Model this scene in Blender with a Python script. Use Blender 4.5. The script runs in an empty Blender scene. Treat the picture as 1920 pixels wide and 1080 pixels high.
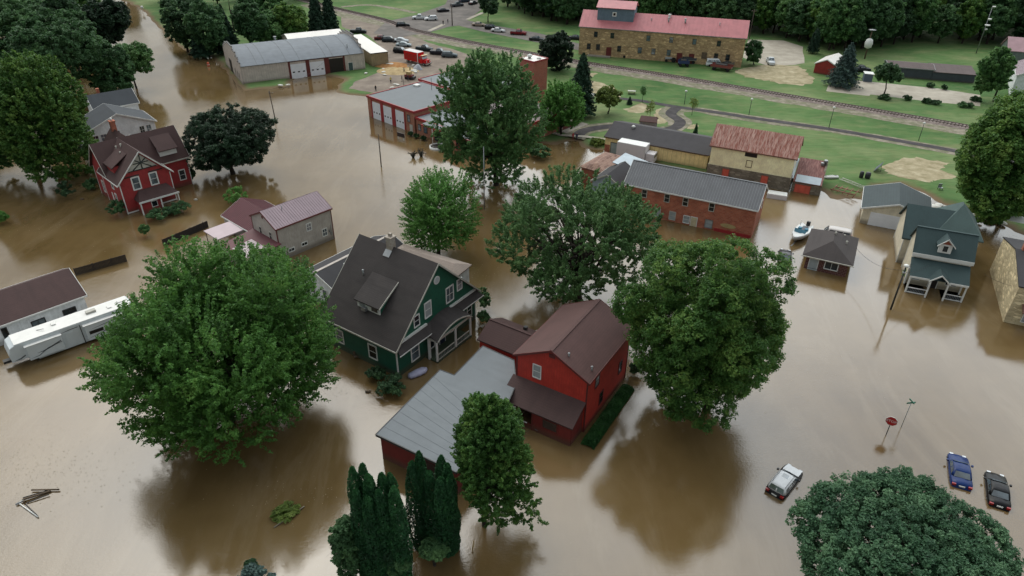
import bpy, math, random
import numpy as np
from mathutils import Vector, Matrix
R = math.radians
scn = bpy.context.scene
COL = scn.collection

# ------------------------------------------------------------------ camera
CAM_H, CAM_F, CAM_PITCH, CAM_ROLL = 52.0, 1300.0, R(32.0), R(0.8)
cam_data = bpy.data.cameras.new("camera")
cam_data.sensor_width = 36.0
cam_data.lens = 36.0 * CAM_F / 1920.0
cam_data.clip_start = 0.5
cam_data.clip_end = 9000.0
cam = bpy.data.objects.new("camera", cam_data)
COL.objects.link(cam)
cam.matrix_world = Matrix.Translation((0, 0, CAM_H)) @ (Matrix.Rotation(math.pi / 2 - CAM_PITCH, 4, 'X') @ Matrix.Rotation(CAM_ROLL, 4, 'Z'))
scn.camera = cam

# ------------------------------------------------------------------ world and light: bright overcast
SUN_EL, SUN_AZ = R(48.0), R(-34.0)          # azimuth from +Y towards +X
SUN_DIR = Vector((math.sin(SUN_AZ) * math.cos(SUN_EL), math.cos(SUN_AZ) * math.cos(SUN_EL), math.sin(SUN_EL)))
world = bpy.data.worlds.new("World")
scn.world = world
world.use_nodes = True
wn, wl = world.node_tree.nodes, world.node_tree.links
wn.clear()
w_out = wn.new('ShaderNodeOutputWorld'); w_bg = wn.new('ShaderNodeBackground')
sky = wn.new('ShaderNodeTexSky'); sky.sky_type = 'NISHITA'; sky.sun_disc = False
sky.sun_elevation = SUN_EL; sky.sun_rotation = SUN_AZ % (2 * math.pi)
sky.air_density = 1.0; sky.dust_density = 3.0; sky.ozone_density = 1.0
hs = wn.new('ShaderNodeHueSaturation'); hs.inputs['Saturation'].default_value = 0.22
tc = wn.new('ShaderNodeTexCoord')
nz = wn.new('ShaderNodeTexNoise'); nz.inputs['Scale'].default_value = 2.2; nz.inputs['Detail'].default_value = 6.0; nz.inputs['Roughness'].default_value = 0.55
mr = wn.new('ShaderNodeMapRange')
mr.inputs['From Min'].default_value = 0.3; mr.inputs['From Max'].default_value = 0.7
mr.inputs['To Min'].default_value = 0.72; mr.inputs['To Max'].default_value = 1.45
mp = wn.new('ShaderNodeMapping'); mp.inputs['Scale'].default_value = (1, 1, 2.4); mp.inputs['Location'].default_value = (3.1, 0.4, 1.7)
mx = wn.new('ShaderNodeMix'); mx.data_type = 'RGBA'; mx.blend_type = 'MULTIPLY'; mx.inputs[0].default_value = 1.0
wl.new(sky.outputs[0], hs.inputs['Color'])
wl.new(tc.outputs['Generated'], mp.inputs[0]); wl.new(mp.outputs[0], nz.inputs['Vector'])
wl.new(nz.outputs[0], mr.inputs['Value'])
wl.new(hs.outputs[0], mx.inputs[6]); wl.new(mr.outputs[0], mx.inputs[7])
tint = wn.new('ShaderNodeMix'); tint.data_type = 'RGBA'; tint.blend_type = 'MULTIPLY'; tint.inputs[0].default_value = 1.0
tint.inputs[7].default_value = (0.975, 1.0, 0.965, 1)
wl.new(mx.outputs[2], tint.inputs[6])
def az_el(a, e): return (math.sin(R(a)) * math.cos(R(e)), math.cos(R(a)) * math.cos(R(e)), math.sin(R(e)))
last = tint.outputs[2]
# the cloud deck is thin (bright) in some directions and thick (dull) in others
for d, inner, outer, gain in ((tuple(SUN_DIR), 8, 42, 0.66), (az_el(38, 34), 14, 50, 2.9), (az_el(4, 24), 4, 22, 1.0), (az_el(-38, 26), 8, 30, 0.6), (az_el(0, 90), 20, 60, 1.15)):
    vd = wn.new('ShaderNodeVectorMath'); vd.operation = 'DOT_PRODUCT'; vd.inputs[1].default_value = d
    nv = wn.new('ShaderNodeVectorMath'); nv.operation = 'NORMALIZE'; wl.new(tc.outputs['Generated'], nv.inputs[0]); wl.new(nv.outputs[0], vd.inputs[0])
    m_ = wn.new('ShaderNodeMapRange'); m_.interpolation_type = 'SMOOTHSTEP'
    m_.inputs['From Min'].default_value = math.cos(R(outer)); m_.inputs['From Max'].default_value = math.cos(R(inner)); m_.inputs['To Min'].default_value = 1.0; m_.inputs['To Max'].default_value = gain
    wl.new(vd.outputs['Value'], m_.inputs['Value'])
    k_ = wn.new('ShaderNodeMix'); k_.data_type = 'RGBA'; k_.blend_type = 'MULTIPLY'; k_.inputs[0].default_value = 1.0
    wl.new(last, k_.inputs[6]); wl.new(m_.outputs[0], k_.inputs[7]); last = k_.outputs[2]
nv = wn.new('ShaderNodeVectorMath'); nv.operation = 'NORMALIZE'; wl.new(tc.outputs['Generated'], nv.inputs[0]); sz = wn.new('ShaderNodeSeparateXYZ'); wl.new(nv.outputs[0], sz.inputs[0])
m_ = wn.new('ShaderNodeMapRange'); m_.interpolation_type = 'SMOOTHSTEP'      # duller cloud low over the hills
m_.inputs['From Min'].default_value = 0.15; m_.inputs['From Max'].default_value = 0.66; m_.inputs['To Min'].default_value = 0.66; m_.inputs['To Max'].default_value = 1.12
wl.new(sz.outputs[2], m_.inputs['Value'])
k_ = wn.new('ShaderNodeMix'); k_.data_type = 'RGBA'; k_.blend_type = 'MULTIPLY'; k_.inputs[0].default_value = 1.0
wl.new(last, k_.inputs[6]); wl.new(m_.outputs[0], k_.inputs[7]); last = k_.outputs[2]
wl.new(last, w_bg.inputs['Color'])
w_bg.inputs['Strength'].default_value = 0.15
wl.new(w_bg.outputs[0], w_out.inputs[0])

sun_data = bpy.data.lights.new("sun", 'SUN')
sun_data.energy = 0.5; sun_data.angle = R(38.0); sun_data.color = (1.0, 0.96, 0.9)
sun = bpy.data.objects.new("sun", sun_data); COL.objects.link(sun)
sun.rotation_euler = (-SUN_DIR).to_track_quat('-Z', 'Y').to_euler()

scn.view_settings.view_transform = 'Standard'
scn.view_settings.look = 'None'
scn.view_settings.exposure = 0.38
scn.view_settings.gamma = 1.0
scn.view_settings.use_curve_mapping = False
scn.cycles.max_bounces = 5
scn.cycles.diffuse_bounces = 3
scn.cycles.glossy_bounces = 3
scn.cycles.transmission_bounces = 3
scn.cycles.use_denoising = True

# ------------------------------------------------------------------ where a pixel of the 1920 x 1080 photo meets the height z
def at(px, py, z=0.0):
    u, v = px - 960.0, py - 540.0
    cr, sr = math.cos(CAM_ROLL), math.sin(CAM_ROLL)
    u, v = u * cr + v * sr, -u * sr + v * cr
    c, s = math.cos(CAM_PITCH), math.sin(CAM_PITCH)
    d = (u, CAM_F * c - v * s, -CAM_F * s - v * c)
    t = (z - CAM_H) / d[2]
    return Vector((d[0] * t, d[1] * t, z))

def project(p):
    x, y, z = p[0], p[1], p[2] - CAM_H
    c, s = math.cos(CAM_PITCH), math.sin(CAM_PITCH)
    Z = y * c - z * s; U = y * s + z * c
    u, v = CAM_F * x / Z, -CAM_F * U / Z
    cr, sr = math.cos(CAM_ROLL), math.sin(CAM_ROLL)
    return 960 + u * cr - v * sr, 540 + u * sr + v * cr, CAM_F / Z

# ------------------------------------------------------------------ materials
def S(h):
    h = h.lstrip('#')
    out = []
    for i in (0, 2, 4):
        c = int(h[i:i + 2], 16) / 255.0
        out.append(c / 12.92 if c <= 0.04045 else ((c + 0.055) / 1.055) ** 2.4)
    return tuple(out) + (1.0,)

def scale_col(c, k):
    return (min(c[0] * k, 1), min(c[1] * k, 1), min(c[2] * k, 1), 1)

class NT:
    """small helper round a node tree"""
    def __init__(s, name):
        s.m = bpy.data.materials.new(name); s.m.use_nodes = True
        s.n, s.l = s.m.node_tree.nodes, s.m.node_tree.links
        s.b = s.n['Principled BSDF']; s.out = s.n['Material Output']
    def new(s, t, **kw):
        n = s.n.new('ShaderNode' + t)
        for k, v in kw.items():
            if k in n.inputs: n.inputs[k].default_value = v
            else: setattr(n, k, v)
        return n
    def link(s, a, b): s.l.new(a, b)
    def coord(s, kind='Object'):
        return s.new('TexCoord').outputs[kind]
    def noise(s, scale, detail=4.0, rough=0.55, vec=None, stretch=None):
        n = s.new('TexNoise'); n.inputs['Scale'].default_value = scale
        n.inputs['Detail'].default_value = detail; n.inputs['Roughness'].default_value = rough
        v = vec if vec is not None else s.coord()
        if stretch:
            m = s.new('Mapping'); m.inputs['Scale'].default_value = stretch
            s.link(v, m.inputs[0]); v = m.outputs[0]
        s.link(v, n.inputs['Vector'])
        return n.outputs[0]
    def ramp(s, fac, stops):
        r = s.new('ValToRGB'); e = r.color_ramp.elements
        while len(e) < len(stops): e.new(0.5)
        for i, (p, c) in enumerate(stops):
            e[i].position = p; e[i].color = c if not isinstance(c, (int, float)) else (c, c, c, 1)
        s.link(fac, r.inputs[0]); return r.outputs[0]
    def mix(s, fac, a, b, mode='MIX'):
        m = s.new('Mix'); m.data_type = 'RGBA'; m.blend_type = mode
        for sock, v in ((0, fac), (6, a), (7, b)):
            if hasattr(v, 'is_linked') or isinstance(v, bpy.types.NodeSocket): s.link(v, m.inputs[sock])
            else: m.inputs[sock].default_value = v
        return m.outputs[2]
    def math(s, op, a, b=None):
        m = s.new('Math'); m.operation = op
        for i, v in enumerate((a, b)):
            if v is None: continue
            if isinstance(v, bpy.types.NodeSocket): s.link(v, m.inputs[i])
            else: m.inputs[i].default_value = v
        return m.outputs[0]
    def bump(s, h, strength=0.3, dist=0.05):
        b = s.new('Bump'); b.inputs['Strength'].default_value = strength; b.inputs['Distance'].default_value = dist
        s.link(h, b.inputs['Height']); s.link(b.outputs[0], s.b.inputs['Normal']); return b
    def done(s, col=None, rough=0.7, metal=0.0, spec=None):
        if col is not None:
            if isinstance(col, bpy.types.NodeSocket): s.link(col, s.b.inputs['Base Color'])
            else: s.b.inputs['Base Color'].default_value = col
        s.b.inputs['Roughness'].default_value = rough
        s.b.inputs['Metallic'].default_value = metal
        if spec is not None: s.b.inputs['Specular IOR Level'].default_value = spec
        return s.m

_mc = {}
def plain(name, hexc, rough=0.6, var=0.12, scale=1.2, metal=0.0, spec=None):
    key = ('plain', name)
    if key in _mc: return _mc[key]
    t = NT(name); c = S(hexc)
    f = t.noise(scale, 5)
    col = t.ramp(f, [(0.3, scale_col(c, 1 - var)), (0.7, scale_col(c, 1 + var))])
    _mc[key] = t.done(col, rough, metal, spec); return _mc[key]

def siding(name, hexc, pitch=0.16, rough=0.7, var=0.16, dirt=0.6, vertical=False):
    """painted boards: shallow lap lines, weathering, mud splash near the water line"""
    key = ('siding', name)
    if key in _mc: return _mc[key]
    t = NT(name); c = S(hexc)
    co = t.coord(); sep = t.new('SeparateXYZ'); t.link(co, sep.inputs[0])
    src = t.math('ADD', sep.outputs[0], sep.outputs[1]) if vertical else sep.outputs[2]
    saw = t.math('FRACT', t.math('DIVIDE', src, pitch))
    n1 = t.noise(0.9, 6); n2 = t.noise(7, 3, stretch=(1, 1, 0.25))
    col = t.ramp(n1, [(0.3, scale_col(c, 1 - var)), (0.7, scale_col(c, 1 + var))])
    col = t.mix(t.math('MULTIPLY', t.ramp(n2, [(0.42, 0.0), (0.68, 1.0)]), 0.4), col, scale_col(c, 0.62))
    line = t.math('LESS_THAN', saw, 0.12)
    col = t.mix(t.math('MULTIPLY', line, 0.45), col, scale_col(c, 0.5))
    wet = t.new('MapRange'); wet.inputs['From Min'].default_value = 0.15; wet.inputs['From Max'].default_value = 0.8
    wet.inputs['To Min'].default_value = dirt; wet.inputs['To Max'].default_value = 0.0
    t.link(t.math('SUBTRACT', sep.outputs[2], t.math('MULTIPLY', n1, 0.4)), wet.inputs['Value'])
    col = t.mix(wet.outputs[0], col, S('#4d4132'))
    t.bump(saw, 0.35, 0.02)
    _mc[key] = t.done(col, rough); return _mc[key]

def shingles(name, hexc, rough=0.85, var=0.16, streak=0.35, light=1.5):
    key = ('shingle', name)
    if key in _mc: return _mc[key]
    t = NT(name); c = S(hexc)
    co = t.coord(); sep = t.new('SeparateXYZ'); t.link(co, sep.inputs[0])
    n1 = t.noise(0.5, 6, 0.6); n2 = t.noise(9, 3, 0.7)
    n3 = t.noise(1.4, 4, 0.5, stretch=(1.0, 0.15, 0.15))
    col = t.ramp(n1, [(0.25, scale_col(c, 1 - var)), (0.75, scale_col(c, 1 + var))])
    col = t.mix(t.math('MULTIPLY', t.ramp(n2, [(0.45, 0.0), (0.7, 1.0)]), 0.3), col, scale_col(c, light))
    col = t.mix(t.math('MULTIPLY', t.ramp(n3, [(0.5, 0.0), (0.75, 1.0)]), streak), col, scale_col(c, 0.6))
    rows = t.math('FRACT', t.math('DIVIDE', sep.outputs[2], 0.13))
    col = t.mix(t.math('MULTIPLY', t.math('LESS_THAN', rows, 0.2), 0.3), col, scale_col(c, 0.55))
    t.bump(rows, 0.4, 0.02)
    _mc[key] = t.done(col, rough); return _mc[key]

def metal_roof(name, hexc, rough=0.45, rust=0.0, rust_hex='#6e3526', var=0.12):
    key = ('mroof', name)
    if key in _mc: return _mc[key]
    t = NT(name); c = S(hexc)
    n1 = t.noise(0.6, 5); n2 = t.noise(2.2, 6, 0.65, stretch=(2.4, 0.3, 0.3))
    col = t.ramp(n1, [(0.3, scale_col(c, 1 - var)), (0.7, scale_col(c, 1 + var))])
    if rust:
        f = t.ramp(n2, [(0.55 - rust * 0.3, 0.0), (0.75 - rust * 0.25, 1.0)])
        n4 = t.noise(5, 4)
        rc = t.ramp(n4, [(0.3, scale_col(S(rust_hex), 0.6)), (0.7, scale_col(S(rust_hex), 1.35))])
        col = t.mix(f, col, rc)
    t.bump(t.noise(3, 2), 0.08, 0.05)
    _mc[key] = t.done(col, rough, 0.0); return _mc[key]

def bricks(name, hexa, hexb, mortar='#8d8277', scale=1.0, rough=0.85, bw=0.5, bh=0.25, stain=0.3, flat=False):
    key = ('brick', name)
    if key in _mc: return _mc[key]
    t = NT(name)
    co = t.coord(); sep = t.new('SeparateXYZ'); t.link(co, sep.inputs[0])
    cmb = t.new('CombineXYZ'); t.link(sep.outputs[0] if flat else t.math('ADD', sep.outputs[0], sep.outputs[1]), cmb.inputs[0]); t.link(sep.outputs[1 if flat else 2], cmb.inputs[1])
    b = t.new('TexBrick'); b.inputs['Scale'].default_value = scale
    b.inputs['Color1'].default_value = S(hexa); b.inputs['Color2'].default_value = S(hexb); b.inputs['Mortar'].default_value = S(mortar)
    b.inputs['Mortar Size'].default_value = 0.012; b.inputs['Brick Width'].default_value = bw; b.inputs['Row Height'].default_value = bh
    t.link(cmb.outputs[0], b.inputs['Vector'])
    n = t.noise(0.8, 6, 0.65)
    col = t.mix(t.math('MULTIPLY', t.ramp(n, [(0.4, 0.0), (0.75, 1.0)]), stain), b.outputs[0], scale_col(S(hexa), 0.45))
    n2 = t.noise(0.5, 3)
    col = t.mix(t.math('MULTIPLY', t.ramp(n2, [(0.5, 0.0), (0.7, 1.0)]), 0.25), col, scale_col(S(hexb), 1.7))
    t.bump(b.outputs['Fac'], 0.3, 0.02)
    _mc[key] = t.done(col, rough); return _mc[key]

def stone(name, hexa, hexb, scale=1.6, dark='#4a3d2c'):
    key = ('stone', name)
    if key in _mc: return _mc[key]
    t = NT(name)
    m = t.new('Mapping'); m.inputs['Scale'].default_value = (0.75, 0.75, 1.9); t.link(t.coord(), m.inputs[0])
    v = t.new('TexVoronoi'); v.inputs['Scale'].default_value = scale; t.link(m.outputs[0], v.inputs['Vector'])
    v2 = t.new('TexVoronoi'); v2.feature = 'DISTANCE_TO_EDGE'; v2.inputs['Scale'].default_value = scale; t.link(m.outputs[0], v2.inputs['Vector'])
    sep = t.new('SeparateColor'); t.link(v.outputs['Color'], sep.inputs[0])
    col = t.ramp(sep.outputs[0], [(0.0, S(hexa)), (0.6, S(hexb)), (1.0, scale_col(S(hexa), 1.5))])
    n = t.noise(0.35, 6, 0.65)
    col = t.mix(t.math('MULTIPLY', t.ramp(n, [(0.42, 0.0), (0.7, 1.0)]), 0.55), col, S(dark))
    col = t.mix(t.math('MULTIPLY', t.math('LESS_THAN', v2.outputs[0], 0.05), 0.5), col, scale_col(S(hexb), 0.5))
    t.bump(v2.outputs[0], 0.4, 0.05)
    _mc[key] = t.done(col, 0.9); return _mc[key]

def glass(name='window_glass', hexc='#1a2226', rough=0.12):
    key = ('glass', name)
    if key in _mc: return _mc[key]
    t = NT(name); c = S(hexc); n = t.noise(0.7, 2)
    t.b.inputs['IOR'].default_value = 1.9 if name == 'car_glass' else 1.5; _mc[key] = t.done(t.ramp(n, [(0.35, scale_col(c, 0.6)), (0.65, scale_col(c, 1.8))]), rough, 0, 0.6); return _mc[key]

def leafmat(name, dark, mid, light, trans=0.3):
    key = ('leaf', name)
    if key in _mc: return _mc[key]
    t = NT(name)
    oi = t.new('ObjectInfo')
    n1 = t.noise(0.38, 3, 0.6); n2 = t.noise(2.6, 3, 0.6); n3 = t.noise(11.0, 1, 0.5)
    f = t.math('ADD', t.math('ADD', t.math('MULTIPLY', n1, 0.5), t.math('MULTIPLY', n2, 0.36)), t.math('MULTIPLY', n3, 0.14))
    f = t.math('ADD', f, t.math('MULTIPLY', t.math('SUBTRACT', oi.outputs['Random'], 0.5), 0.08))
    col = t.ramp(f, [(0.36, S(dark)), (0.5, S(mid)), (0.66, S(light))])
    t.done(col, 0.55, 0, 0.3)
    tr = t.new('BsdfTranslucent'); t.link(t.mix(0.4, col, S(light)), tr.inputs[0])
    ms = t.new('MixShader'); ms.inputs[0].default_value = trans
    t.link(t.b.outputs[0], ms.inputs[1]); t.link(tr.outputs[0], ms.inputs[2]); t.link(ms.outputs[0], t.out.inputs[0])
    _mc[key] = t.m; return t.m

def carpaint(name, hexc, rough=0.28):
    key = ('car', name)
    if key in _mc: return _mc[key]
    t = NT(name); c = S(hexc); n = t.noise(1.5, 5)
    col = t.mix(t.math('MULTIPLY', t.ramp(n, [(0.5, 0.0), (0.85, 1.0)]), 0.15), c, S('#6b6154'))
    _mc[key] = t.done(col, rough, 0, 0.2); return _mc[key]

M = dict(
    white=plain('white_paint', '#cfd0cc', 0.5, 0.06), offwhite=plain('old_white_paint', '#a9a79d', 0.6, 0.12),
    black=plain('black_trim', '#131415', 0.5), dark=plain('dark_metal', '#26282a', 0.5), rubber=plain('black_rubber', '#0d0d0e', 0.8),
    steel=plain('galvanised_steel', '#8c8f90', 0.4, 0.1, 3, 0.6), chrome=plain('chrome', '#b5b8ba', 0.2, 0.05, 1, 0.9),
    wood=plain('weathered_wood', '#5b4d3d', 0.85, 0.3, 3), pole=plain('pole_wood', '#4a4038', 0.85, 0.25, 3),
    barkm=plain('bark', '#2b241c', 0.95, 0.35, 4), glass=glass(), carglass=glass('car_glass', '#465157', 0.05),
    concrete=plain('concrete', '#8d877c', 0.85, 0.12, 0.8), redlight=plain('red_lamp_lens', '#8d0f10', 0.2),
    lamp=plain('clear_lamp_lens', '#c9cdd0', 0.15), fabric=plain('blind_fabric', '#8f9494', 0.8),
)

# ------------------------------------------------------------------ meshes
class MB:
    """collects faces and links them as one mesh object"""
    def __init__(s): s.v, s.f, s.mi, s.sm = [], [], [], []
    def poly(s, pts, mi=0, smooth=False):
        i = len(s.v); s.v += [tuple(p) for p in pts]; s.f.append(tuple(range(i, i + len(pts)))); s.mi.append(mi); s.sm.append(smooth); return s
    def box(s, x0, x1, y0, y1, z0, z1, mi=0, rot=0.0, c=None):
        if x1 < x0: x0, x1 = x1, x0
        if y1 < y0: y0, y1 = y1, y0
        P = [(x0, y0, z0), (x1, y0, z0), (x1, y1, z0), (x0, y1, z0), (x0, y0, z1), (x1, y0, z1), (x1, y1, z1), (x0, y1, z1)]
        if rot:
            cx, cy = c if c else ((x0 + x1) / 2, (y0 + y1) / 2); cc, ss = math.cos(rot), math.sin(rot)
            P = [(cx + (x - cx) * cc - (y - cy) * ss, cy + (x - cx) * ss + (y - cy) * cc, z) for x, y, z in P]
        i = len(s.v); s.v += P
        for q in ((0, 3, 2, 1), (4, 5, 6, 7), (0, 1, 5, 4), (1, 2, 6, 5), (2, 3, 7, 6), (3, 0, 4, 7)):
            s.f.append(tuple(i + k for k in q)); s.mi.append(mi); s.sm.append(False)
        return s
    def slab(s, pts, th, mi=0):
        """polygon pts (CCW seen from above), extruded down by th"""
        n = len(pts); i = len(s.v)
        s.v += [tuple(p) for p in pts] + [(p[0], p[1], p[2] - th) for p in pts]
        s.f.append(tuple(i + k for k in range(n))); s.f.append(tuple(i + n + k for k in reversed(range(n))))
        s.mi += [mi, mi]; s.sm += [False, False]
        for k in range(n):
            a, b = k, (k + 1) % n
            s.f.append((i + b, i + a, i + n + a, i + n + b)); s.mi.append(mi); s.sm.append(False)
        return s
    def tube(s, p, q, r0, r1=None, n=8, mi=0, caps=True):
        r1 = r0 if r1 is None else r1
        p, q = Vector(p), Vector(q); d = (q - p)
        if d.length < 1e-6: return s
        d.normalize(); a = d.orthogonal().normalized(); b = d.cross(a)
        i = len(s.v)
        for c, r in ((p, r0), (q, r1)):
            for k in range(n):
                t = 2 * math.pi * k / n
                s.v.append(tuple(c + a * (r * math.cos(t)) + b * (r * math.sin(t))))
        for k in range(n):
            k2 = (k + 1) % n
            s.f.append((i + k, i + k2, i + n + k2, i + n + k)); s.mi.append(mi); s.sm.append(True)
        if caps:
            s.f.append(tuple(i + k for k in reversed(range(n)))); s.f.append(tuple(i + n + k for k in range(n)))
            s.mi += [mi, mi]; s.sm += [False, False]
        return s
    def path(s, pts, r, n=6, mi=0):
        for k in range(len(pts) - 1):
            ra = r[k] if isinstance(r, (list, tuple)) else r; rb = r[k + 1] if isinstance(r, (list, tuple)) else r
            s.tube(pts[k], pts[k + 1], ra, rb, n, mi)
        return s
    def loft(s, rings, mi=0, smooth=True, caps=True):
        n = len(rings[0]); i = len(s.v)
        for r in rings: s.v += [tuple(p) for p in r]
        for a in range(len(rings) - 1):
            for k in range(n):
                k2 = (k + 1) % n
                s.f.append((i + a * n + k, i + a * n + k2, i + (a + 1) * n + k2, i + (a + 1) * n + k)); s.mi.append(mi); s.sm.append(smooth)
        if caps:
            s.f.append(tuple(i + k for k in reversed(range(n)))); s.f.append(tuple(i + (len(rings) - 1) * n + k for k in range(n)))
            s.mi += [mi, mi]; s.sm += [False, False]
        return s
    def lathe(s, prof, n=14, c=(0, 0, 0), mi=0):
        rings = [[(c[0] + r * math.cos(2 * math.pi * k / n), c[1] + r * math.sin(2 * math.pi * k / n), c[2] + z) for k in range(n)] for r, z in prof]
        return s.loft(rings, mi)
    def build(s, name, mat, parent=None, loc=(0, 0, 0), rot=0.0, bevel=0.0):
        me = bpy.data.meshes.new(name); me.from_pydata(s.v, [], s.f)
        mats = mat if isinstance(mat, (list, tuple)) else [mat]
        for m in mats: me.materials.append(m)
        me.polygons.foreach_set('material_index', s.mi); me.polygons.foreach_set('use_smooth', s.sm)
        me.update()
        o = bpy.data.objects.new(name, me); COL.objects.link(o)
        o.location = loc; o.rotation_euler = (0, 0, rot)
        if parent: o.parent = parent
        if bevel:
            b = o.modifiers.new('bevel', 'BEVEL'); b.width = bevel; b.segments = 2; b.limit_method = 'ANGLE'; b.angle_limit = R(35)
        return o

def tag(o, label=None, cat=None, group=None, kind=None):
    if label: o['label'] = label
    if cat: o['category'] = cat
    if group: o['group'] = group
    if kind: o['kind'] = kind
    return o

def empty(name, loc=(0, 0, 0), rz=0.0, label=None, cat=None, group=None):
    o = bpy.data.objects.new(name, None); COL.objects.link(o); o.empty_display_size = 0.5
    o.location = loc; o.rotation_euler = (0, 0, rz)
    return tag(o, label, cat, group)

KIDS = {}
def copy_tree(o, parent=None):
    c = o.copy(); COL.objects.link(c)
    if parent: c.parent = parent
    for ch in [x for x in bpy.data.objects if x.parent == o]: copy_tree(ch, c)
    return c
# ------------------------------------------------------------------ the land: one sheet, flooded in the near part
GZ = 0.4
SHORE_PX = [(240, 4), (262, 14), (300, 55), (340, 92), (395, 110), (432, 138), (453, 170), (500, 168), (543, 163), (556, 148), (610, 143),
            (652, 147), (640, 160), (634, 172), (650, 180), (690, 184), (800, 205), (960, 240), (1000, 262), (1038, 274), (1052, 268), (1068, 262),
            (1092, 262), (1093, 277), (1131, 283), (1220, 305), (1300, 330), (1400, 345), (1500, 345), (1546, 362), (1552, 372), (1566, 377), (1590, 368),
            (1612, 372), (1625, 356), (1690, 345), (1745, 372), (1768, 385), (1800, 392), (1880, 424), (1960, 452), (2300, 560)]
SHORE = [at(x, y)[:2] for x, y in SHORE_PX]
DRY = np.array(SHORE + [(400, 90), (6000, 90), (6000, 6000), (-6000, 6000), (-6000, 700), (-330, 480)])

def signed_dist(X, Y, poly):
    d = np.full(X.shape, 1e18); inside = np.zeros(X.shape, bool); n = len(poly)
    for i in range(n):
        x0, y0 = poly[i]; x1, y1 = poly[(i + 1) % n]
        ex, ey = x1 - x0, y1 - y0; L = ex * ex + ey * ey + 1e-9
        t = np.clip(((X - x0) * ex + (Y - y0) * ey) / L, 0, 1)
        d = np.minimum(d, (X - x0 - t * ex) ** 2 + (Y - y0 - t * ey) ** 2)
        cond = (y0 > Y) != (y1 > Y)
        with np.errstate(divide='ignore', invalid='ignore'):
            xi = (x1 - x0) * (Y - y0) / (y1 - y0 + 1e-12) + x0
        inside ^= cond & (X < xi)
    d = np.sqrt(d)
    return np.where(inside, d, -d)

def vnoise(X, Y, s, seed=0):
    rs = np.random.RandomState(seed); g = rs.rand(64, 64)
    x = X / s; y = Y / s; xi = np.floor(x).astype(int); yi = np.floor(y).astype(int); fx = x - xi; fy = y - yi
    fx = fx * fx * (3 - 2 * fx); fy = fy * fy * (3 - 2 * fy)
    a = g[xi % 64, yi % 64]; b = g[(xi + 1) % 64, yi % 64]; c = g[xi % 64, (yi + 1) % 64]; d = g[(xi + 1) % 64, (yi + 1) % 64]
    return (a * (1 - fx) + b * fx) * (1 - fy) + (c * (1 - fx) + d * fx) * fy

def axis(lo, hi, step, far, grow=1.35):
    a = list(np.arange(lo, hi, step)); s = step
    while a[-1] < far: s *= grow; a.append(a[-1] + s)
    s = step
    while a[0] > -far: s *= grow; a.insert(0, a[0] - s)
    return np.array(a)

def grid_mesh(name, xs, ys, zf, mat):
    X, Y = np.meshgrid(xs, ys); Z = zf(X, Y)
    nx, ny = len(xs), len(ys)
    co = np.stack([X, Y, Z], -1).reshape(-1, 3).astype(np.float32)
    i = np.arange((nx - 1) * (ny - 1)); r, c = i // (nx - 1), i % (nx - 1); a = r * nx + c
    f = np.stack([a, a + 1, a + nx + 1, a + nx], -1).astype(np.int32)
    return quads(name, co, f, mat, True)

def quads(name, co, f, mat, smooth=False):
    me = bpy.data.meshes.new(name); me.vertices.add(len(co)); me.vertices.foreach_set('co', co.ravel())
    n = f.shape[1]
    me.loops.add(f.size); me.loops.foreach_set('vertex_index', f.ravel().astype(np.int32))
    me.polygons.add(len(f)); me.polygons.foreach_set('loop_start', np.arange(0, f.size, n, dtype=np.int32))
    me.polygons.foreach_set('loop_total', np.full(len(f), n, dtype=np.int32))
    me.polygons.foreach_set('use_smooth', np.full(len(f), smooth, dtype=bool))
    me.update(calc_edges=True); me.materials.append(mat)
    return me

def land_z(X, Y):
    sd = signed_dist(X, Y, DRY)
    n = (vnoise(X, Y, 3.1, 1) - 0.5) * 1.6 + (vnoise(X, Y, 9, 2) - 0.5) * 2.2
    sd2 = sd + n * np.clip(1 - np.abs(sd) / 12, 0, 1)
    z = np.clip(sd2 * 0.16, -0.9, GZ)
    far = np.clip((np.hypot(X, Y) - 330) / 400, 0, 1)
    return z + far * far * 18

t = NT('grass_ground'); sep = t.new('SeparateXYZ'); geo = t.new('NewGeometry'); t.link(geo.outputs['Position'], sep.inputs[0])
P0 = geo.outputs['Position']
n1 = t.noise(0.035, 5, 0.6, P0); n2 = t.noise(0.35, 5, 0.65, P0); n3 = t.noise(6.0, 3, 0.6, P0); n4 = t.noise(0.12, 4, 0.6, P0, stretch=(1.0, 2.2, 1))
g = t.ramp(n1, [(0.34, S('#3f6134')), (0.5, S('#587645')), (0.66, S('#7a885d'))])
g = t.mix(t.math('MULTIPLY', t.ramp(n2, [(0.45, 0.0), (0.75, 1.0)]), 0.5), g, S('#6d7a4c'))
g = t.mix(t.math('MULTIPLY', t.ramp(n4, [(0.50, 0.0), (0.68, 1.0)]), 0.5), g, S('#86855f'))
n5 = t.noise(0.9, 3, 0.6, P0, stretch=(.35, 1.6, 1)); g = t.mix(t.math('MULTIPLY', t.ramp(n5, [(0.45, 0.0), (0.65, 1.0)]), 0.28), g, S('#2c4724')); g = t.mix(t.math('MULTIPLY', n3, 0.35), g, S('#28431f'))
mud = t.new('MapRange'); mud.inputs['From Min'].default_value = 0.10; mud.inputs['From Max'].default_value = 0.34; mud.inputs['To Min'].default_value = 1; mud.inputs['To Max'].default_value = 0
t.link(t.math('ADD', sep.outputs[2], t.math('MULTIPLY', t.math('SUBTRACT', n2, 0.5), 0.35)), mud.inputs['Value'])
g = t.mix(mud.outputs[0], g, S('#6a5a45'))
t.bump(n3, 0.5, 0.08)
ground_mat = t.done(g, 0.95, 0, 0.15)
me = grid_mesh('ground', axis(-150, 215, 1.5, 5000), axis(88, 320, 1.5, 5000), land_z, ground_mat)
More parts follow.
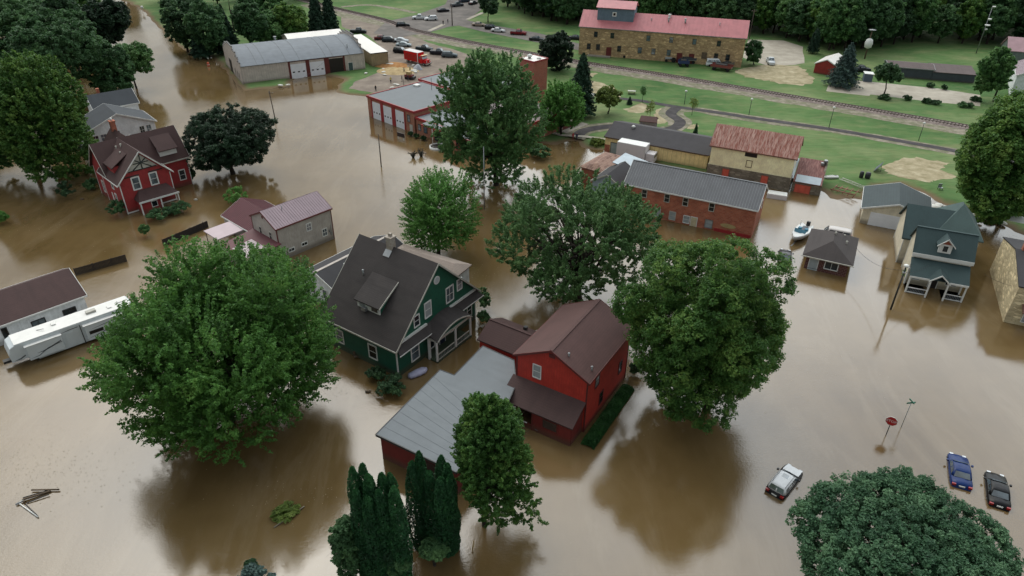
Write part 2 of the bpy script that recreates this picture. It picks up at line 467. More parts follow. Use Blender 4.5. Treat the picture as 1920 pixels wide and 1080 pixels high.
ground = bpy.data.objects.new('ground', me); COL.objects.link(ground); tag(ground, kind='structure')

# the flood water
t = NT('flood_water')
geo = t.new('NewGeometry'); P0 = geo.outputs['Position']
a = t.noise(0.030, 5, 0.6, P0, stretch=(1.0, 1.0, 1)); b = t.noise(0.16, 5, 0.6, P0, stretch=(1.6, 0.6, 1)); c = t.noise(1.2, 4, 0.7, P0)
col = t.ramp(a, [(0.36, S('#55442a')), (0.5, S('#625033')), (0.64, S('#6f5d40'))])
col = t.mix(t.math('MULTIPLY', t.ramp(b, [(0.46, 0.0), (0.74, 1.0)]), 0.4), col, S('#746247'))
col = t.mix(t.math('MULTIPLY', t.ramp(c, [(0.66, 0.0), (0.76, 1.0)]), 0.12), col, S('#a39882'))
w1 = t.noise(3.2, 4, 0.7, P0, stretch=(1.0, 1.6, 1)); w2 = t.noise(0.5, 3, 0.6, P0, stretch=(0.7, 1.3, 1)); w3 = t.noise(0.045, 3, 0.5, P0)
calm = t.ramp(w3, [(0.42, 0.22), (0.6, 1.0)])
h = t.math('ADD', t.math('MULTIPLY', w1, 0.6), t.math('MULTIPLY', w2, 0.45))
h = t.math('MULTIPLY', h, calm)
v_ = t.new('TexNoise'); v_.inputs['Scale'].default_value = 0.05; v_.inputs['Detail'].default_value = 7; v_.inputs['Roughness'].default_value = .62; v_.inputs['Distortion'].default_value = 2.2
mp_ = t.new('Mapping'); mp_.inputs['Scale'].default_value = (1.9, .55, 1); mp_.inputs['Rotation'].default_value = (0, 0, R(-32)); t.link(P0, mp_.inputs[0]); t.link(mp_.outputs[0], v_.inputs['Vector'])
col = t.mix(t.math('MULTIPLY', t.ramp(v_.outputs[0], [(0.50, 0.0), (0.60, 1.0), (0.66, 0.2)]), 0.11), col, S('#938671'))
t.bump(h, 0.30, 0.10)
t.b.inputs['IOR'].default_value = 1.66
water_mat = t.done(col, 0.035, 0, 0.5)
xs = axis(-200, 250, 30, 5200); ys = axis(0, 350, 30, 5200)
me = grid_mesh('flood_water', xs, ys, lambda X, Y: X * 0.0, water_mat)
water = bpy.data.objects.new('flood_water', me); COL.objects.link(water); tag(water, kind='structure')

# sheets of road, gravel and bare earth laid on the land
def sheet(name, px, mat, layer=1, z=GZ, jit=0.0, sub=1, seed=0):
    pts = [at(x, y, z + 0.02 * layer) for x, y in px]
    if sub > 1:
        out = []; rnd = random.Random(seed)
        for i in range(len(pts)):
            p, q = pts[i], pts[(i + 1) % len(pts)]
            for k in range(sub):
                v = p.lerp(q, k / sub); out.append(v + Vector((rnd.uniform(-jit, jit), rnd.uniform(-jit, jit), 0)))
        pts = out
    mb = MB(); mb.poly(pts)
    o = mb.build(name, mat); tag(o, kind='structure')
    if o.data.polygons[0].normal.z < 0: o.data.flip_normals()
    return o

def earth(name, ha, hb, hc, s=0.5):
    key = ('earth', name)
    if key in _mc: return _mc[key]
    t = NT(name); geo = t.new('NewGeometry'); P = geo.outputs['Position']
    n1 = t.noise(s, 6, 0.65, P); n2 = t.noise(5, 3, 0.7, P)
    col = t.ramp(n1, [(0.32, S(ha)), (0.52, S(hb)), (0.7, S(hc))])
    col = t.mix(t.math('MULTIPLY', n2, 0.35), col, scale_col(S(ha), 0.7))
    t.bump(n2, 0.4, 0.05)
    _mc[key] = t.done(col, 0.95, 0, 0.2); return _mc[key]
gravel_m = earth('gravel', '#6f655c', '#82776c', '#958a7d', 0.25)
asphalt_m = earth('worn_asphalt', '#5e5a57', '#6f6a66', '#807a74', 0.2)
straw_m = earth('straw_and_sand', '#7f7759', '#9f9478', '#b8ae94', 0.5)
edge_m = earth('dusty_verge', '#5d6648', '#80796a', '#a0978a', 0.7)
tar_m = earth('dark_tar_path', '#3a3839', '#474445', '#565253', 0.6)
ballast_m = earth('rail_ballast', '#6b605c', '#8a7e78', '#a79d96', 0.9)
conc_m = earth('pale_concrete', '#979083', '#a8a194', '#b8b1a3', 0.3)

def strip(name, px, width, mat, layer=1, z=GZ, extra=()):
    """a ribbon of even width along a line of pixels, smoothed"""
    P = [at(x, y, z) for x, y in px]
    Q = []
    for i in range(len(P) - 1):
        p0, p1, p2, p3 = P[max(i - 1, 0)], P[i], P[i + 1], P[min(i + 2, len(P) - 1)]
        for k in range(14):
            u = k / 14
            Q.append(0.5 * ((2 * p1) + (p2 - p0) * u + (2 * p0 - 5 * p1 + 4 * p2 - p3) * u * u + (3 * p1 - p0 - 3 * p2 + p3) * u ** 3))
    Q.append(P[-1])
    mb = MB(); L = []
    for i, q in enumerate(Q):
        d = (Q[min(i + 1, len(Q) - 1)] - Q[max(i - 1, 0)]).normalized(); n = Vector((-d.y, d.x, 0))
        w = (width(i / (len(Q) - 1)) if callable(width) else width) * (1 if name not in ('verge',) else 0.8 + 0.45 * float(vnoise(np.array([q.x + 500]), np.array([q.y + 500]), 4.0, 7)[0]))
        L.append((q + n * w / 2 + Vector((0, 0, 0.02 * layer)), q - n * w / 2 + Vector((0, 0, 0.02 * layer))))
    for i in range(len(L) - 1): mb.poly([L[i][1], L[i + 1][1], L[i + 1][0], L[i][0]])
    o = mb.build(name, mat)
    if name: tag(o, kind='structure')
    return o, Q

# gravel yard beside the barn, running up to the crossing and the road beyond
sheet('gravel_yard', [(655, 166), (668, 152), (722, 130), (716, 92), (690, 66), (640, 50), (640, 30), (700, 45), (745, 42), (772, 60), (800, 80), (850, 92), (882, 104), (905, 118),
                      (905, 180), (900, 212), (800, 194), (690, 172)], gravel_m, 0.5, sub=4, jit=0.35, seed=3)
sheet('road', [(700, 62), (725, 40), (780, 28), (835, 8), (852, -30), (920, -30), (903, 18), (876, 38), (905, 44), (1010, 62), (1110, 88), (1100, 97), (990, 76), (900, 58), (860, 48), (842, 50), (800, 62), (770, 66), (740, 72)],
      asphalt_m, 2.5)
sheet('gravel_lot', [(1392, 108), (1402, 74), (1470, 76), (1505, 88), (1508, 118), (1490, 122), (1440, 124)], conc_m, 1, sub=3, jit=0.3)
sheet('bare_earth', [(1378, 133), (1420, 122), (1500, 122), (1520, 142), (1530, 156), (1490, 160), (1440, 152), (1400, 145)], straw_m, 1.4, sub=6, jit=0.8, seed=5)
sheet('concrete_pad', [(1549, 171), (1553, 160), (1600, 164), (1598, 150), (1660, 156), (1760, 166), (1838, 178), (1838, 199), (1750, 191), (1690, 184), (1632, 177), (1630, 180)], conc_m, 1)
sheet('sand_patch', [(1652, 312), (1690, 297), (1720, 295), (1780, 306), (1762, 318), (1795, 332), (1760, 337), (1740, 341), (1700, 335), (1665, 325)], straw_m, 1, sub=6, jit=0.4, seed=2)
for i, px in enumerate([[(1100, 150), (1125, 154), (1150, 165), (1165, 186), (1150, 190), (1110, 180), (1095, 170)],
                        [(1170, 205), (1205, 192), (1222, 205), (1200, 212), (1180, 210)],
                        [(1228, 206), (1250, 200), (1262, 212), (1248, 232), (1225, 230), (1226, 218)],
                        [(1285, 232), (1310, 234), (1300, 243), (1288, 241)], [(1098, 137), (1120, 137), (1112, 144), (1100, 143)],
                        [(1275, 262), (1290, 236), (1272, 204), (1262, 206)]][:5]):
    sheet('straw_patch', px, straw_m, 0.4 + .1 * i, sub=4, jit=0.4, seed=i)
# dusty verges beside the railway and the park path
strip('verge', [(575, 8), (640, 26), (720, 44), (770, 62), (880, 86), (1000, 108), (1110, 127), (1240, 148), (1500, 192), (1700, 226), (1830, 250), (2100, 300)], 6.2, edge_m, 1)
_, rail_line = strip('rail_bed', [(560, -2), (640, 19), (720, 38), (775, 57), (880, 80), (1000, 102), (1110, 121), (1240, 141), (1500, 185), (1700, 219), (1830, 242), (2100, 292)], 4.4, ballast_m, 2)
strip('verge', [(1246, 208), (1300, 205), (1350, 213), (1420, 224), (1560, 244), (1700, 268), (1830, 292), (2100, 345)], 4.2, edge_m, 1.3)
_, path_line = strip('path', [(1150, 184), (1200, 189), (1265, 200), (1350, 212), (1420, 223), (1560, 243), (1700, 267), (1830, 291), (2100, 344)], 2.0, tar_m, 3)
strip('verge', [(1268, 202), (1258, 214), (1274, 228), (1262, 241), (1225, 247), (1160, 236), (1100, 244), (1075, 258)], 5.0, edge_m, 1.6)
strip('path', [(1268, 203), (1258, 214), (1275, 228), (1264, 240), (1225, 246), (1160, 237), (1100, 244), (1080, 258)], 2.6, tar_m, 4)
strip('path', [(1038, 250), (1055, 254), (1100, 257), (1135, 262)], 1.2, conc_m, 5)
strip('pavement', [(805, 58), (832, 46)], 1.6, conc_m, 5); strip('pavement', [(876, 37), (905, 24)], 1.6, conc_m, 5)
strip('path', [(640, 13), (700, 10), (780, 24)], 3.0, edge_m, 1.8)

# the railway track: ballast shoulder, sleepers and two rails
track = empty('railway_track', (0, 0, 0), 0, 'single railway track on red-brown ballast crossing the grass', 'railway track')
rb = MB(); sl = MB(); rl = [MB(), MB()]
RZ = GZ + 0.06
acc = 0.0
for i in range(len(rail_line) - 1):
    p, q = rail_line[i], rail_line[i + 1]; d = q - p; L = d.length; d.normalize(); n = Vector((-d.y, d.x, 0)); ang = math.atan2(d.y, d.x)
    a, b = p + Vector((0, 0, RZ - GZ)), q + Vector((0, 0, RZ - GZ))
    rb.poly([a - n * 1.9, b - n * 1.9, b - n * 1.45 + Vector((0, 0, .22)), a - n * 1.45 + Vector((0, 0, .22))])
    rb.poly([a - n * 1.45 + Vector((0, 0, .22)), b - n * 1.45 + Vector((0, 0, .22)), b + n * 1.45 + Vector((0, 0, .22)), a + n * 1.45 + Vector((0, 0, .22))])
    rb.poly([a + n * 1.45 + Vector((0, 0, .22)), b + n * 1.45 + Vector((0, 0, .22)), b + n * 1.9, a + n * 1.9])
    while acc < L:
        c = p + d * acc
        sl.box(c.x - .14, c.x + .14, c.y - 1.25, c.y + 1.25, RZ + .2, RZ + .30, rot=ang); acc += 0.75
    acc -= L
    for k, s in enumerate((-0.75, 0.75)):
        rl[k].slab([a + n * (s - .05) + Vector((0, 0, .42)), b + n * (s - .05) + Vector((0, 0, .42)), b + n * (s + .05) + Vector((0, 0, .42)), a + n * (s + .05) + Vector((0, 0, .42))], .13)
rb.build('ballast', ballast_m, track); sl.build('sleepers', plain('sleeper_wood', '#3a2d29', 0.9, 0.3), track)
for k in (0, 1): rl[k].build('rail', plain('rail_steel', '#6d5f58', 0.5, 0.2, 2, 0.3), track)
# ------------------------------------------------------------------ buildings
class Wing:
    """a rectangular body of a building in its own frame; parts are children of the building's root"""
    def __init__(s, root, cx, cy, yaw, W, D):
        s.root, s.W, s.D = root, W, D
        d = Vector((cx - root.location.x, cy - root.location.y)); a = root.rotation_euler.z
        c, n = math.cos(-a), math.sin(-a)
        s.loc = (d.x * c - d.y * n, d.x * n + d.y * c, 0); s.rot = R(yaw) - a
        s.world_yaw = R(yaw); s.wc = (cx, cy)
    def mk(s, mb, name, mat, parent=None, bevel=0.0):
        if parent is None: return mb.build(name, mat, s.root, s.loc, s.rot, bevel)
        return mb.build(name, mat, parent, (0, 0, 0), 0, bevel)
    def walls(s, mat, He, Hr=None, axis='x', inset=0.4, z0=-1.0, name='wall', trim=None):
        w, d = s.W / 2 - inset, s.D / 2 - inset; s.w, s.d, s.He = w, d, He
        mb = MB()
        if Hr is None or Hr <= He: mb.box(-w, w, -d, d, z0, He)
        else:
            half = (s.D if axis == 'x' else s.W) / 2
            slope = (Hr - He) / half; e = He + slope * inset - 0.12; r = Hr - 0.12
            if axis == 'x':
                A = [(-w, -d, z0), (-w, -d, e), (-w, 0, r), (-w, d, e), (-w, d, z0)]; B = [(w, y, z) for _, y, z in A]
            else:
                A = [(-w, -d, z0), (-w, -d, e), (0, -d, r), (w, -d, e), (w, -d, z0)]; B = [(x, d, z) for x, _, z in A]
                A, B = B, A
            n = 5; mb.poly(A[::-1] if axis == 'x' else A[::-1]); mb.poly(B)
            for k in range(n):
                k2 = (k + 1) % n; mb.poly([A[k], A[k2], B[k2], B[k]])
        o = s.mk(mb, name, mat)
        bm_fix(o)
        if trim:
            top = He + 0.02
            for x in (-w, w):
                for y in (-d, d):
                    sx, sy = (1 if x > 0 else -1), (1 if y > 0 else -1)
                    t = MB(); t.box(x - .10 * sx, x + .04 * sx, y - .10 * sy, y + .04 * sy, z0, top - 0.05); s.mk(t, 'corner_trim', trim)
        return o
    def gable(s, mat, He, Hr, axis='x', th=0.16, name='roof', ribs=0, fascia=None, ridge=None, rib_mat=None):
        W2, D2 = s.W / 2, s.D / 2; mb = MB()
        if axis == 'x':
            for sg in (-1, 1):
                pts = [(-W2, sg * D2, He), (W2, sg * D2, He), (W2, 0, Hr), (-W2, 0, Hr)]
                mb.slab(pts if sg < 0 else pts[::-1], th)
        else:
            for sg in (-1, 1):
                pts = [(sg * W2, D2, He), (sg * W2, -D2, He), (0, -D2, Hr), (0, D2, Hr)]
                mb.slab(pts if sg < 0 else pts[::-1], th)
        if ribs:
            L = s.W if axis == 'x' else s.D; k = int(L / ribs)
            for i in range(k + 1):
                u = -L / 2 + 0.02 + i * (L - .04) / k
                for sg in (-1, 1):
                    if axis == 'x': q = [(u - .03, sg * D2, He + .05), (u + .03, sg * D2, He + .05), (u + .03, 0, Hr + .05), (u - .03, 0, Hr + .05)]
                    else: q = [(sg * W2, u + .03, He + .05), (sg * W2, u - .03, He + .05), (0, u - .03, Hr + .05), (0, u + .03, Hr + .05)]
                    mb.slab(q if sg < 0 else q[::-1], .05, 1)
        o = s.mk(mb, name, [mat, rib_mat or mat]); o_roof = o
        if fascia:
            f = MB()
            if axis == 'x':
                for x in (-W2 - .03, W2 + .03):
                    for sg in (-1, 1): f.slab([(x - .03, sg * (D2 + .02), He + .03), (x + .03, sg * (D2 + .02), He + .03), (x + .03, 0, Hr + .03), (x - .03, 0, Hr + .03)] if sg < 0 else
                                              [(x - .03, 0, Hr + .03), (x + .03, 0, Hr + .03), (x + .03, D2 + .02, He + .03), (x - .03, D2 + .02, He + .03)], .26)
                for sg in (-1, 1): f.box(-W2, W2, sg * (D2 + .005), sg * (D2 + .065), He - .22, He - .01)
            else:
                for y in (-D2 - .03, D2 + .03):
                    for sg in (-1, 1): f.slab([(sg * (W2 + .02), y + .03, He + .03), (sg * (W2 + .02), y - .03, He + .03), (0, y - .03, Hr + .03), (0, y + .03, Hr + .03)] if sg < 0 else
                                              [(0, y + .03, Hr + .03), (0, y - .03, Hr + .03), (W2 + .02, y - .03, He + .03), (W2 + .02, y + .03, He + .03)], .26)
                for sg in (-1, 1): f.box(sg * (W2 + .005), sg * (W2 + .065), -D2, D2, He - .22, He - .01)
            s.mk(f, 'fascia', fascia)
        if ridge:
            r = MB()
            if axis == 'x': r.slab([(-W2, -.16, Hr + .03), (W2, -.16, Hr + .03), (W2, .16, Hr + .03), (-W2, .16, Hr + .03)], .1)
            else: r.slab([(-.16, D2, Hr + .03), (-.16, -D2, Hr + .03), (.16, -D2, Hr + .03), (.16, D2, Hr + .03)], .1)
            s.mk(r, 'ridge_cap', ridge, None)
        return o_roof
    def hip(s, mat, He, Hr, ridge=0.0, th=0.16, name='roof', axis='x', off=0):
        W2, D2 = s.W / 2, s.D / 2; mb = MB()
        a, b = ((-ridge / 2 + off, 0, Hr), (ridge / 2 + off, 0, Hr)) if axis == 'x' else ((0, -ridge / 2 + off, Hr), (0, ridge / 2 + off, Hr))
        c = [(-W2, -D2, He), (W2, -D2, He), (W2, D2, He), (-W2, D2, He)]
        if axis == 'x': F = [[c[0], c[1], b, a], [c[1], c[2], b], [c[2], c[3], a, b], [c[3], c[0], a]]
        else: F = [[c[0], c[1], a], [c[1], c[2], b, a], [c[2], c[3], b], [c[3], c[0], a, b]]
        for q in F:
            u = []
            for p in q:
                if not u or (Vector(p) - Vector(u[-1])).length > 1e-4: u.append(p)
            mb.poly(u)
        mb.box(-W2, W2, -D2, D2, He - th, He - 0.002)
        return s.mk(mb, name, mat)
    def shed(s, mat, zf, zb, th=0.14, name='roof', W=None, y0=None, y1=None, x0=None, x1=None):
        """one slope from z=zf at y0 to zb at y1"""
        x0 = -s.W / 2 if x0 is None else x0; x1 = s.W / 2 if x1 is None else x1
        y0 = -s.D / 2 if y0 is None else y0; y1 = s.D / 2 if y1 is None else y1
        mb = MB(); mb.slab([(x0, y0, zf), (x1, y0, zf), (x1, y1, zb), (x0, y1, zb)], th); return s.mk(mb, name, mat)
    def face(s, side):
        """origin, right vector, outward vector of a wall"""
        w, d = s.w, s.d
        return {'f': (Vector((0, -d, 0)), Vector((1, 0, 0)), Vector((0, -1, 0))), 'b': (Vector((0, d, 0)), Vector((-1, 0, 0)), Vector((0, 1, 0))),
                'l': (Vector((-w, 0, 0)), Vector((0, -1, 0)), Vector((-1, 0, 0))), 'r': (Vector((w, 0, 0)), Vector((0, 1, 0)), Vector((1, 0, 0)))}[side]
    def fbox(s, mb, side, u0, u1, z0, z1, o0, o1, mi=0):
        o, r, n = s.face(side); a = o + r * u0 + n * o0; b = o + r * u1 + n * o1
        mb.box(a.x, b.x, a.y, b.y, z0, z1, mi)
    def window(s, side, u, z, w=0.9, h=1.4, frame='white', pane='glass', tw=0.1, bars='h', off=0.0, name='window', label=None, pm=None):
        fm = M[frame] if isinstance(frame, str) else frame
        mb = MB(); a, b = u - w / 2, u + w / 2
        s.fbox(mb, side, a - tw, a, z - tw, z + h + tw, off - .02, off + .06); s.fbox(mb, side, b, b + tw, z - tw, z + h + tw, off - .02, off + .06)
        s.fbox(mb, side, a, b, z + h, z + h + tw * 1.2, off - .02, off + .075); s.fbox(mb, side, a, b, z - tw, z, off - .02, off + .09)
        if 'h' in bars: s.fbox(mb, side, a, b, z + h * .48, z + h * .48 + .06, off - .01, off + .035)
        if 'v' in bars: s.fbox(mb, side, u - .025, u + .025, z + .001, z + h - .001, off - .01, off + .033)
        o = s.mk(mb, name, fm)
        p = MB(); s.fbox(p, side, a + .002, b - .002, z + .002, z + h - .002, off - .015, off + .015)
        if pane == 'glass' and pm is None:
            s.win_n = getattr(s, 'win_n', int(abs(s.loc[0] * 7 + s.W * 3))) + 1; pm = (M['glass'], glass('sky_glass', '#4b565c', .08), M['glass'], glass('curtain_glass', '#75777a', .25))[s.win_n * 5 % 7 % 4]
        s.mk(p, 'pane', pm or M[pane], o)
        if label: o['label'] = label
        return o
    def door(s, side, u, z, w=1.0, h=2.0, mat=None, frame='white', tw=0.1, name='door', label=None, knob=True, off=0.0):
        mb = MB(); a, b = u - w / 2, u + w / 2
        s.fbox(mb, side, a, b, z, z + h, off - .02, off + .04)
        for k in range(3): s.fbox(mb, side, a + .12, b - .12, z + .15 + k * h * .3, z + .15 + k * h * .3 + h * .2, off + .03, off + .055)
        o = s.mk(mb, name, mat)
        f = MB(); s.fbox(f, side, a - tw, a, z, z + h + tw, off - .02, off + .07); s.fbox(f, side, b, b + tw, z, z + h + tw, off - .02, off + .07)
        s.fbox(f, side, a, b, z + h, z + h + tw, off - .02, off + .068)
        s.mk(f, 'door_frame', M[frame] if isinstance(frame, str) else frame, o)
        if label: o['label'] = label
        return o
    def bay_door(s, side, u, z, w, h, mat, panes=3, zp=0.42, label=None, seam=4):
        mb = MB(); a, b = u - w / 2, u + w / 2; n = seam
        for k in range(n): s.fbox(mb, side, a, b, z + k * h / n + .015, z + (k + 1) * h / n - .015, -.02, .05)
        s.fbox(mb, side, a, b, z, z + h, -.03, .03)
        o = s.mk(mb, 'bay_door', mat)
        for k in range(panes):
            p = MB(); c = a + w * (k + .5) / panes; zz = z + h * zp
            s.fbox(p, side, c - w * .07, c + w * .07, zz, zz + h * .08, .04, .056); s.mk(p, 'pane', M['glass'], o)
        if label: o['label'] = label
        return o
    def part(s, name, mat, fn, bevel=0, parent=None):
        mb = MB(); fn(mb); return s.mk(mb, name, mat, parent, bevel)
    def vent(s, x, y, z, r=0.09, h=0.45, mat='steel', name='roof_vent'):
        mb = MB(); mb.tube((x, y, z - .3), (x, y, z + h), r, r, 8); mb.lathe([(r * 1.7, h), (r * 1.7, h + .06), (r * .6, h + .14)], 8, (x, y, z)); return s.mk(mb, name, M[mat] if isinstance(mat, str) else mat)

def bm_fix(o):
    import bmesh
    bm = bmesh.new(); bm.from_mesh(o.data); bmesh.ops.remove_doubles(bm, verts=bm.verts, dist=1e-4); bmesh.ops.recalc_face_normals(bm, faces=bm.faces)
    bm.to_mesh(o.data); bm.free()

def house(name, cx, cy, yaw, label, cat='house', group=None):
    return empty(name, (cx, cy, 0), R(yaw), label, cat, group)
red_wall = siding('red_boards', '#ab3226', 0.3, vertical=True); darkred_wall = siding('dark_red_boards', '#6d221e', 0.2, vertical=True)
vic_wall = siding('brick_red_clapboard', '#962f30', 0.14); green_wall = siding('dark_green_clapboard', '#11533f', 0.16)
white_wall = siding('white_clapboard', '#dde1e3', 0.16); grey_wall = siding('grey_vinyl_siding', '#a8a29a', 0.18)
cream_wall = siding('cream_siding', '#d2cab4', 0.2); yellow_wall = siding('pale_yellow_boards', '#f4e9bd', 0.22, dirt=0.2)
yellow_metal = siding('yellow_sheet_wall', '#e3cc92', 0.9, vertical=True, dirt=0.5); putty_wall = siding('putty_metal_panels', '#bbb1a8', 0.6, vertical=True)
beige_wall = siding('beige_panel', '#8f8164', 0.6, vertical=True); bluegrey_wall = siding('bluegrey_boards', '#5f7280', 0.2); slate_wall = siding('slate_boards', '#3f464d', 0.22)
brown_roof = shingles('brown_shingles', '#523a37'); maroon_roof = shingles('maroon_shingles', '#422e2c'); char_roof = shingles('charcoal_shingles', '#373231', streak=0.75, var=.22)
grey_shingle = shingles('grey_shingles', '#363b40'); green_shingle = shingles('spruce_green_shingles', '#304243'); dark_shingle = shingles('dark_slate_shingles', '#302f32')
ranch_roof = shingles('brown_grey_shingles', '#3a3433', streak=0.6); tan_roof = shingles('tan_shingles', '#857970', streak=0.2)
flat_grey = shingles('grey_roofing_felt', '#696f73', rough=0.7, var=0.1, streak=0.25, light=1.15)
plum_metal = metal_roof('plum_metal', '#87757c', .55); maroon_metal = metal_roof('maroon_metal', '#56262e', .6); pink_metal = metal_roof('pink_metal', '#b0696d')
grey_metal = metal_roof('grey_metal', '#55575b', .6); rust_metal = metal_roof('rusty_tin', '#a8887c', 0.7, 0.62, '#7a3f30'); rust_metal2 = metal_roof('rusty_tin_dark', '#8a5d54', 0.7, 0.7, '#5e2b25')
white_metal = metal_roof('white_metal', '#d3cfc9', 0.4, var=0.05); barn_metal = metal_roof('blue_grey_metal', '#646b72', .7); pale_metal = metal_roof('pale_blue_metal', '#98a5ad')
palepink = metal_roof('pale_pink_panel', '#ac9ba0', 0.5, var=0.08)
red_trim = plain('red_trim', '#8e2528', 0.5, 0.1); darkred_trim = plain('dark_red_trim', '#5a2320', 0.6, 0.1)
orange_brick = bricks('orange_brick', '#a56c54', '#915c47'); tower_brick = bricks('tower_brick', '#a05a46', '#914f3e', stain=0.15); old_brick = bricks('old_red_brick', '#974f37', '#ad674c', stain=0.55)
ranch_brick = bricks('maroon_brick', '#4d2724', '#5c302b'); gold_stone = stone('sandstone', '#b39a74', '#997f5e', dark='#74624a'); pale_stone = stone('pale_sandstone', '#c8ba97', '#b5a684', 1.8, '#6e6248')
grey_stone = stone('grey_rubble', '#827b6d', '#6b6457', 1.4)
W_ = M['white']

# ============ red house by the big grey roof
h = house('red_house', 7.02, 61.25, -31.2, 'bright red two-storey house with brown shingle gable roof and red porch')
w = Wing(h, 7.02, 61.25, -31.2, 9.0, 11.4)
w.walls(red_wall, 7.0, 9.35, 'y', 0.3, trim=darkred_trim); w.gable(brown_roof, 7.0, 9.35, 'y', fascia=darkred_trim, ridge=brown_roof)
w.window('f', -1.7, 4.9, 0.85, 1.6, pane='fabric'); w.window('r', -1.5, 1.3, 0.8, 1.5, frame=darkred_trim); w.window('r', 3.4, 2.2, 0.8, 1.5, frame=darkred_trim)
w.window('r', -3.0, 4.7, 0.9, 1.3, frame=darkred_trim); w.part('gable_vent', darkred_trim, lambda m: w.fbox(m, 'f', -.35, .35, 8.2, 8.7, -.02, .05))
w.vent(1.5, -4.6, 8.4); w.vent(3.9, -4.0, 7.3)
w.shed(shingles('dark_brown_shingles', '#453331'), 2.75, 4.15, name='porch_roof', y0=-8.3, y1=-5.41, x0=-4.6, x1=4.2)
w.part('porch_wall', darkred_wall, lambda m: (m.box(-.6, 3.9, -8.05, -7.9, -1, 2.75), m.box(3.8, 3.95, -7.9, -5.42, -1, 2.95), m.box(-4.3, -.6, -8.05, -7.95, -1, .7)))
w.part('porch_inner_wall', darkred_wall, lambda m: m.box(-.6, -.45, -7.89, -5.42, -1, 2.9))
w.part('porch_rail', W_, lambda m: m.box(-4.2, -1.2, -8.16, -8.08, .75, .85))
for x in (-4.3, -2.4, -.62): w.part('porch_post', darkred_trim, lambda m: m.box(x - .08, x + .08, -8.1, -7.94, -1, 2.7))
o = w.part('window', darkred_trim, lambda m: m.box(.6, 2.4, -8.12, -8.04, 1.1, 2.35)); w.part('pane', glass('dim_glass', '#241b1a'), lambda m: m.box(.7, 2.3, -8.13, -8.121, 1.2, 2.25), parent=o)
w.part('gutter', M['white'], lambda m: m.tube((-4.45, -5.5, 2), (-4.45, -5.5, 3.6), .07))
# brown-roofed rear wing
w2 = Wing(h, 0.0, 66.7, -33, 6.2, 5.4); w2.walls(red_wall, 3.5, 4.9, 'x', 0.25, name='wing_wall'); w2.gable(maroon_roof, 3.5, 4.9, 'x', name='wing_roof', ridge=maroon_roof)
w2.part('skylight', M['dark'], lambda m: m.box(1.0, 1.4, 1.0, 1.4, 4.3, 4.75))
# the big low garage with its stepped grey roof
g = house('garage', -5.0, 54.0, 58, 'low dark red garage with large stepped flat grey roof beside the red house', 'garage')
mb = MB(); Pz = lambda pts, z: [(p[0], p[1], z) for p in pts]
roofpts = [(-13.2, 50.1), (-4.9, 45.3), (-1.2, 51.6), (.6, 58.0), (0.35, 62.2), (-3.3, 64.8), (-6.2, 59.4), (-7.85, 60.3)]
c, s_ = math.cos(-R(58)), math.sin(-R(58)); loc = lambda p: ((p[0] + 5) * c - (p[1] - 54) * s_, (p[0] + 5) * s_ + (p[1] - 54) * c)
L = [loc(p) for p in roofpts]
mb.slab([(x, y, 3.5) for x, y in L], .2); mb.build('flat_roof', flat_grey, g)
mb = MB()
for k in range(len(L)):
    a, b = Vector(L[k]), Vector(L[(k + 1) % len(L)]); ang = math.atan2((b - a).y, (b - a).x); m_ = (a + b) / 2; l2 = (b - a).length / 2
    mb.box(m_.x - l2, m_.x + l2, m_.y - .05, m_.y + .05, 3.27, 3.54, rot=ang)
mb.build('roof_edge', M['dark'], g)
mb = MB(); cc = sum((Vector(p) for p in L), Vector((0, 0))) / len(L)
Li = [tuple(Vector(p) + (cc - Vector(p)).normalized() * .45) for p in L]; mb.slab([(x, y, 3.29) for x, y in Li], 4.3); mb.build('wall', darkred_wall, g)
seam = MB(); q0, q1 = Vector(L[0]), Vector(L[1]); q2, q3 = Vector(L[7]), Vector(L[3])
for k in range(1, 9):
    a = q0.lerp(Vector(L[7]), k / 9 * 1.0); b = q1.lerp(Vector(L[2]), k / 9 * 1.0)
    d = b - a; ang = math.atan2(d.y, d.x); m_ = (a + b) / 2; seam.box(m_.x - d.length / 2 + .1, m_.x + d.length / 2 - .1, m_.y - .02, m_.y + .02, 3.5, 3.512, rot=ang)
seam.build('roof_seams', plain('seam_tar', '#595e62', 0.7), g)
mb = MB(); a, b = Vector(Li[0]), Vector(Li[1]); d = b - a; ang = math.atan2(d.y, d.x); m_ = a + d * .66; mb.box(m_.x - 1.5, m_.x + 1.5, m_.y - .07, m_.y + .07, -1, 2.6, rot=ang); mb.build('garage_door', plain('dark_door', '#2c1513', .6), g)

# ============ green house
h = house('green_house', -13.71, 72.5, 56.1, 'dark green clapboard house with steep charcoal roof, dormer and arched white-trimmed porch')
w = Wing(h, -13.71, 72.5, 56.1, 16.04, 12.59)
w.walls(green_wall, 4.25, 12.08, 'y', 0.55, trim=W_); w.gable(char_roof, 4.25, 12.08, 'y', fascia=M['offwhite'], th=.2)
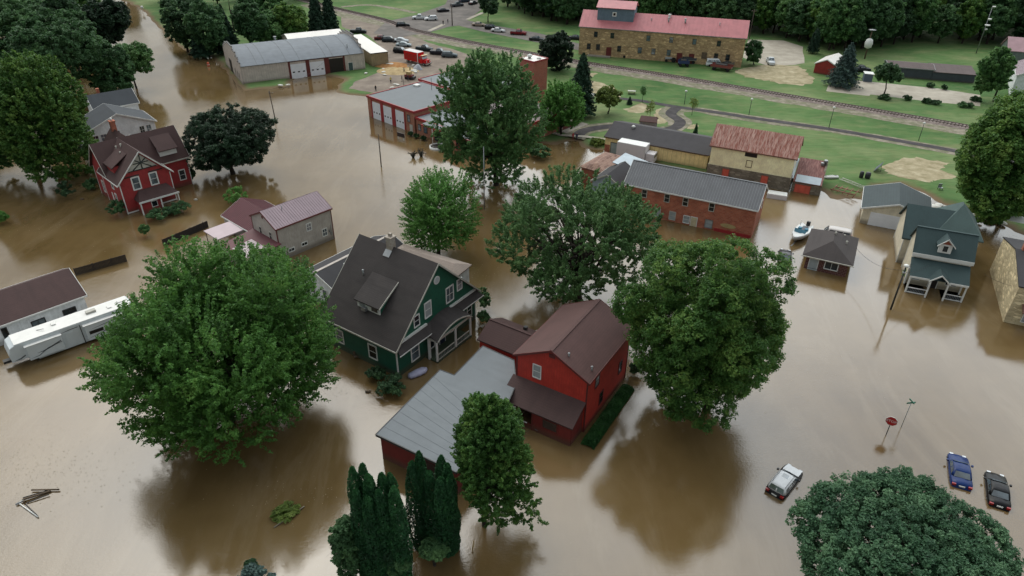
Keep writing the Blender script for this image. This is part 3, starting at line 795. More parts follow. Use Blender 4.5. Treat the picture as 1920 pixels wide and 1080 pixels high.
# pent roof across the front gable with white edge
w.part('pent_roof', char_roof, lambda m: m.slab([(-7.9, -6.75, 3.85), (7.9, -6.75, 3.85), (7.5, -5.76, 4.6), (-7.5, -5.76, 4.6)], .12))
w.part('pent_edge', W_, lambda m: (m.box(-7.4, -2.2, -5.98, -5.75, 4.55, 4.8), m.box(2.2, 7.4, -5.98, -5.75, 4.55, 4.8), m.box(-7.95, 7.95, -6.8, -6.751, 3.68, 3.8)))
for u, z, ww, hh, k in ((-3.75, 5.3, .8, 1.35, 'h'), (-1.7, 5.5, 1.0, 1.9, 'h'), (2.4, 5.5, 1.25, 1.95, 'hv'), (4.35, 6.2, .8, 1.35, 'h')):
    w.window('f', u, z, ww, hh, tw=.14, bars=k, pane='fabric' if abs(u + 1.7) < .1 else 'glass')
o = w.part('round_window', W_, lambda m: m.tube((.1, -5.7, 9.6), (.1, -5.85, 9.6), .52, .52, 18)); w.part('pane', plain('louvre_white', '#a9aeb0'), lambda m: m.tube((.1, -5.8, 9.6), (.1, -5.87, 9.6), .4, .4, 16), parent=o)
w.window('f', -4.4, .85, 1.2, 2.1, tw=.16); w.window('f', -1.4, .7, .9, 2.0, tw=.12); w.window('f', 2.9, .9, 1.3, 1.9, tw=.12); w.window('f', 6.2, 1.2, .8, 1.7, tw=.12)
w.window('l', 1.9, 1.2, 1.15, 1.8, tw=.15); w.window('l', -3.6, 1.2, 1.1, 1.7, tw=.14)
w.door('f', .6, -.2, 1.0, 2.5, mat=plain('navy_door', '#20283c', .4))
# arched portico
px0, px1, py = -2.75, 4.0, -7.9
ar = MB(); N = 14
def arc(u): return 3.15 + 1.15 * math.sin(math.pi * u) ** 0.8
for k in range(N):
    u0, u1 = k / N, (k + 1) / N; xa, xb = px0 + (px1 - px0) * u0, px0 + (px1 - px0) * u1
    ar.slab([(xa, py, arc(u0)), (xb, py, arc(u1)), (xb, -5.6, arc(u1) + .75), (xa, -5.6, arc(u0) + .75)], .12)
w.mk(ar, 'portico_roof', char_roof)
ae = MB()
for k in range(N):
    u0, u1 = k / N, (k + 1) / N; xa, xb = px0 + (px1 - px0) * u0, px0 + (px1 - px0) * u1
    ae.slab([(xa, py - .08, arc(u0) + .03), (xb, py - .08, arc(u1) + .03), (xb, py - .005, arc(u1) + .03), (xa, py - .005, arc(u0) + .03)], .16)
w.mk(ae, 'arch_trim', M['offwhite'])
w.part('portico_gable', green_wall, lambda m: m.poly([(px0 + (px1 - px0) * k / N, py + .35, arc(k / N) - .14) for k in range(N + 1)] + [(px1, py + .35, 3.05), (px0, py + .35, 3.05)]))
w.part('porch_beam', M['offwhite'], lambda m: (m.box(px0, px1, py + .18, py + .34, 2.98, 3.22), m.box(px0, px0 + .15, py + .35, -5.75, 2.98, 3.2), m.box(px1 - .15, px1, py + .35, -5.75, 2.98, 3.2)))
for x in (px0 + .1, (px0 + px1) / 2 + .3, px1 - .1): w.part('porch_post', W_, lambda m: m.box(x - .1, x + .1, py + .15, py + .35, -1, 2.98))
w.part('porch_post', W_, lambda m: m.box(px0 - .03, px0 + .23, -6.6, -6.34, -1, 2.98))
w.part('porch_rail', M['offwhite'], lambda m: (m.box(px0 + .25, px1 - .25, py + .2, py + .3, 1.0, 1.1), m.box(px0 + .25, px1 - .25, py + .2, py + .3, .25, .33)))
w.part('porch_balusters', M['fabric'], lambda m: [m.box(px0 + .3 + k * .28, px0 + .34 + k * .28, py + .23, py + .27, .33, 1.0) for k in range(21)])
w.part('porch_floor', green_wall, lambda m: m.box(px0, px1, py + .1, -5.75, -1, .2))
# dormer on the left slope
dz = lambda x: 4.25 + (8.02 + x) * (12.08 - 4.25) / 8.02
w.part('dormer_roof', char_roof, lambda m: m.slab([(-6.15, 1.8, 7.5), (-6.15, -2.3, 7.5), (-2.7, -2.3, 9.5), (-2.7, 1.8, 9.5)], .16))
w.part('dormer_wall', green_wall, lambda m: m.slab([(-5.75, 1.55, 7.58), (-5.75, -2.05, 7.58), (-3.3, -2.05, 9.0), (-3.3, 1.55, 9.0)], 1.9))
o = w.part('dormer_window', W_, lambda m: m.box(-5.87, -5.74, -2.05, 1.55, 6.45, 7.34))
w.part('pane', M['glass'], lambda m: m.box(-5.9, -5.871, -1.7, -.75, 6.6, 7.22), parent=o); w.part('pane', M['fabric'], lambda m: m.box(-5.9, -5.871, .3, 1.2, 6.6, 7.22), parent=o)
w.part('dormer_barge', M['offwhite'], lambda m: m.slab([(-6.2, -2.38, 7.52), (-2.7, -2.38, 9.52), (-2.7, -2.31, 9.52), (-6.2, -2.31, 7.52)], .2))
w.part('air_conditioner', M['steel'], lambda m: m.box(-6.3, -5.901, -.1, .6, 6.4, 6.85))
w.part('chimney', bricks('worn_chimney_brick', '#8c7f72', '#a29a90'), lambda m: (m.box(-.45, .35, .6, 1.4, 11.3, 13.2), m.box(-.55, .45, .5, 1.5, 13.2, 13.4), m.box(-.2, .15, .8, 1.2, 13.4, 13.8)))
w.part('chimney_flashing', M['steel'], lambda m: m.slab([(-1.1, 1.5, 11.13), (-1.1, .5, 11.13), (-.46, .5, 11.74), (-.46, 1.5, 11.74)], .05))
w.vent(-3.2, 2.9, 8.95, .1, .6)
# ============ white house behind the green one
h = house('white_house', -22.8, 84.1, 53, 'white house with dark shingle roof and tan rear roof behind the green house')
w = Wing(h, -21.6, 83.6, 53, 14.0, 8.6); w.walls(white_wall, 3.4, 5.1, 'x', .35); w.gable(dark_shingle, 3.4, 5.1, 'x', fascia=W_)
w.window('l', .9, 1.3, .8, 1.4); w.window('l', -1.6, 1.3, .8, 1.4); w.vent(-3, -1.2, 4.9, .14, .25, 'white')
w.part('ridge_vent', plain('pale_ridge', '#a39a92'), lambda m: m.box(-7, 7, .1, .5, 4.98, 5.16))
w = Wing(h, -11.6, 82.9, -29, 11.6, 4.2); w.walls(white_wall, 4.4, None, 'x', .3, name='rear_wall'); w.hip(tan_roof, 4.5, 5.3, 8.5, name='rear_roof')
# ============ grey two-storey house with plum metal roof
h = house('grey_house', -33.95, 95.84, 49.1, 'grey vinyl two-storey house with ribbed plum metal roof and maroon side wings')
w = Wing(h, -33.95, 95.84, 49.1, 9.96, 7.08); w.walls(grey_wall, 5.33, 7.08, 'x', .18, trim=darkred_trim); w.gable(plum_metal, 5.33, 7.08, 'x', th=.1, ribs=.4, fascia=darkred_trim)
w.window('f', .6, 3.1, .75, 1.1, bars='hv'); w.window('f', 3.2, 1.2, .75, 1.1, bars='hv'); w.window('f', -.6, 1.0, .9, .45, bars='v'); w.window('f', -2.9, .9, .9, .45, bars='v')
w.window('l', 1.5, 3.0, .5, 1.1, frame=M['offwhite']); w.window('l', -1.2, 3.0, .5, 1.1, frame=M['offwhite']); w.part('gable_vent', darkred_trim, lambda m: w.fbox(m, 'l', -.2, .2, 5.9, 6.3, -.02, .04))
w.part('electric_meter', M['steel'], lambda m: (w.fbox(m, 'f', 4.2, 4.5, .9, 1.4, 0, .15), w.fbox(m, 'f', 4.32, 4.38, 1.4, 2.6, .02, .08), w.fbox(m, 'f', 3.95, 4.1, 1.5, 1.9, 0, .3)))
w.vent(-2.0, -1.0, 6.6, .06, .6)
c_, n_ = math.cos(R(49.1)), math.sin(R(49.1)); lw = lambda lx, ly: (-33.95 + lx * c_ - ly * n_, 95.84 + lx * n_ + ly * c_)
x_, y_ = lw(-1.6, 7.7); w2 = Wing(h, x_, y_, 49.1, 7.8, 8.4); w2.walls(grey_wall, 2.7, 4.5, 'y', .25, name='rear_wall'); w2.gable(maroon_metal, 2.7, 4.5, 'y', th=.1, ribs=.4, name='rear_roof', fascia=W_)
x_, y_ = lw(-7.6, -.3); w3 = Wing(h, x_, y_, 49.1, 5.4, 7.4); w3.walls(grey_wall, 2.35, None, 'y', .25, name='side_wall')
w3.part('side_roof', maroon_metal, lambda m: m.slab([(-2.7, -3.7, 2.5), (2.9, -3.7, 3.1), (2.9, 3.7, 3.1), (-2.7, 3.7, 2.5)], .12))
w3.part('skylight_sheet', palepink, lambda m: m.slab([(-2.3, -3.0, 2.56), (.9, -3.0, 2.90), (.9, 1.2, 2.90), (-2.3, 1.2, 2.56)], .03))
cp = empty('carport', (-44.3, 94.9, 0), R(50), 'open carport with pale pink flat roof beside the grey house', 'carport')
mb = MB(); mb.slab([(-2.4, -2.0, 2.5), (2.4, -2.0, 2.5), (2.4, 2.0, 2.6), (-2.4, 2.0, 2.6)], .16); mb.build('roof', palepink, cp)
for x in (-2.2, 2.2):
    for y in (-1.8, 1.8): MB().tube((x, y, -1), (x, y, 2.36), .07).build('post', M['wood'], cp)
mb = MB(); mb.box(-2.2, 2.2, -1.85, -1.78, .3, .42); mb.box(-2.2, 2.2, -1.85, -1.78, .9, 1.0); mb.build('rail', M['wood'], cp)
# ============ long garage and its fences on the left
h = house('long_garage', -66.25, 70.8, 46.6, 'long white garage with plum-brown shingle roof behind the travel trailer', 'garage')
w = Wing(h, -66.25, 70.8, 46.6, 22, 9.4); w.walls(white_wall, 2.8, 4.9, 'x', .35); w.gable(maroon_roof, 2.8, 4.9, 'x', fascia=W_)
w.window('f', 5.0, 1.0, 1.4, .6, frame='dark', bars='v'); w.window('f', 8.6, 1.0, 1.4, .6, frame='dark', bars='v'); w.window('f', 1.4, .6, .45, 1.5, frame='dark', bars='')
def wall_fence(a, b, label, hgt=1.15):
    a, b = Vector(a), Vector(b); d = b - a; r = empty('fence', (a.x, a.y, 0), math.atan2(d.y, d.x), label, 'fence')
    L_ = d.length; mb = MB(); n = int(L_ / .17)
    for k in range(n): mb.box(k * L_ / n, (k + .9) * L_ / n, -.02, .02, -.8, hgt + (.03 if k % 3 else 0))
    mb.build('boards', plain('black_brown_boards', '#2b2522', .9, .3, 3), r)
    mb = MB()
    for z in (.25, hgt - .2): mb.box(0, L_, .021, .08, z, z + .08)
    mb.build('rail', M['wood'], r)
    for k in range(int(L_ / 2.4) + 1): MB().box(k * 2.4 - .05, k * 2.4 + .05, .081, .19, -.8, hgt + .1).build('post', M['wood'], r)
wall_fence((-62.6, 84.9), (-57.3, 89.2), 'dark board fence standing in flood water by the long garage')
wall_fence((-53.9, 94.0), (-49.5, 100.6), 'dark board fence section leading to the pink carport roof')
# ============ Victorian
h = house('victorian_house', -64.71, 110.64, 46.5, 'dark red Victorian house with white timbered gable and maroon cross-gabled roof')
w = Wing(h, -64.71, 110.64, 46.5, 9.2, 9.0); w.walls(vic_wall, 5.34, 10.14, 'y', .45, trim=W_); w.gable(maroon_roof, 5.34, 10.14, 'y', fascia=W_)
w.window('f', -1.55, 3.9, 1.0, 1.9, tw=.2, pm=glass('sky_glass', '#4b565c', .08)); w.window('f', 1.35, 3.9, 1.0, 1.9, tw=.2, pm=glass('sky_glass', '#4b565c', .08))
w.part('gable_panel', M['offwhite'], lambda m: m.poly([(-2.5, -4.09, 6.9), (2.5, -4.09, 6.9), (0, -4.09, 9.6)]))
def tim(m):
    for a, b in (((-2.3, 7.0), (2.3, 7.0)), ((0, 7.0), (0, 9.5)), ((-1.5, 7.1), (.9, 8.7)), ((1.5, 7.1), (-.9, 8.7)), ((-1.2, 8.1), (1.2, 8.1)), ((-3.1, 6.2), (-.8, 6.2)), ((.8, 6.2), (3.1, 6.2))):
        m.tube((a[0], -4.12, a[1]), (b[0], -4.12, b[1]), .09, .09, 4)
w.part('gable_timbers', plain('green_black_trim', '#1f2b29'), tim)
w.part('base_board', W_, lambda m: m.box(-4.2, 4.2, -4.14, -4.06, .1, .3))
# porch at the front right
w.part('porch_roof', maroon_roof, lambda m: (m.poly([(-2.6, -6.3, 2.35), (4.0, -6.3, 2.35), (3.0, -4.2, 3.6), (-1.6, -4.2, 3.6)]), m.poly([(-2.6, -6.3, 2.35), (-1.6, -4.2, 3.6), (-2.6, -4.1, 2.36)]), m.poly([(4.0, -6.3, 2.35), (4.0, -4.1, 2.36), (3.0, -4.2, 3.6)]), m.box(-2.6, 4.0, -6.3, -4.1, 2.2, 2.348)))
w.part('porch_beam', W_, lambda m: m.box(-2.65, 4.05, -6.36, -6.301, 2.1, 2.4))
for x in (-2.4, .9, 3.8): w.part('porch_post', W_, lambda m: m.box(x - .09, x + .09, -6.25, -6.07, -1, 2.2))
w.part('porch_wall', vic_wall, lambda m: (m.box(-2.3, .8, -5.9, -5.75, -1, 2.2), m.box(-2.35, -2.2, -5.74, -4.1, -1, 2.2)))
o = w.part('porch_window', W_, lambda m: m.box(-.7, .3, -5.96, -5.901, .8, 1.9)); w.part('pane', M['glass'], lambda m: m.box(-.6, .2, -5.98, -5.961, .92, 1.78), parent=o)
w.part('side_window', W_, lambda m: w.fbox(m, 'l', -1.4, -.9, .8, 2.4, 0, .05)); w.window('l', .5, .8, .5, 1.7, tw=.2)
w.part('dormer_roof', maroon_roof, lambda m: m.slab([(-3.9, 2.2, 7.35), (-3.9, -1.6, 7.35), (-1.0, -1.6, 9.2), (-1.0, 2.2, 9.2)], .14)); w.part('dormer_wall', vic_wall, lambda m: m.box(-3.6, -1.2, -1.4, 2.0, 6.0, 7.4))
w.window('l', .3, 3.6, .8, 1.5, tw=.16)
for x, y, z in ((-1.1, 2.6, 9.1), (-.6, 1.6, 9.6), (-1.4, .2, 8.8)): w.vent(x, y, z, .1, .25, 'offwhite')
w = Wing(h, -66.14, 115.6, 46.5, 14.2, 8.0); w.walls(vic_wall, 5.24, 10.1, 'x', .45, name='main_wall', trim=W_); w.gable(maroon_roof, 5.24, 10.1, 'x', name='main_roof', fascia=M['offwhite'])
w.window('f', 5.2, 1.3, .9, 1.7, tw=.15); w.window('l', 1.5, 1.2, .6, 1.8, tw=.2); w.window('l', -1.0, 1.2, .6, 1.8, tw=.2)
w.part('dormer_roof', maroon_roof, lambda m: m.slab([(2.2, -3.6, 7.3), (5.6, -3.6, 7.3), (5.6, -.8, 9.25), (2.2, -.8, 9.25)], .14)); w.part('dormer_wall', W_, lambda m: m.box(2.4, 5.4, -3.2, -1.0, 6.1, 7.36))
for x in (-.3, 3.4, 6.2): w.vent(x, .9, 9.2, .14, .5, 'offwhite')
c_, n_ = math.cos(R(46.5)), math.sin(R(46.5)); x_, y_ = -66.14 - .5 * c_ - 5.5 * n_, 115.6 - .5 * n_ + 5.5 * c_
w = Wing(h, x_, y_, 46.5, 7.5, 7.5); w.walls(vic_wall, 5.0, 9.3, 'y', .45, name='rear_wall'); w.gable(maroon_roof, 5.0, 9.3, 'y', name='rear_roof')
w.part('chimney', old_brick, lambda m: (m.box(-.4, .4, 1.9, 2.7, 8.5, 10.6), m.box(-.5, .5, 1.8, 2.8, 10.6, 10.8)))
w.part('chimney_cap', M['white'], lambda m: m.tube((0, 2.3, 10.8), (0, 2.3, 11.3), .16))
# ============ pale houses behind it
h = house('pale_house', -80.76, 135.42, 40.6, 'white house with grey shingle gable behind the red Victorian')
w = Wing(h, -80.3, 134.9, 42, 13.8, 8.5); w.walls(white_wall, 5.5, 8.4, 'y', .4); w.gable(grey_shingle, 5.5, 8.4, 'y', fascia=W_)
w.window('f', -4.7, 3.6, 1.0, 1.2, bars='hv'); w.window('f', -3.2, 3.6, 1.0, 1.2, bars='hv'); w.window('f', -.6, 4.0, .5, .8, frame='dark'); w.window('f', 5.2, 3.4, .8, 1.5, bars='hv'); w.window('f', 3.9, 3.4, .8, 1.5, bars='hv')
w.part('porch_roof', grey_shingle, lambda m: m.slab([(-8.2, -6.5, 2.6), (-3, -6.5, 2.6), (-3, -3.9, 3.5), (-8.2, -3.9, 3.5)], .12))
h = house('pale_house', -86.87, 147.48, 41.4, 'white house with dark grey roof, farthest left beside the flooded street')
w = Wing(h, -86.87, 147.48, 41.4, 9.1, 7.0); w.walls(white_wall, 5.6, 8.0, 'x', .3); w.gable(grey_shingle, 5.6, 8.0, 'x', fascia=W_); w.window('r', 0, 3.5, .8, 1.3); w.window('f', 2.6, 3.0, .8, 1.3)
w.part('chimney', old_brick, lambda m: m.box(-2.2, -1.6, .6, 1.2, 6.8, 8.8))
# ============ ranch house
h = house('ranch_house', 48.2, 92.6, -27, 'small maroon brick house with brown hipped roof in the water')
w = Wing(h, 48.2, 92.6, -27, 7.0, 9.8); w.walls(ranch_brick, 2.3, None, 'y', .6); w.hip(ranch_roof, 2.35, 4.1, 3.4, axis='y')
w.window('f', .7, .75, 1.7, 1.1, bars='v', tw=.12); w.window('r', 1, .9, .9, 1.0); w.door('f', -1.75, -.4, 1.15, 2.2, mat=plain('pale_storm_door', '#9aa3a6', .4))
w.part('gutter', M['offwhite'], lambda m: m.box(-3.6, 3.6, -5.0, -4.9, 2.2, 2.34)); w.vent(1.4, 2.6, 3.1, .1, .3, 'offwhite'); w.vent(.1, .9, 4.0, .1, .3, 'offwhite'); w.vent(1.9, .3, 3.2, .1, .3, 'offwhite')
w.part('porch_step_rail', M['dark'], lambda m: m.path([(-2.4, -5.0, .2), (-2.4, -5.6, .9), (-.9, -5.6, .9)], .03))
# ============ two-car garage with spruce roof
h = house('garage', 64.9, 107.6, -25.5, 'cream two-car garage with wide white door and blue-grey roof by the lawn', 'garage')
w = Wing(h, 64.9, 107.6, -25.5, 10.6, 10.0); w.walls(cream_wall, 2.85, 4.6, 'y', .4); w.gable(shingles('blue_grey_shingles', '#374244'), 2.85, 4.6, 'y', fascia=W_); w.bay_door('f', .1, -.6, 7.6, 2.9, plain('bright_door_white', '#d8dbe0', .5, .04), 0)
# ============ cottage with white porch
h = house('cottage', 61.08, 87.24, -22, 'cream cottage with spruce-green roof, small dormer and white front porch')
w = Wing(h, 61.08, 87.24, -21.5, 7.7, 5.6); w.walls(cream_wall, 5.1, 8.0, 'x', .3, trim=W_); w.gable(green_shingle, 5.1, 8.0, 'x', ridge=green_shingle)
w.part('frieze_board', W_, lambda m: (m.box(-3.85, 3.85, -2.87, -2.81, 4.62, 5.12), m.box(-3.7, 3.7, -2.6, -2.5, 4.4, 4.75)))
# dormer
w.part('dormer_wall', W_, lambda m: (m.box(-.85, .75, -2.35, -.5, 5.4, 6.85), m.poly([(-.85, -2.35, 6.84), (.75, -2.35, 6.84), (-.05, -2.35, 7.6)])))
w.part('dormer_roof', green_shingle, lambda m: (m.slab([(-1.15, -2.6, 6.65), (-.05, -2.6, 7.75), (-.05, -.1, 7.75), (-1.15, -.1, 6.65)], .1), m.slab([(-.05, -2.6, 7.75), (1.05, -2.6, 6.65), (1.05, -.1, 6.65), (-.05, -.1, 7.75)], .1)))
w.part('dormer_gable', plain('terracotta_panel', '#8a4a36'), lambda m: m.poly([(-.65, -2.38, 6.9), (.55, -2.38, 6.9), (-.05, -2.38, 7.5)]))
w.part('dormer_trim', W_, lambda m: (m.slab([(-1.2, -2.68, 6.68), (-.05, -2.68, 7.83), (-.05, -2.61, 7.83), (-1.2, -2.61, 6.68)], .16), m.slab([(-.05, -2.68, 7.83), (1.1, -2.68, 6.68), (1.1, -2.61, 6.68), (-.05, -2.61, 7.83)], .16)))
o = w.part('dormer_window', W_, lambda m: m.box(-.42, .32, -2.42, -2.36, 5.75, 6.75)); w.part('pane', M['glass'], lambda m: m.box(-.34, .24, -2.44, -2.421, 5.83, 6.67), parent=o)
# porch
w.part('porch_roof', green_shingle, lambda m: m.slab([(-3.75, -5.35, 2.75), (3.65, -5.35, 2.75), (3.65, -2.52, 4.3), (-3.75, -2.52, 4.3)], .12))
w.part('porch_beam', W_, lambda m: (m.box(-3.7, -1.0, -5.42, -5.3, 2.45, 2.72), m.box(1.0, 3.6, -5.42, -5.3, 2.45, 2.72)))
w.part('porch_gable_roof', green_shingle, lambda m: (m.slab([(-1.25, -5.8, 2.7), (0, -5.8, 3.75), (0, -3.4, 3.85), (-1.25, -4.8, 2.98)], .1), m.slab([(0, -5.8, 3.75), (1.25, -5.8, 2.7), (1.25, -4.8, 2.98), (0, -3.4, 3.85)], .1)))
w.part('porch_gable_trim', W_, lambda m: (m.slab([(-1.35, -5.9, 2.68), (0, -5.9, 3.83), (0, -5.81, 3.83), (-1.35, -5.81, 2.68)], .2), m.slab([(0, -5.9, 3.83), (1.35, -5.9, 2.68), (1.35, -5.81, 2.68), (0, -5.81, 3.83)], .2)))
for x, y in ((-3.55, -5.2), (-1.1, -5.75), (1.1, -5.75), (3.45, -5.2), (-3.55, -2.7), (3.45, -3.0)): w.part('porch_post', W_, lambda m: m.box(x - .1, x + .1, y - .1, y + .1, -1, 2.6))
for x0, x1 in ((-3.5, -1.1), (1.1, 3.4)): w.part('porch_rail', W_, lambda m: (m.box(x0, x1, -5.22, -5.12, .75, .86), m.box(x0, x1, -5.22, -5.12, .02, .12)))
w.part('porch_balusters', plain('grey_balusters', '#7d8388'), lambda m: [m.box(x0 + k * .2, x0 + .05 + k * .2, -5.19, -5.15, .1, .76) for x0 in (-3.4, 1.25) for k in range(11)])
w.part('porch_floor', plain('porch_boards', '#7a7066'), lambda m: (m.box(-3.6, -1.0, -5.25, -2.52, -1, .0), m.box(1.0, 3.5, -5.25, -2.52, -1, .0)))
w.window('f', -2.3, .9, .9, 1.5); w.window('f', 2.2, .9, 1.3, 1.4, bars='v'); w.door('f', 0, -.4, 1.0, 2.3, mat=plain('dark_front_door', '#241d1a', .4))
w = Wing(h, 63.1, 95.0, -22.5, 7.0, 9.2); w.walls(cream_wall, 4.3, 7.9, 'x', .3, name='rear_wall', trim=W_); w.gable(green_shingle, 4.3, 7.9, 'x', name='rear_roof', fascia=green_shingle)
w = Wing(h, 67.0, 94.6, -22, 6.4, 9.0); w.walls(cream_wall, 5.2, None, 'x', .4, name='tower_wall'); w.hip(shingles('grey_green_shingles', '#465856'), 5.2, 8.9, 1.0, name='tower_roof', axis='y')
# ============ stone building at right edge
h = house('stone_building', 73.5, 81.5, -24, 'pale stone building with dark roof and brick chimney at right edge', 'building')
w = Wing(h, 74.6, 80.6, -24, 13.5, 15.2); w.walls(pale_stone, 5.6, 7.4, 'x', .12); w.gable(dark_shingle, 5.6, 7.4, 'x')
w.part('chimney', old_brick, lambda m: (m.box(-6.0, -5.4, -.2, .45, 6.6, 8.6), m.box(-6.08, -5.32, -.28, .53, 8.6, 8.8)))
w.part('entrance_canopy', plain('brown_canopy', '#5a3b2e'), lambda m: m.slab([(-5.5, -9.0, 2.6), (0, -9.0, 2.6), (0, -7.55, 3.2), (-5.5, -7.55, 3.2)], .12)); w.window('f', -4.2, .6, 1.2, 1.7)
# ============ long brick building
h = house('brick_building', 30.51, 107.82, -27, 'two-storey red brick building with long ribbed grey metal roof', 'building')
w = Wing(h, 30.51, 107.82, -26.5, 22.2, 8.9); w.walls(old_brick, 5.1, 7.85, 'x', .25); w.gable(grey_metal, 5.1, 7.85, 'x', th=.12, ribs=.42, fascia=W_, ridge=grey_metal, rib_mat=metal_roof('grey_metal_seam', '#77797c', .6))
for u in (-7.4, -3.5, -.4, 4.3): w.window('f', u if u != 4.3 else 3.9, 3.35, .75, 1.3, frame=M['offwhite'])
for u in (-4.8, -2.2): w.window('f', u, .4, .95, 1.35, pane='fabric', frame=M['offwhite'])
w.window('f', .2, .35, .95, 1.2, pane='fabric'); w.door('f', 1.45, -.6, .95, 2.2, mat=plain('cream_door', '#b5aa8c', .5)); w.window('f', 3.9, .35, 1.1, 1.3, pane='fabric', frame=M['steel'])
w.part('wall_sign', plain('faded_oval_sign', '#a08e62', .6), lambda m: m.poly([(7.0 + 1.25 * math.cos(a * math.pi / 10), -4.24, 1.35 + .38 * math.sin(a * math.pi / 10)) for a in range(20)]))
w.part('red_plinth', red_trim, lambda m: m.box(4.9, 10.7, -4.26, -4.21, -.5, .55)); w.window('r', 1.5, 3.2, .8, 1.2)
w2 = Wing(h, 18.0, 114.6, 58, 7.4, 6.0); w2.walls(plain('pale_blue_gable', '#8d9aa2'), 3.8, 5.6, 'x', .25, name='wing_wall'); w2.gable(dark_shingle, 3.8, 5.6, 'x', name='wing_roof', fascia=M['offwhite'])
w3 = Wing(h, 17.2, 123.4, 54, 9.6, 5.4); w3.walls(old_brick, 3.0, None, 'x', .3, name='porch_wall'); w3.hip(bricks('tile_roof', '#644539', '#8a6c5c', '#a58f80', 1.0, .8, .9, .45, .1, True), 3.1, 3.9, 6, name='tile_roof')
w4 = Wing(h, 21.4, 119.3, 58, 5.6, 5.0); w4.walls(plain('pale_blue_gable', '#8d9aa2'), 4.4, None, 'x', .2, name='link_wall'); w4.shed(pale_metal, 4.4, 5.2, name='link_roof')
# ============ long yellow shed
h = house('yellow_shed', 30.41, 135.53, -27, 'long pale yellow sheet-metal shed with low black roof', 'shed')
w = Wing(h, 30.6, 137.0, -27.5, 21.6, 11.0); w.walls(yellow_metal, 3.3, 4.9, 'x', .2); w.gable(shingles('black_felt', '#353336', var=.2, streak=.2, light=1.4), 3.3, 4.9, 'x', fascia=plain('brown_eave', '#3d2d22'))
w.part('rooftop_fan', M['white'], lambda m: m.lathe([(.25, 0), (.25, .35), (.4, .4), (.4, .55), (.1, .75)], 12, (-6.2, -1.2, 4.4)))
w.door('f', -8.6, -.2, 1.3, 2.4, mat=plain('pale_roller', '#8f9a97', .5), frame='dark'); w.window('f', -3, 1.4, 1.4, .8, frame='wood'); w.part('brick_corner', old_brick, lambda m: w.fbox(m, 'f', -10.6, -9.5, -.5, 1.6, 0, .06))
w.door('f', -1.2, -.2, 1.4, 2.2, mat=yellow_metal, frame=M['wood'])
# ============ yellow barn with rusty roof
h = house('yellow_barn', 45.18, 124.9, -26, 'pale yellow barn on a rubble stone base under a rusty tin roof', 'barn')
w = Wing(h, 45.5, 124.9, -25.5, 15.6, 8.4); w.walls(yellow_wall, 6.35, 9.3, 'x', .35); w.gable(rust_metal, 6.35, 9.3, 'x', th=.08, ribs=.8, fascia=plain('rust_edge', '#6a4638'))
w.part('stone_base', grey_stone, lambda m: m.box(-7.62, 7.62, -4.05, 4.05, -1, 2.6))
for u in (-4.1, 3.0): w.door('f', u, .2, 1.1, 2.0, mat=plain('coral_door', '#c05745', .6, .2), frame=plain('coral_frame', '#8f4a3e'), off=.25)
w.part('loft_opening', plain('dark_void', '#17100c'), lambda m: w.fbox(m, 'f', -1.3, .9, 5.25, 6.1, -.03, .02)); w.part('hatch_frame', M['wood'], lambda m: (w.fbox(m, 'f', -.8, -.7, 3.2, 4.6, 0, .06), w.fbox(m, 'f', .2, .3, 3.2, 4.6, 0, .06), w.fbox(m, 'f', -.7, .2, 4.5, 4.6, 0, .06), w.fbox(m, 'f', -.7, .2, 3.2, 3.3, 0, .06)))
w.part('downpipe', W_, lambda m: m.tube((7.5, -4.25, 2.4), (7.5, -4.25, 6.2), .06))
h = house('stone_shed', 54.9, 120.5, -25, 'rubble stone lean-to with rusty roof and wide coral red door beside the barn', 'shed')
w = Wing(h, 54.9, 120.5, -25.5, 4.9, 7.4); w.walls(grey_stone, 1.9, None, 'x', .15); w.shed(rust_metal2, 2.05, 4.1, name='roof')
w.part('end_wall', grey_stone, lambda m: (m.slab([(2.2, -3.5, 1.9), (2.55, -3.5, 1.9), (2.55, 3.5, 4.2), (2.2, 3.5, 4.2)], 2.4), m.slab([(-2.5, -3.5, 1.88), (-2.2, -3.5, 1.88), (-2.2, 3.5, 3.9), (-2.5, 3.5, 3.9)], 2.4)))
w.part('white_roof_sheet', pale_metal, lambda m: m.slab([(-2.1, -3.75, 2.09), (2.2, -3.75, 2.09), (2.2, -1.6, 2.68), (-2.1, -1.6, 2.68)], .03)); w.door('f', -.6, -.6, 2.6, 2.1, mat=plain('coral_door', '#c05745', .6, .2), frame=plain('coral_frame', '#8f4a3e'))
w.part('grey_lean_to', pale_metal, lambda m: m.slab([(-3.6, -3.3, 2.6), (-2.55, -3.3, 2.4), (-2.55, 4.1, 3.6), (-3.6, 4.1, 4.0)], .08)); w.part('roof_ventilator', M['steel'], lambda m: (m.lathe([(.22, 0), (.22, .5), (.45, .55), (.3, .9)], 10, (2.1, 2.6, 3.8)), m.box(1.4, 2.0, 2.0, 2.6, 3.75, 4.2)))
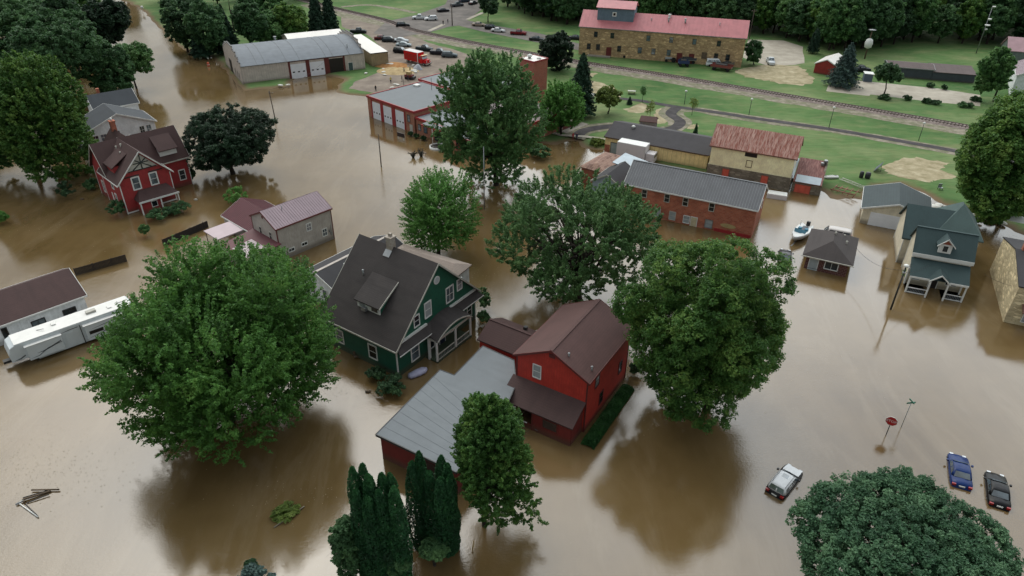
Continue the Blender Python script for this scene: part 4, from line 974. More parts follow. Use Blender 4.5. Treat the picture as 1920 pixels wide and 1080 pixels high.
# ============ mill
h = house('stone_mill', 43.91, 216.83, -16.1, 'long golden sandstone mill with pink metal roof and blue-grey cupola', 'mill')
w = Wing(h, 43.91, 216.83, -16.1, 48.6, 11.6); w.walls(gold_stone, 8.6, 12.45, 'x', .3); w.gable(pink_metal, 8.6, 12.45, 'x', th=.15, ribs=1.1, fascia=plain('grey_fascia', '#7e7a78'))
w.part('cupola_wall', bluegrey_wall, lambda m: (m.box(-19.4, -8.6, -3.2, 3.2, 9.5, 14.1), m.poly([(-19.4, 3.2, 14.1), (-19.4, -3.2, 14.1), (-19.4, 0, 15.4)]), m.poly([(-8.6, -3.2, 14.1), (-8.6, 3.2, 14.1), (-8.6, 0, 15.4)])))
w.part('cupola_roof', pink_metal, lambda m: (m.slab([(-19.8, -3.7, 13.95), (-8.2, -3.7, 13.95), (-8.2, 0, 15.6), (-19.8, 0, 15.6)], .12), m.slab([(-19.8, 0, 15.6), (-8.2, 0, 15.6), (-8.2, 3.7, 13.95), (-19.8, 3.7, 13.95)], .12)))
o = w.part('cupola_window', W_, lambda m: m.box(-14.9, -13.7, -3.28, -3.19, 11.6, 12.8)); w.part('pane', M['glass'], lambda m: m.box(-14.65, -13.95, -3.3, -3.281, 11.85, 12.55), parent=o)
dk = M['wood']
for f in (.1, .205, .43, .57, .71, .855): w.window('f', -23.8 + 47.5 * f, 5.9, 1.0, 1.45, frame=dk, tw=.08)
for f in (.06, .12, .255, .385, .47, .565, .85, .92): w.window('f', -23.8 + 47.5 * f, 2.2, 1.05, 1.6, frame=dk, tw=.08)
for f in (.19, .632, .705): w.door('f', -23.8 + 47.5 * f, .4, 1.35, 2.7, mat=plain('dark_red_door', '#5e1f1e', .6), frame=darkred_trim)
w.window('f', -23.8 + 47.5 * .78, 2.2, 1.3, 1.6, frame=dk, pane='wood')
for x in (-3.4, 1.6, 6.4, 16.2): w.vent(x, -2.2, 10.6, .22 if x in (1.6, 6.4) else .12, 1.5 if x in (1.6, 6.4) else 1.0)
w.vent(1.6, -.6, 12.0, .3, .7, 'white'); w.part('stone_step', M['concrete'], lambda m: m.box(-21, -14, -7.0, -5.52, 0, .7))
# ============ long metal barn and its white-roofed annex
h = house('truss_barn', -62.31, 199.68, 30, 'long putty-coloured garage with curved grey roof and stepped end walls', 'garage')
w = Wing(h, -62.31, 199.68, 30, 33.4, 23.0); w.walls(putty_wall, 4.7, None, 'x', .3)
def barrel(y): return 4.75 + 2.5 * (1 - (y / 11.5) ** 2)
mb = MB(); N = 16
for k in range(N):
    ya, yb = -11.5 + 23 * k / N, -11.5 + 23 * (k + 1) / N
    mb.slab([(-16.5, ya, barrel(ya)), (16.5, ya, barrel(ya)), (16.5, yb, barrel(yb)), (-16.5, yb, barrel(yb))], .12)
w.mk(mb, 'curved_roof', barn_metal)
mb = MB()
for x in (-12.3, -10.2, -4.7, -1.2, 5.9, 7.9, 12.6):
    for k in range(N):
        ya, yb = -11.5 + 23 * k / N, -11.5 + 23 * (k + 1) / N
        mb.slab([(x - .05, ya, barrel(ya) + .04), (x + .05, ya, barrel(ya) + .04), (x + .05, yb, barrel(yb) + .04), (x - .05, yb, barrel(yb) + .04)], .04)
w.mk(mb, 'roof_seams', plain('seam_tar', '#595e62', 0.7))
for x, nm in ((-16.6, 'end_wall'), (16.6, 'end_wall')):
    mb = MB()
    for y0, y1, z in ((-11.3, -9.3, 5.6), (-9.3, -7.0, 6.5), (-7.0, -3.5, 7.4), (-3.5, 3.5, 8.1), (3.5, 7.0, 7.4), (7.0, 9.3, 6.5), (9.3, 11.3, 5.6)): mb.box(x - .15, x + .15, y0, y1, -1, z)
    w.mk(mb, nm, putty_wall)
    mb = MB()
    for y0, y1, z in ((-11.3, -9.3, 5.6), (-9.3, -7.0, 6.5), (-7.0, -3.5, 7.4), (-3.5, 3.5, 8.1), (3.5, 7.0, 7.4), (7.0, 9.3, 6.5), (9.3, 11.3, 5.6)): mb.box(x - .2, x + .2, y0 - .05, y1 + .05, z, z + .14)
    w.mk(mb, 'coping', M['dark'])
w.bay_door('f', -1.8, -.3, 4.1, 4.1, plain('bright_door_white', '#d8dbe0', .5, .04), 3, .45); w.bay_door('f', 3.3, -.3, 4.0, 4.1, plain('bright_door_white', '#d8dbe0', .5, .04), 3, .45)
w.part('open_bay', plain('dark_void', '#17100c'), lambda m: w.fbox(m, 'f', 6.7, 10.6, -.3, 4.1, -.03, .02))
w.part('bay_surround', darkred_trim, lambda m: [w.fbox(m, 'f', a, b, -.5, 4.4, 0, .1) for a, b in ((-4.4, -3.9), (.28, 1.27), (5.33, 6.68), (10.62, 11.1))] + [w.fbox(m, 'f', -4.4, 11.1, 4.41, 4.68, 0, .1)])
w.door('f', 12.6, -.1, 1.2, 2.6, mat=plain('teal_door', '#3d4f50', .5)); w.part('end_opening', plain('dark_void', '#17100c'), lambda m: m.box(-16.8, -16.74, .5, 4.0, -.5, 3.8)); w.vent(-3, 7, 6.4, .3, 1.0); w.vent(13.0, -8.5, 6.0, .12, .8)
for y in (-9, -6.6, -3.8): w.part('end_window', M['dark'], lambda m: m.box(-16.79, -16.74, y, y + .7, 1.0, 2.6))
h = house('storage_annex', -43.24, 212.15, 30, 'beige metal storage annex with plain white roof beside the curved barn', 'annex')
w = Wing(h, -44.2, 211.4, 30, 5.2, 23.0); w.walls(beige_wall, 4.0, None, 'x', .15); w.shed(white_metal, 4.1, 4.5); w.part('edge_trim', M['dark'], lambda m: (m.box(-2.6, 2.6, -11.6, -11.51, 3.9, 4.12), m.box(2.45, 2.5, -11.45, -11.36, -.2, 3.9)))
h = house('white_roof_barn', -62, 222, 30, 'pale low roof showing just behind the curved barn roof', 'shed'); w = Wing(h, -62, 220.5, 30, 17, 12); w.walls(putty_wall, 4.0, 5.6, 'x', .3); w.gable(white_metal, 4.0, 5.6, 'x')
# ============ fire station
h = house('fire_station', -22.22, 158.14, -42.8, 'brick fire station with flat grey roofs, red trim and three white bay doors', 'fire station')
w = Wing(h, -22.22, 158.14, -42.8, 16.8, 16.6); w.walls(orange_brick, 4.7, None, 'x', .15)
def flat(w, z, name='flat_roof', mat=None, trim=red_trim, tz=.35):
    w.part(name, mat or flat_grey, lambda m: m.box(-w.W / 2 + .2, w.W / 2 - .2, -w.D / 2 + .2, w.D / 2 - .2, z - .2, z + .02))
    w.part('roof_trim', trim, lambda m: (m.box(-w.W / 2, w.W / 2, -w.D / 2 - .05, -w.D / 2 + .199, z - tz, z + .15), m.box(-w.W / 2, w.W / 2, w.D / 2 - .199, w.D / 2 + .05, z - tz, z + .15),
                                        m.box(-w.W / 2 - .05, -w.W / 2 + .2, -w.D / 2 + .2, w.D / 2 - .2, z - tz, z + .15), m.box(w.W / 2 - .2, w.W / 2 + .05, -w.D / 2 + .2, w.D / 2 - .2, z - tz, z + .15)))
flat(w, 4.8)
for u in (-5.0, -.95, 3.35): w.bay_door('f', u, -.4, 3.0, 4.3, plain('bright_door_white', '#d8dbe0', .5, .04), 3, .4)
for a, b in ((-6.9, -6.52), (-3.48, -2.47), (.57, 1.83), (4.87, 5.25)): w.part('door_pillar', red_trim, lambda m: w.fbox(m, 'f', a, b, -.5, 4.3, 0, .12))
w.window('f', 6.4, 2.2, .8, 1.4, frame='dark'); w.part('side_door', M['offwhite'], lambda m: w.fbox(m, 'f', 6.6, 7.6, -.3, 1.7, 0, .06))
w.part('antenna', M['dark'], lambda m: m.tube((-1.5, 5.5, 4.8), (-1.5, 5.5, 7.6), .05)); w.part('roof_hatch', M['white'], lambda m: m.box(-7, -5.6, 4.4, 5.6, 4.82, 5.2))
c_, n_ = math.cos(R(-42.8)), math.sin(R(-42.8)); fs = lambda lx, ly: (-22.22 + lx * c_ - ly * n_, 158.14 + lx * n_ + ly * c_)
x_, y_ = fs(1.8, 17.6); w = Wing(h, x_, y_, -42.8, 24, 17.8); w.walls(orange_brick, 4.9, None, 'x', .2, name='rear_wall'); flat(w, 5.0, 'rear_flat_roof', flat_grey)
x_, y_ = fs(14.2, -1.6); w = Wing(h, x_, y_, -42.8, 11.5, 13.0); w.walls(orange_brick, 3.5, None, 'x', .2, name='office_wall'); flat(w, 3.6, 'office_roof', flat_grey)
w.window('f', -2.6, .9, 1.0, 1.4, frame='dark'); w.window('f', -4.6, 1.0, .8, 1.2, frame='dark'); w.part('entrance_recess', plain('dark_blue_glass', '#141b26', .2), lambda m: w.fbox(m, 'f', .2, 3.0, -.3, 2.6, 0, .04)); w.door('f', 4.2, -.3, 1.1, 2.4, mat=red_trim)
w.part('porch_canopy', red_trim, lambda m: m.slab([(-1.5, -8.4, 3.55), (4.2, -8.4, 3.55), (4.2, -6.56, 3.65), (-1.5, -6.56, 3.65)], .3)); w.part('canopy_top', flat_grey, lambda m: m.box(-1.3, 4.0, -8.2, -6.57, 3.56, 3.75))
x_, y_ = fs(24.4, -5.0); w = Wing(h, x_, y_, -41.4, 7.6, 8.4); w.walls(orange_brick, 3.1, None, 'x', .15, name='wing_wall'); flat(w, 3.2, 'wing_roof', flat_grey)
for u in (-1.6, .3): w.window('f', u, .5, .7, 1.8, frame=red_trim)
w.part('downpipe', M['white'], lambda m: m.tube((3.9, -4.15, -.2), (3.9, -4.15, 3.0), .08))
x_, y_ = fs(22.5, 10); w = Wing(h, x_, y_, -42.8, 16, 14); w.walls(orange_brick, 4.3, None, 'x', .2, name='hall_wall'); flat(w, 4.4, 'hall_roof', shingles('pinkish_felt', '#8c8080', streak=.2))
tw = Wing(h, 4.35, 168.62, -43.8, 4.9, 5.1); tw.walls(tower_brick, 11.0, None, 'x', .1, name='tower_wall')
tw.part('tower_roof', white_metal, lambda m: m.box(-2.3, 2.3, -2.4, 2.4, 10.9, 11.06)); tw.part('tower_coping', red_trim, lambda m: (m.box(-2.45, 2.45, -2.55, -2.401, 10.8, 11.16), m.box(-2.45, 2.45, 2.401, 2.55, 10.8, 11.16), m.box(-2.45, -2.301, -2.4, 2.4, 10.8, 11.16), m.box(2.301, 2.45, -2.4, 2.4, 10.8, 11.16)))
tw.part('roof_fan', M['white'], lambda m: (m.lathe([(.35, 0), (.35, .3), (.6, .4), (.6, .8), (.2, 1.0)], 12, (-.6, -.7, 11.06)), m.lathe([(.5, 0), (.6, .2), (.1, .4)], 12, (1.2, .6, 11.06)))); tw.part('fan_opening', M['black'], lambda m: m.lathe([(.36, .05), (.36, .28), (.34, .3)], 12, (-.6, -.75, 11.08)))
# ============ sheds and houses far right
h = house('low_dark_shed', 117, 197, -14, 'long low slate-blue shed with brown roof beside the pale concrete pad', 'shed')
w = Wing(h, 110.9, 199.6, -17, 12, 7.5); w.walls(slate_wall, 3.2, 3.9, 'x', .2); w.gable(shingles('dusty_brown_felt', '#564a48'), 3.2, 3.9, 'x', fascia=M['steel'])
w = Wing(h, 121.3, 196.2, -15, 11, 7.0); w.walls(slate_wall, 2.7, None, 'x', .2, name='rear_wall'); w.shed(shingles('dusty_brown_felt', '#564a48'), 2.7, 3.5, name='rear_roof'); w.part('end_panel', M['offwhite'], lambda m: w.fbox(m, 'r', -3.2, 3.2, 0, 2.6, 0, .05))
h = house('red_shed', 91, 203, 51, 'small red shed with white roof beside the blue spruce', 'shed')
w = Wing(h, 90.2, 202.4, 52, 10, 6.4); w.walls(siding('barn_red', '#8f2a24', .3, vertical=True), 3.1, 4.6, 'x', .2); w.gable(white_metal, 3.1, 4.6, 'x', fascia=W_); w.part('door_frame_white', W_, lambda m: (w.fbox(m, 'f', -4.6, -4.45, .4, 2.8, 0, .05), w.fbox(m, 'f', -2.3, -2.15, .4, 2.8, 0, .05)))
h = house('white_farmhouse', 134, 185, -30, 'white farmhouse with plum-pink roof behind the tree at the right edge')
w = Wing(h, 136, 183, 60, 16, 11); w.walls(white_wall, 6.0, 9.0, 'x', .3); w.gable(plum_metal, 6.0, 9.0, 'x', ribs=.8, fascia=W_); w.window('f', -3, 2, 1, 1.6, frame='dark'); w.window('l', -1.5, 3, .8, 1.4, frame='dark')
h = house('pink_roof_barn', 146, 207, -20, 'weathered grey barn with pink roof at the top right corner', 'barn'); w = Wing(h, 147, 206, -20, 12, 9); w.walls(siding('grey_boards', '#5d6663', .25, vertical=True), 6.5, 9.5, 'x', .3); w.gable(metal_roof('faded_pink', '#a07f84'), 6.5, 9.5, 'x')
h = house('brown_house', -160, 310, 30, 'small pinkish brick house beyond the flooded street, top left'); w = Wing(h, -158, 312, 30, 11, 9); w.walls(bricks('pink_brick', '#7c6259', '#6d554d'), 3.4, 5.2, 'x', .3); w.gable(ranch_roof, 3.4, 5.2, 'x'); w.window('f', -2, 1.2, 1.2, 1.2); w.door('f', 1.5, .2, 1, 2.1, mat=W_)
# ------------------------------------------------------------------ trees
LEAF = dict(
    maple=leafmat('silver_maple_leaves', '#315524', '#508036', '#82a654', .36), oak=leafmat('deep_green_leaves', '#24471b', '#426b2d', '#84a04f', .32),
    dark2=leafmat('blackish_leaves', '#152518', '#203724', '#345235', .2), darkl=leafmat('dark_leaves', '#1f3621', '#345234', '#547648', .28), mid=leafmat('mid_green_leaves', '#2f532f', '#4a733f', '#74975a', .32),
    ash=leafmat('ash_leaves', '#34562f', '#527843', '#84a068', .35), blue=leafmat('blue_green_leaves', '#22402b', '#365a3d', '#638660', .28),
    olive=leafmat('olive_green_leaves', '#4a5e2a', '#6d8139', '#97a35d', .35), fir=leafmat('fir_needles', '#12281d', '#1f3a27', '#325540', .1),
    bluefir=leafmat('blue_fir_needles', '#2b3d3c', '#435953', '#647f75', .1), cedar=leafmat('cedar_sprays', '#12331b', '#1e4a28', '#386c3a', .15),
    lime=leafmat('fresh_green_leaves', '#3a6528', '#578a3e', '#83aa5f', .38), shrubl=leafmat('shrub_leaves', '#2a4a2b', '#43673f', '#688c56', .3),
    moss=leafmat('hedge_grass', '#1b3c1b', '#2b5427', '#3f6d35'))

def leaf_quads(C, N, size, rs, aspect=0.55):
    """one small rhombic leaf spray per centre, facing roughly along N"""
    n = len(C); nn = N + rs.normal(0, .55, (n, 3)); nn /= np.linalg.norm(nn, axis=1, keepdims=True) + 1e-9
    t = rs.normal(0, 1, (n, 3)); t -= nn * (t * nn).sum(1, keepdims=True); t /= np.linalg.norm(t, axis=1, keepdims=True) + 1e-9
    b = np.cross(nn, t); s = size * rs.uniform(.55, 1.35, (n, 1))
    bend = nn * s * .25
    V = np.stack([C - t * s, C + b * s * aspect - bend * -1, C + t * s, C - b * s * aspect + bend], 1).reshape(-1, 3).astype(np.float32)
    F = np.arange(n * 4, dtype=np.int32).reshape(-1, 4)
    return V, F

def broad_crown(seed, Rh, Rz, n, leaf, mat, lobes=16, spiky=0.0, gap=0.0, lobe_r=(.30, .50), flat=1.0, clump=0.55, low=-0.55, name='crown', sub=None, skirt=0.0, rag=0.07, shear=0.0, taper=0.0):
    """boughs (lobes) spread on a lumpy dome, each a cluster of small leaf clumps with dark gaps between them"""
    rs = np.random.RandomState(seed); D = []; k = 0
    bump = rs.normal(0, 1, (5, 3)); bump /= np.linalg.norm(bump, axis=1, keepdims=True); amp = rs.uniform(-.16, .14, 5)
    while len(D) < lobes and k < 6000:
        d = rs.normal(0, 1, 3); d /= np.linalg.norm(d); k += 1
        if d[2] < low: continue
        if all(np.dot(d, e) < math.cos(1.75 / math.sqrt(lobes)) for e in D): D.append(d)
    D = np.array(D); nl = len(D); rad = rs.uniform(*lobe_r, nl) * (1.08 if nl < 20 else 1.0)
    lump = 1 + (np.maximum(D @ bump.T, 0) ** 3 * amp).sum(1) * 1.6
    dist = (1 - rad) * rs.uniform(.88 - rag, 1.06 + rag * .5, nl) * lump; Cn = D * dist[:, None]
    Cn2 = np.vstack([Cn, D * .35, [[0, 0, .1]]]); rad2 = np.concatenate([rad, np.full(nl, .3), [.45]])
    cs = max(clump / Rh, .035) * 1.35; P = []; Nn = []; tries = 0
    want = max(50, int(n / 60)) if sub is None else sub
    while len(P) < want and tries < 60:
        tries += 1; m = 1500; i = rs.randint(nl, size=m); d = rs.normal(0, 1, (m, 3)); d /= np.linalg.norm(d, axis=1, keepdims=True)
        p = Cn[i] + d * (rad[i] * rs.uniform(.80, 1.04, m))[:, None]
        inside = ((np.linalg.norm(p[:, None] - Cn2[None], axis=2) / rad2[None]) < .78).any(1)
        keep = (~inside | (rs.rand(m) < .05)) & (p[:, 2] > -1.0)
        if gap: keep &= (np.sin(p[:, 0] * 9 + seed) * np.sin(p[:, 1] * 8 + 1.3 * seed) * np.sin(p[:, 2] * 10 + .7)) < 1 - gap
        for q, e in zip(p[keep], d[keep]):
            if len(P) and (np.linalg.norm(np.array(P[-900:]) - q, axis=1) < cs * .62).any() and rs.rand() < .8: continue
            P.append(q); Nn.append(e)
            if len(P) >= want: break
    P = np.array(P); Nn = np.array(Nn)
    if not gap: k = rs.permutation(len(P))[:int(len(P) * .5)]; P = np.vstack([P, P[k] * rs.uniform(.55, .84, (len(k), 1))]); Nn = np.vstack([Nn, Nn[k]])
    else: k = rs.permutation(len(P))[:int(len(P) * .28)]; P = np.vstack([P, P[k] * rs.uniform(.6, .9, (len(k), 1))]); Nn = np.vstack([Nn, Nn[k]])
    ncl = len(P); n = int(n * 1.35)
    if skirt:
        zz = np.clip(-P[:, 2], 0, 1); f = 1 + skirt * ((1 - .22 * zz * zz) / np.sqrt(np.maximum(1 - zz * zz, .16)) - 1 + .25 * zz)
        P[:, :2] *= f[:, None]; P[:, 2] = np.where(P[:, 2] < 0, P[:, 2] * 1.12, P[:, 2])
    P[:, 0] += shear * P[:, 2]
    if taper: P[:, :2] *= (1 - taper * np.clip(P[:, 2], 0, 1))[:, None]
    P = P * np.array([Rh, Rh, Rz]); Nn = Nn * np.array([1 / Rh, 1 / Rh, 1 / Rz]); Nn /= np.linalg.norm(Nn, axis=1, keepdims=True)
    m = max(6, n // ncl); i = np.repeat(np.arange(ncl), m); cr = clump * rs.uniform(.65, 1.35, ncl)
    d = rs.normal(0, 1, (len(i), 3)); d /= np.linalg.norm(d, axis=1, keepdims=True); d += Nn[i] * .35 + np.array([0, 0, .15])
    off = d * (cr[i] * rs.uniform(.45, 1.0, len(i)))[:, None] * np.array([1, 1, .8])
    if spiky:
        ax = Nn * .75 + np.array([0, 0, .55]) + rs.normal(0, .22, Nn.shape); ax /= np.linalg.norm(ax, axis=1, keepdims=True)
        al = rs.uniform(-1.0, 1.7, len(i)); off = off * (.62 - .16 * np.maximum(al, 0))[:, None] + ax[i] * (al * spiky * .8)[:, None]
    C = P[i] + off; N = d * .6 + np.array([0, 0, .75])
    V, F = leaf_quads(C, N, leaf, rs)
    return quads(name, V, F, mat), Cn * np.array([Rh, Rh, Rz]), rad

def trunk_mesh(seed, h_crown, lobesC, r0, Rz, top=.3, z0=-1.2, fork=None):
    """tapered trunk with limbs that reach into the crown; origin at the foot, crown centre at h_crown"""
    rs = random.Random(seed); mb = MB()
    zf = fork if fork else max(h_crown - Rz * .75, h_crown * .25)
    mb.tube((0, 0, z0), (0, 0, 0.3), r0 * 1.5, r0 * 1.15, 10); 
    ax = [(0, 0, .3), (rs.uniform(-.2, .2), rs.uniform(-.2, .2), zf * .6), (rs.uniform(-.3, .3), rs.uniform(-.3, .3), zf), (rs.uniform(-.5, .5), rs.uniform(-.5, .5), (zf + h_crown) / 2), (0, 0, h_crown + Rz * top)]
    rr = [r0 * 1.15, r0 * .95, r0 * .85, r0 * .55, r0 * .15]; mb.path(ax, rr, 9)
    for c in lobesC:
        k = rs.random(); s = Vector(ax[2]).lerp(Vector(ax[3]), k); e = Vector((c[0], c[1], c[2] + h_crown))
        m1 = s.lerp(e, .35) + Vector((rs.uniform(-.4, .4), rs.uniform(-.4, .4), -.1 * (e - s).length)); m2 = s.lerp(e, .7) + Vector((rs.uniform(-.5, .5), rs.uniform(-.5, .5), 0))
        q = r0 * (.42 - .15 * k); mb.path([s, m1, m2, e], [q, q * .75, q * .45, q * .12], 6)
        for _ in range(3):
            d = Vector((rs.uniform(-1, 1), rs.uniform(-1, 1), rs.uniform(-.2, 1))).normalized() * (e - s).length * rs.uniform(.25, .45)
            mb.tube(m2, m2 + d, q * .3, q * .06, 4)
    return mb

def crown_fit(base, ell, zb=0.0):
    """foot pixel and the crown's pixel ellipse -> foot, crown centre height, offset, radii"""
    b = at(*base, zb); cx, cy, rx, ry = ell
    lo, hi = 0.5, 45.0
    for _ in range(40):
        z = (lo + hi) / 2
        if project((b.x, b.y, z))[1] > cy: lo = z
        else: hi = z
    px, py, sc = project((b.x, b.y, z)); Rh = rx / sc
    phi = math.atan2(CAM_H - z, b.y); a = (ry / sc) ** 2 - (Rh * math.sin(phi)) ** 2
    Rz = math.sqrt(max(a, (.35 * Rh) ** 2)) / (math.cos(phi) if a > (.35 * Rh) ** 2 else 1)
    Rz = min(Rz, z * .97); ox = (cx - px) / sc
    return b, z - zb, ox, Rh, Rz

def tree(base, ell, mat, seed, label, n=14000, leaf=.3, name='tree', cat='tree', zb=0.0, r0=None, group=None, **kw):
    b, hc, ox, Rh, Rz = crown_fit(base, ell, zb)
    fork = kw.pop('fork', None)
    cl_ = kw.get('clump', .55) + .5 * kw.get('spiky', 0)
    me, lob, rad = broad_crown(seed, Rh - cl_ * .8, Rz - cl_ * .55, n, leaf, LEAF[mat], **kw)
    r = empty(name, (b.x, b.y, zb), 0, label, cat, group)
    o = bpy.data.objects.new('crown', me); COL.objects.link(o); o.parent = r; o.location = (ox, 0, hc)
    lob = lob + np.array([ox, 0, 0])
    trunk_mesh(seed, hc, lob, r0 or max(.12, Rh * .045), Rz, fork=fork).build('trunk', M['barkm'], r)
    return r

def conifer_mesh(seed, H, Rb, n, leaf, mat, layered=True, z0=.08, power=1.0):
    rs = np.random.RandomState(seed); u = rs.rand(n) ** .62; z = H * (1 - u) * (1 - z0) + z0 * H
    f = (1 - (z - z0 * H) / (H * (1 - z0))) ** power
    th = rs.rand(n) * 2 * math.pi
    nb = 9; lay = .5 + .5 * np.sin(z / H * 2 * math.pi * 11 + np.sin(th * 5 + seed) * 1.2) if layered else np.ones(n)
    arm = .80 + .2 * np.sin(th * 7 + z * 2.0 + seed) + rs.normal(0, .05, n)
    r = Rb * f * arm * (.66 + .34 * lay) * (1 - .35 * rs.rand(n) ** 2.2) + .04
    C = np.stack([r * np.cos(th), r * np.sin(th), z - .12 * r * (1 if layered else 0) + rs.normal(0, .05, n)], 1)
    N = np.stack([np.cos(th) * .8, np.sin(th) * .8, np.full(n, .8)], 1)
    V, F = leaf_quads(C, N, leaf, rs, .4); return quads('crown', V, F, mat)

def conifer(base, top, halfw, mat, seed, label, n=6000, leaf=.22, name='spruce_tree', zb=GZ, **kw):
    b = at(*base, zb); z = 2.0
    while project((b.x, b.y, z))[1] > top and z < 50: z += .1
    H = z - zb; sc = project((b.x, b.y, zb + 1))[2]; Rb = halfw / sc
    r = empty(name, (b.x, b.y, zb), 0, label, 'tree')
    o = bpy.data.objects.new('crown', conifer_mesh(seed, H, Rb, n, leaf, LEAF[mat], **kw)); COL.objects.link(o); o.parent = r
    MB().tube((0, 0, -1), (0, 0, H * .9), max(.1, H * .018), .03, 8).build('trunk', M['barkm'], r)
    return r

def column_mesh(seed, H, Rb, n, leaf, mat):
    rs = np.random.RandomState(seed); u = rs.rand(n); z = H * u
    prof = np.minimum(1, 1.35 * (1 - u) ** .42) * (.72 + .28 * np.minimum(1, u * 5)) * (.92 + .08 * np.sin(u * 17 + seed)); th = rs.rand(n) * 2 * math.pi
    r = Rb * prof * (.86 + .14 * np.sin(th * 4 + z * 1.7 + seed)) * (1 - .22 * rs.rand(n) ** 2)
    C = np.stack([r * np.cos(th), r * np.sin(th), z], 1); N = np.stack([np.cos(th), np.sin(th), np.full(n, .35)], 1)
    V, F = leaf_quads(C, N, leaf, rs, .4); return quads('crown', V, F, mat)

# ---- the trees one can tell apart, near to far
tree((1718, 1175), (1712, 1058, 238, 168), 'blue', 11, 'broad blue-green tree below the parked cars, bottom right corner', n=150000, leaf=.12, lobes=42, clump=.36, lobe_r=(.2, .36), rag=.05)
tree((430, 790), (420, 645, 224, 196), 'maple', 21, 'huge spreading bright green maple beside the travel trailer', n=170000, leaf=.155, lobes=36, spiky=1.2, clump=.5, lobe_r=(.20, .36), low=-.9, skirt=.35, shear=.09)
tree((1325, 765), (1311, 612, 168, 192), 'oak', 8, 'massive dense dark green tree right of the red house', n=150000, leaf=.14, lobes=40, clump=.48, lobe_r=(.15, .34), low=-1, skirt=.1, shear=-.05, rag=.12)
tree((1083, 566), (1086, 436, 178, 132), 'ash', 43, 'open airy tree with dark forked trunk behind the red house', n=95000, leaf=.15, lobes=38, spiky=.6, clump=.42, gap=.14, lobe_r=(.18, .32), low=-.95, skirt=.15, r0=.55, fork=4.5)
tree((822, 478), (823, 396, 80, 82), 'lime', 54, 'feathery round light green tree beyond the green house', n=40000, leaf=.14, lobes=20, spiky=1.0, clump=.32, low=-.9, skirt=.2)
tree((908, 985), (924, 852, 98, 126), 'oak', 65, 'tall oval dark green tree standing over the grey garage roof', n=70000, leaf=.115, lobes=30, spiky=.4, clump=.32, lobe_r=(.2, .36), low=-1, skirt=.75, rag=.12, taper=.45, shear=-.05)
tree((930, 347), (912, 222, 110, 120), 'mid', 76, 'tall spreading tree in front of the brick fire station', n=80000, leaf=.2, lobes=34, spiky=.8, clump=.55, lobe_r=(.2, .34), low=-1, skirt=.25)
tree((437, 326), (432, 260, 92, 68), 'dark2', 87, 'round very dark tree in the water between red Victorian and barn', n=52000, leaf=.2, lobes=26, clump=.5, low=-.9, skirt=.25)
tree((1052, 252), (1052, 202, 48, 56), 'lime', 98, 'slim light tree between fire station and park lawn', n=20000, leaf=.22, lobes=16, zb=GZ, spiky=.7, low=-1, skirt=.3)
tree((1043, 133), (1043, 92, 36, 38), 'dark2', 109, 'ball-shaped dark tree beside the railway left of the mill', n=20000, leaf=.26, lobes=18, clump=.5, zb=GZ, low=-1, skirt=.4)
tree((1140, 213), (1142, 184, 28, 26), 'olive', 110, 'low yellow-green apple tree on the park lawn', n=7000, leaf=.26, lobes=12, clump=.4, zb=GZ, low=-.4)
tree((1876, 415), (1882, 300, 86, 128), 'oak', 121, 'tall dark green tree at the right edge behind the cottage', n=60000, leaf=.24, lobes=28, clump=.65, zb=GZ, low=-1, skirt=.4)
tree((1862, 190), (1864, 132, 36, 48), 'mid', 132, 'mid green tree in front of the white farmhouse', n=12000, leaf=.36, lobes=14, spiky=.7, zb=GZ, low=-1)
tree((1657, 178), (1665, 139, 27, 25), 'darkl', 143, 'young tree with visible trunk beside the concrete pad', n=6000, leaf=.3, lobes=10, clump=.5, zb=GZ, r0=.16)
tree((1413, 122), (1413, 99, 19, 22), 'shrubl', 154, 'bushy tree against the right end of the stone mill', n=5000, leaf=.32, lobes=9, zb=GZ, low=-1)
tree((256, 166), (252, 112, 36, 38), 'mid', 165, 'small tree with bare trunk leaning over the flooded street', n=14000, leaf=.26, lobes=14)
tree((72, 335), (72, 214, 94, 116), 'oak', 176, 'large bright green tree left of the red Victorian', n=90000, leaf=.22, lobes=32, spiky=.7, clump=.6, low=-1, skirt=.8)
tree((-15, 330), (-30, 232, 66, 98), 'mid', 177, 'green tree cut by the left edge beside the bright one', n=26000, leaf=.3, lobes=22, spiky=.5, clump=.6, low=-1)
tree((110, 200), (112, 86, 92, 72), 'shrubl', 187, 'deep green wide tree rising behind the bright green one', n=36000, leaf=.32, lobes=26, clump=.7, low=-1)
tree((200, 130), (200, 40, 46, 48), 'dark2', 198, 'nearly black tree beside the flooded street, top left', n=20000, leaf=.34, lobes=16, clump=.7, low=-15)
tree((205, 190), (208, 128, 44, 54), 'shrubl', 209, 'shaded green tree just above the pale houses', n=18000, leaf=.3, lobes=16, low=-1)
tree((30, 110), (30, 40, 70, 52), 'shrubl', 210, 'dark tree in the top left corner', n=20000, leaf=.4, lobes=18, clump=.8, low=-1)
tree((100, 70), (95, 8, 60, 40), 'mid', 211, 'lighter tree crowning the top left clump', n=14000, leaf=.4, lobes=16, clump=.8, low=-1)
tree((915, 42), (916, 10, 22, 22), 'darkl', 212, 'small leafy tree beside the road at the top edge', n=6000, leaf=.4, lobes=9, zb=GZ)
tree((650, 1095), (650, 1022, 32, 56), 'shrubl', 213, 'loose leafy bush left of the cedar columns', n=16000, leaf=.11, lobes=14, clump=.22, low=-1, skirt=.6)
tree((738, 1090), (742, 1052, 34, 34), 'shrubl', 214, 'low shrub at the foot of the cedar columns', n=8000, leaf=.12, lobes=10, clump=.2, low=-1, cat='shrub', name='shrub')
tree((815, 1060), (812, 1030, 32, 26), 'shrubl', 215, 'dark shrub between the two cedar clusters', n=7000, leaf=.12, lobes=10, clump=.2, low=-1, cat='shrub', name='shrub')
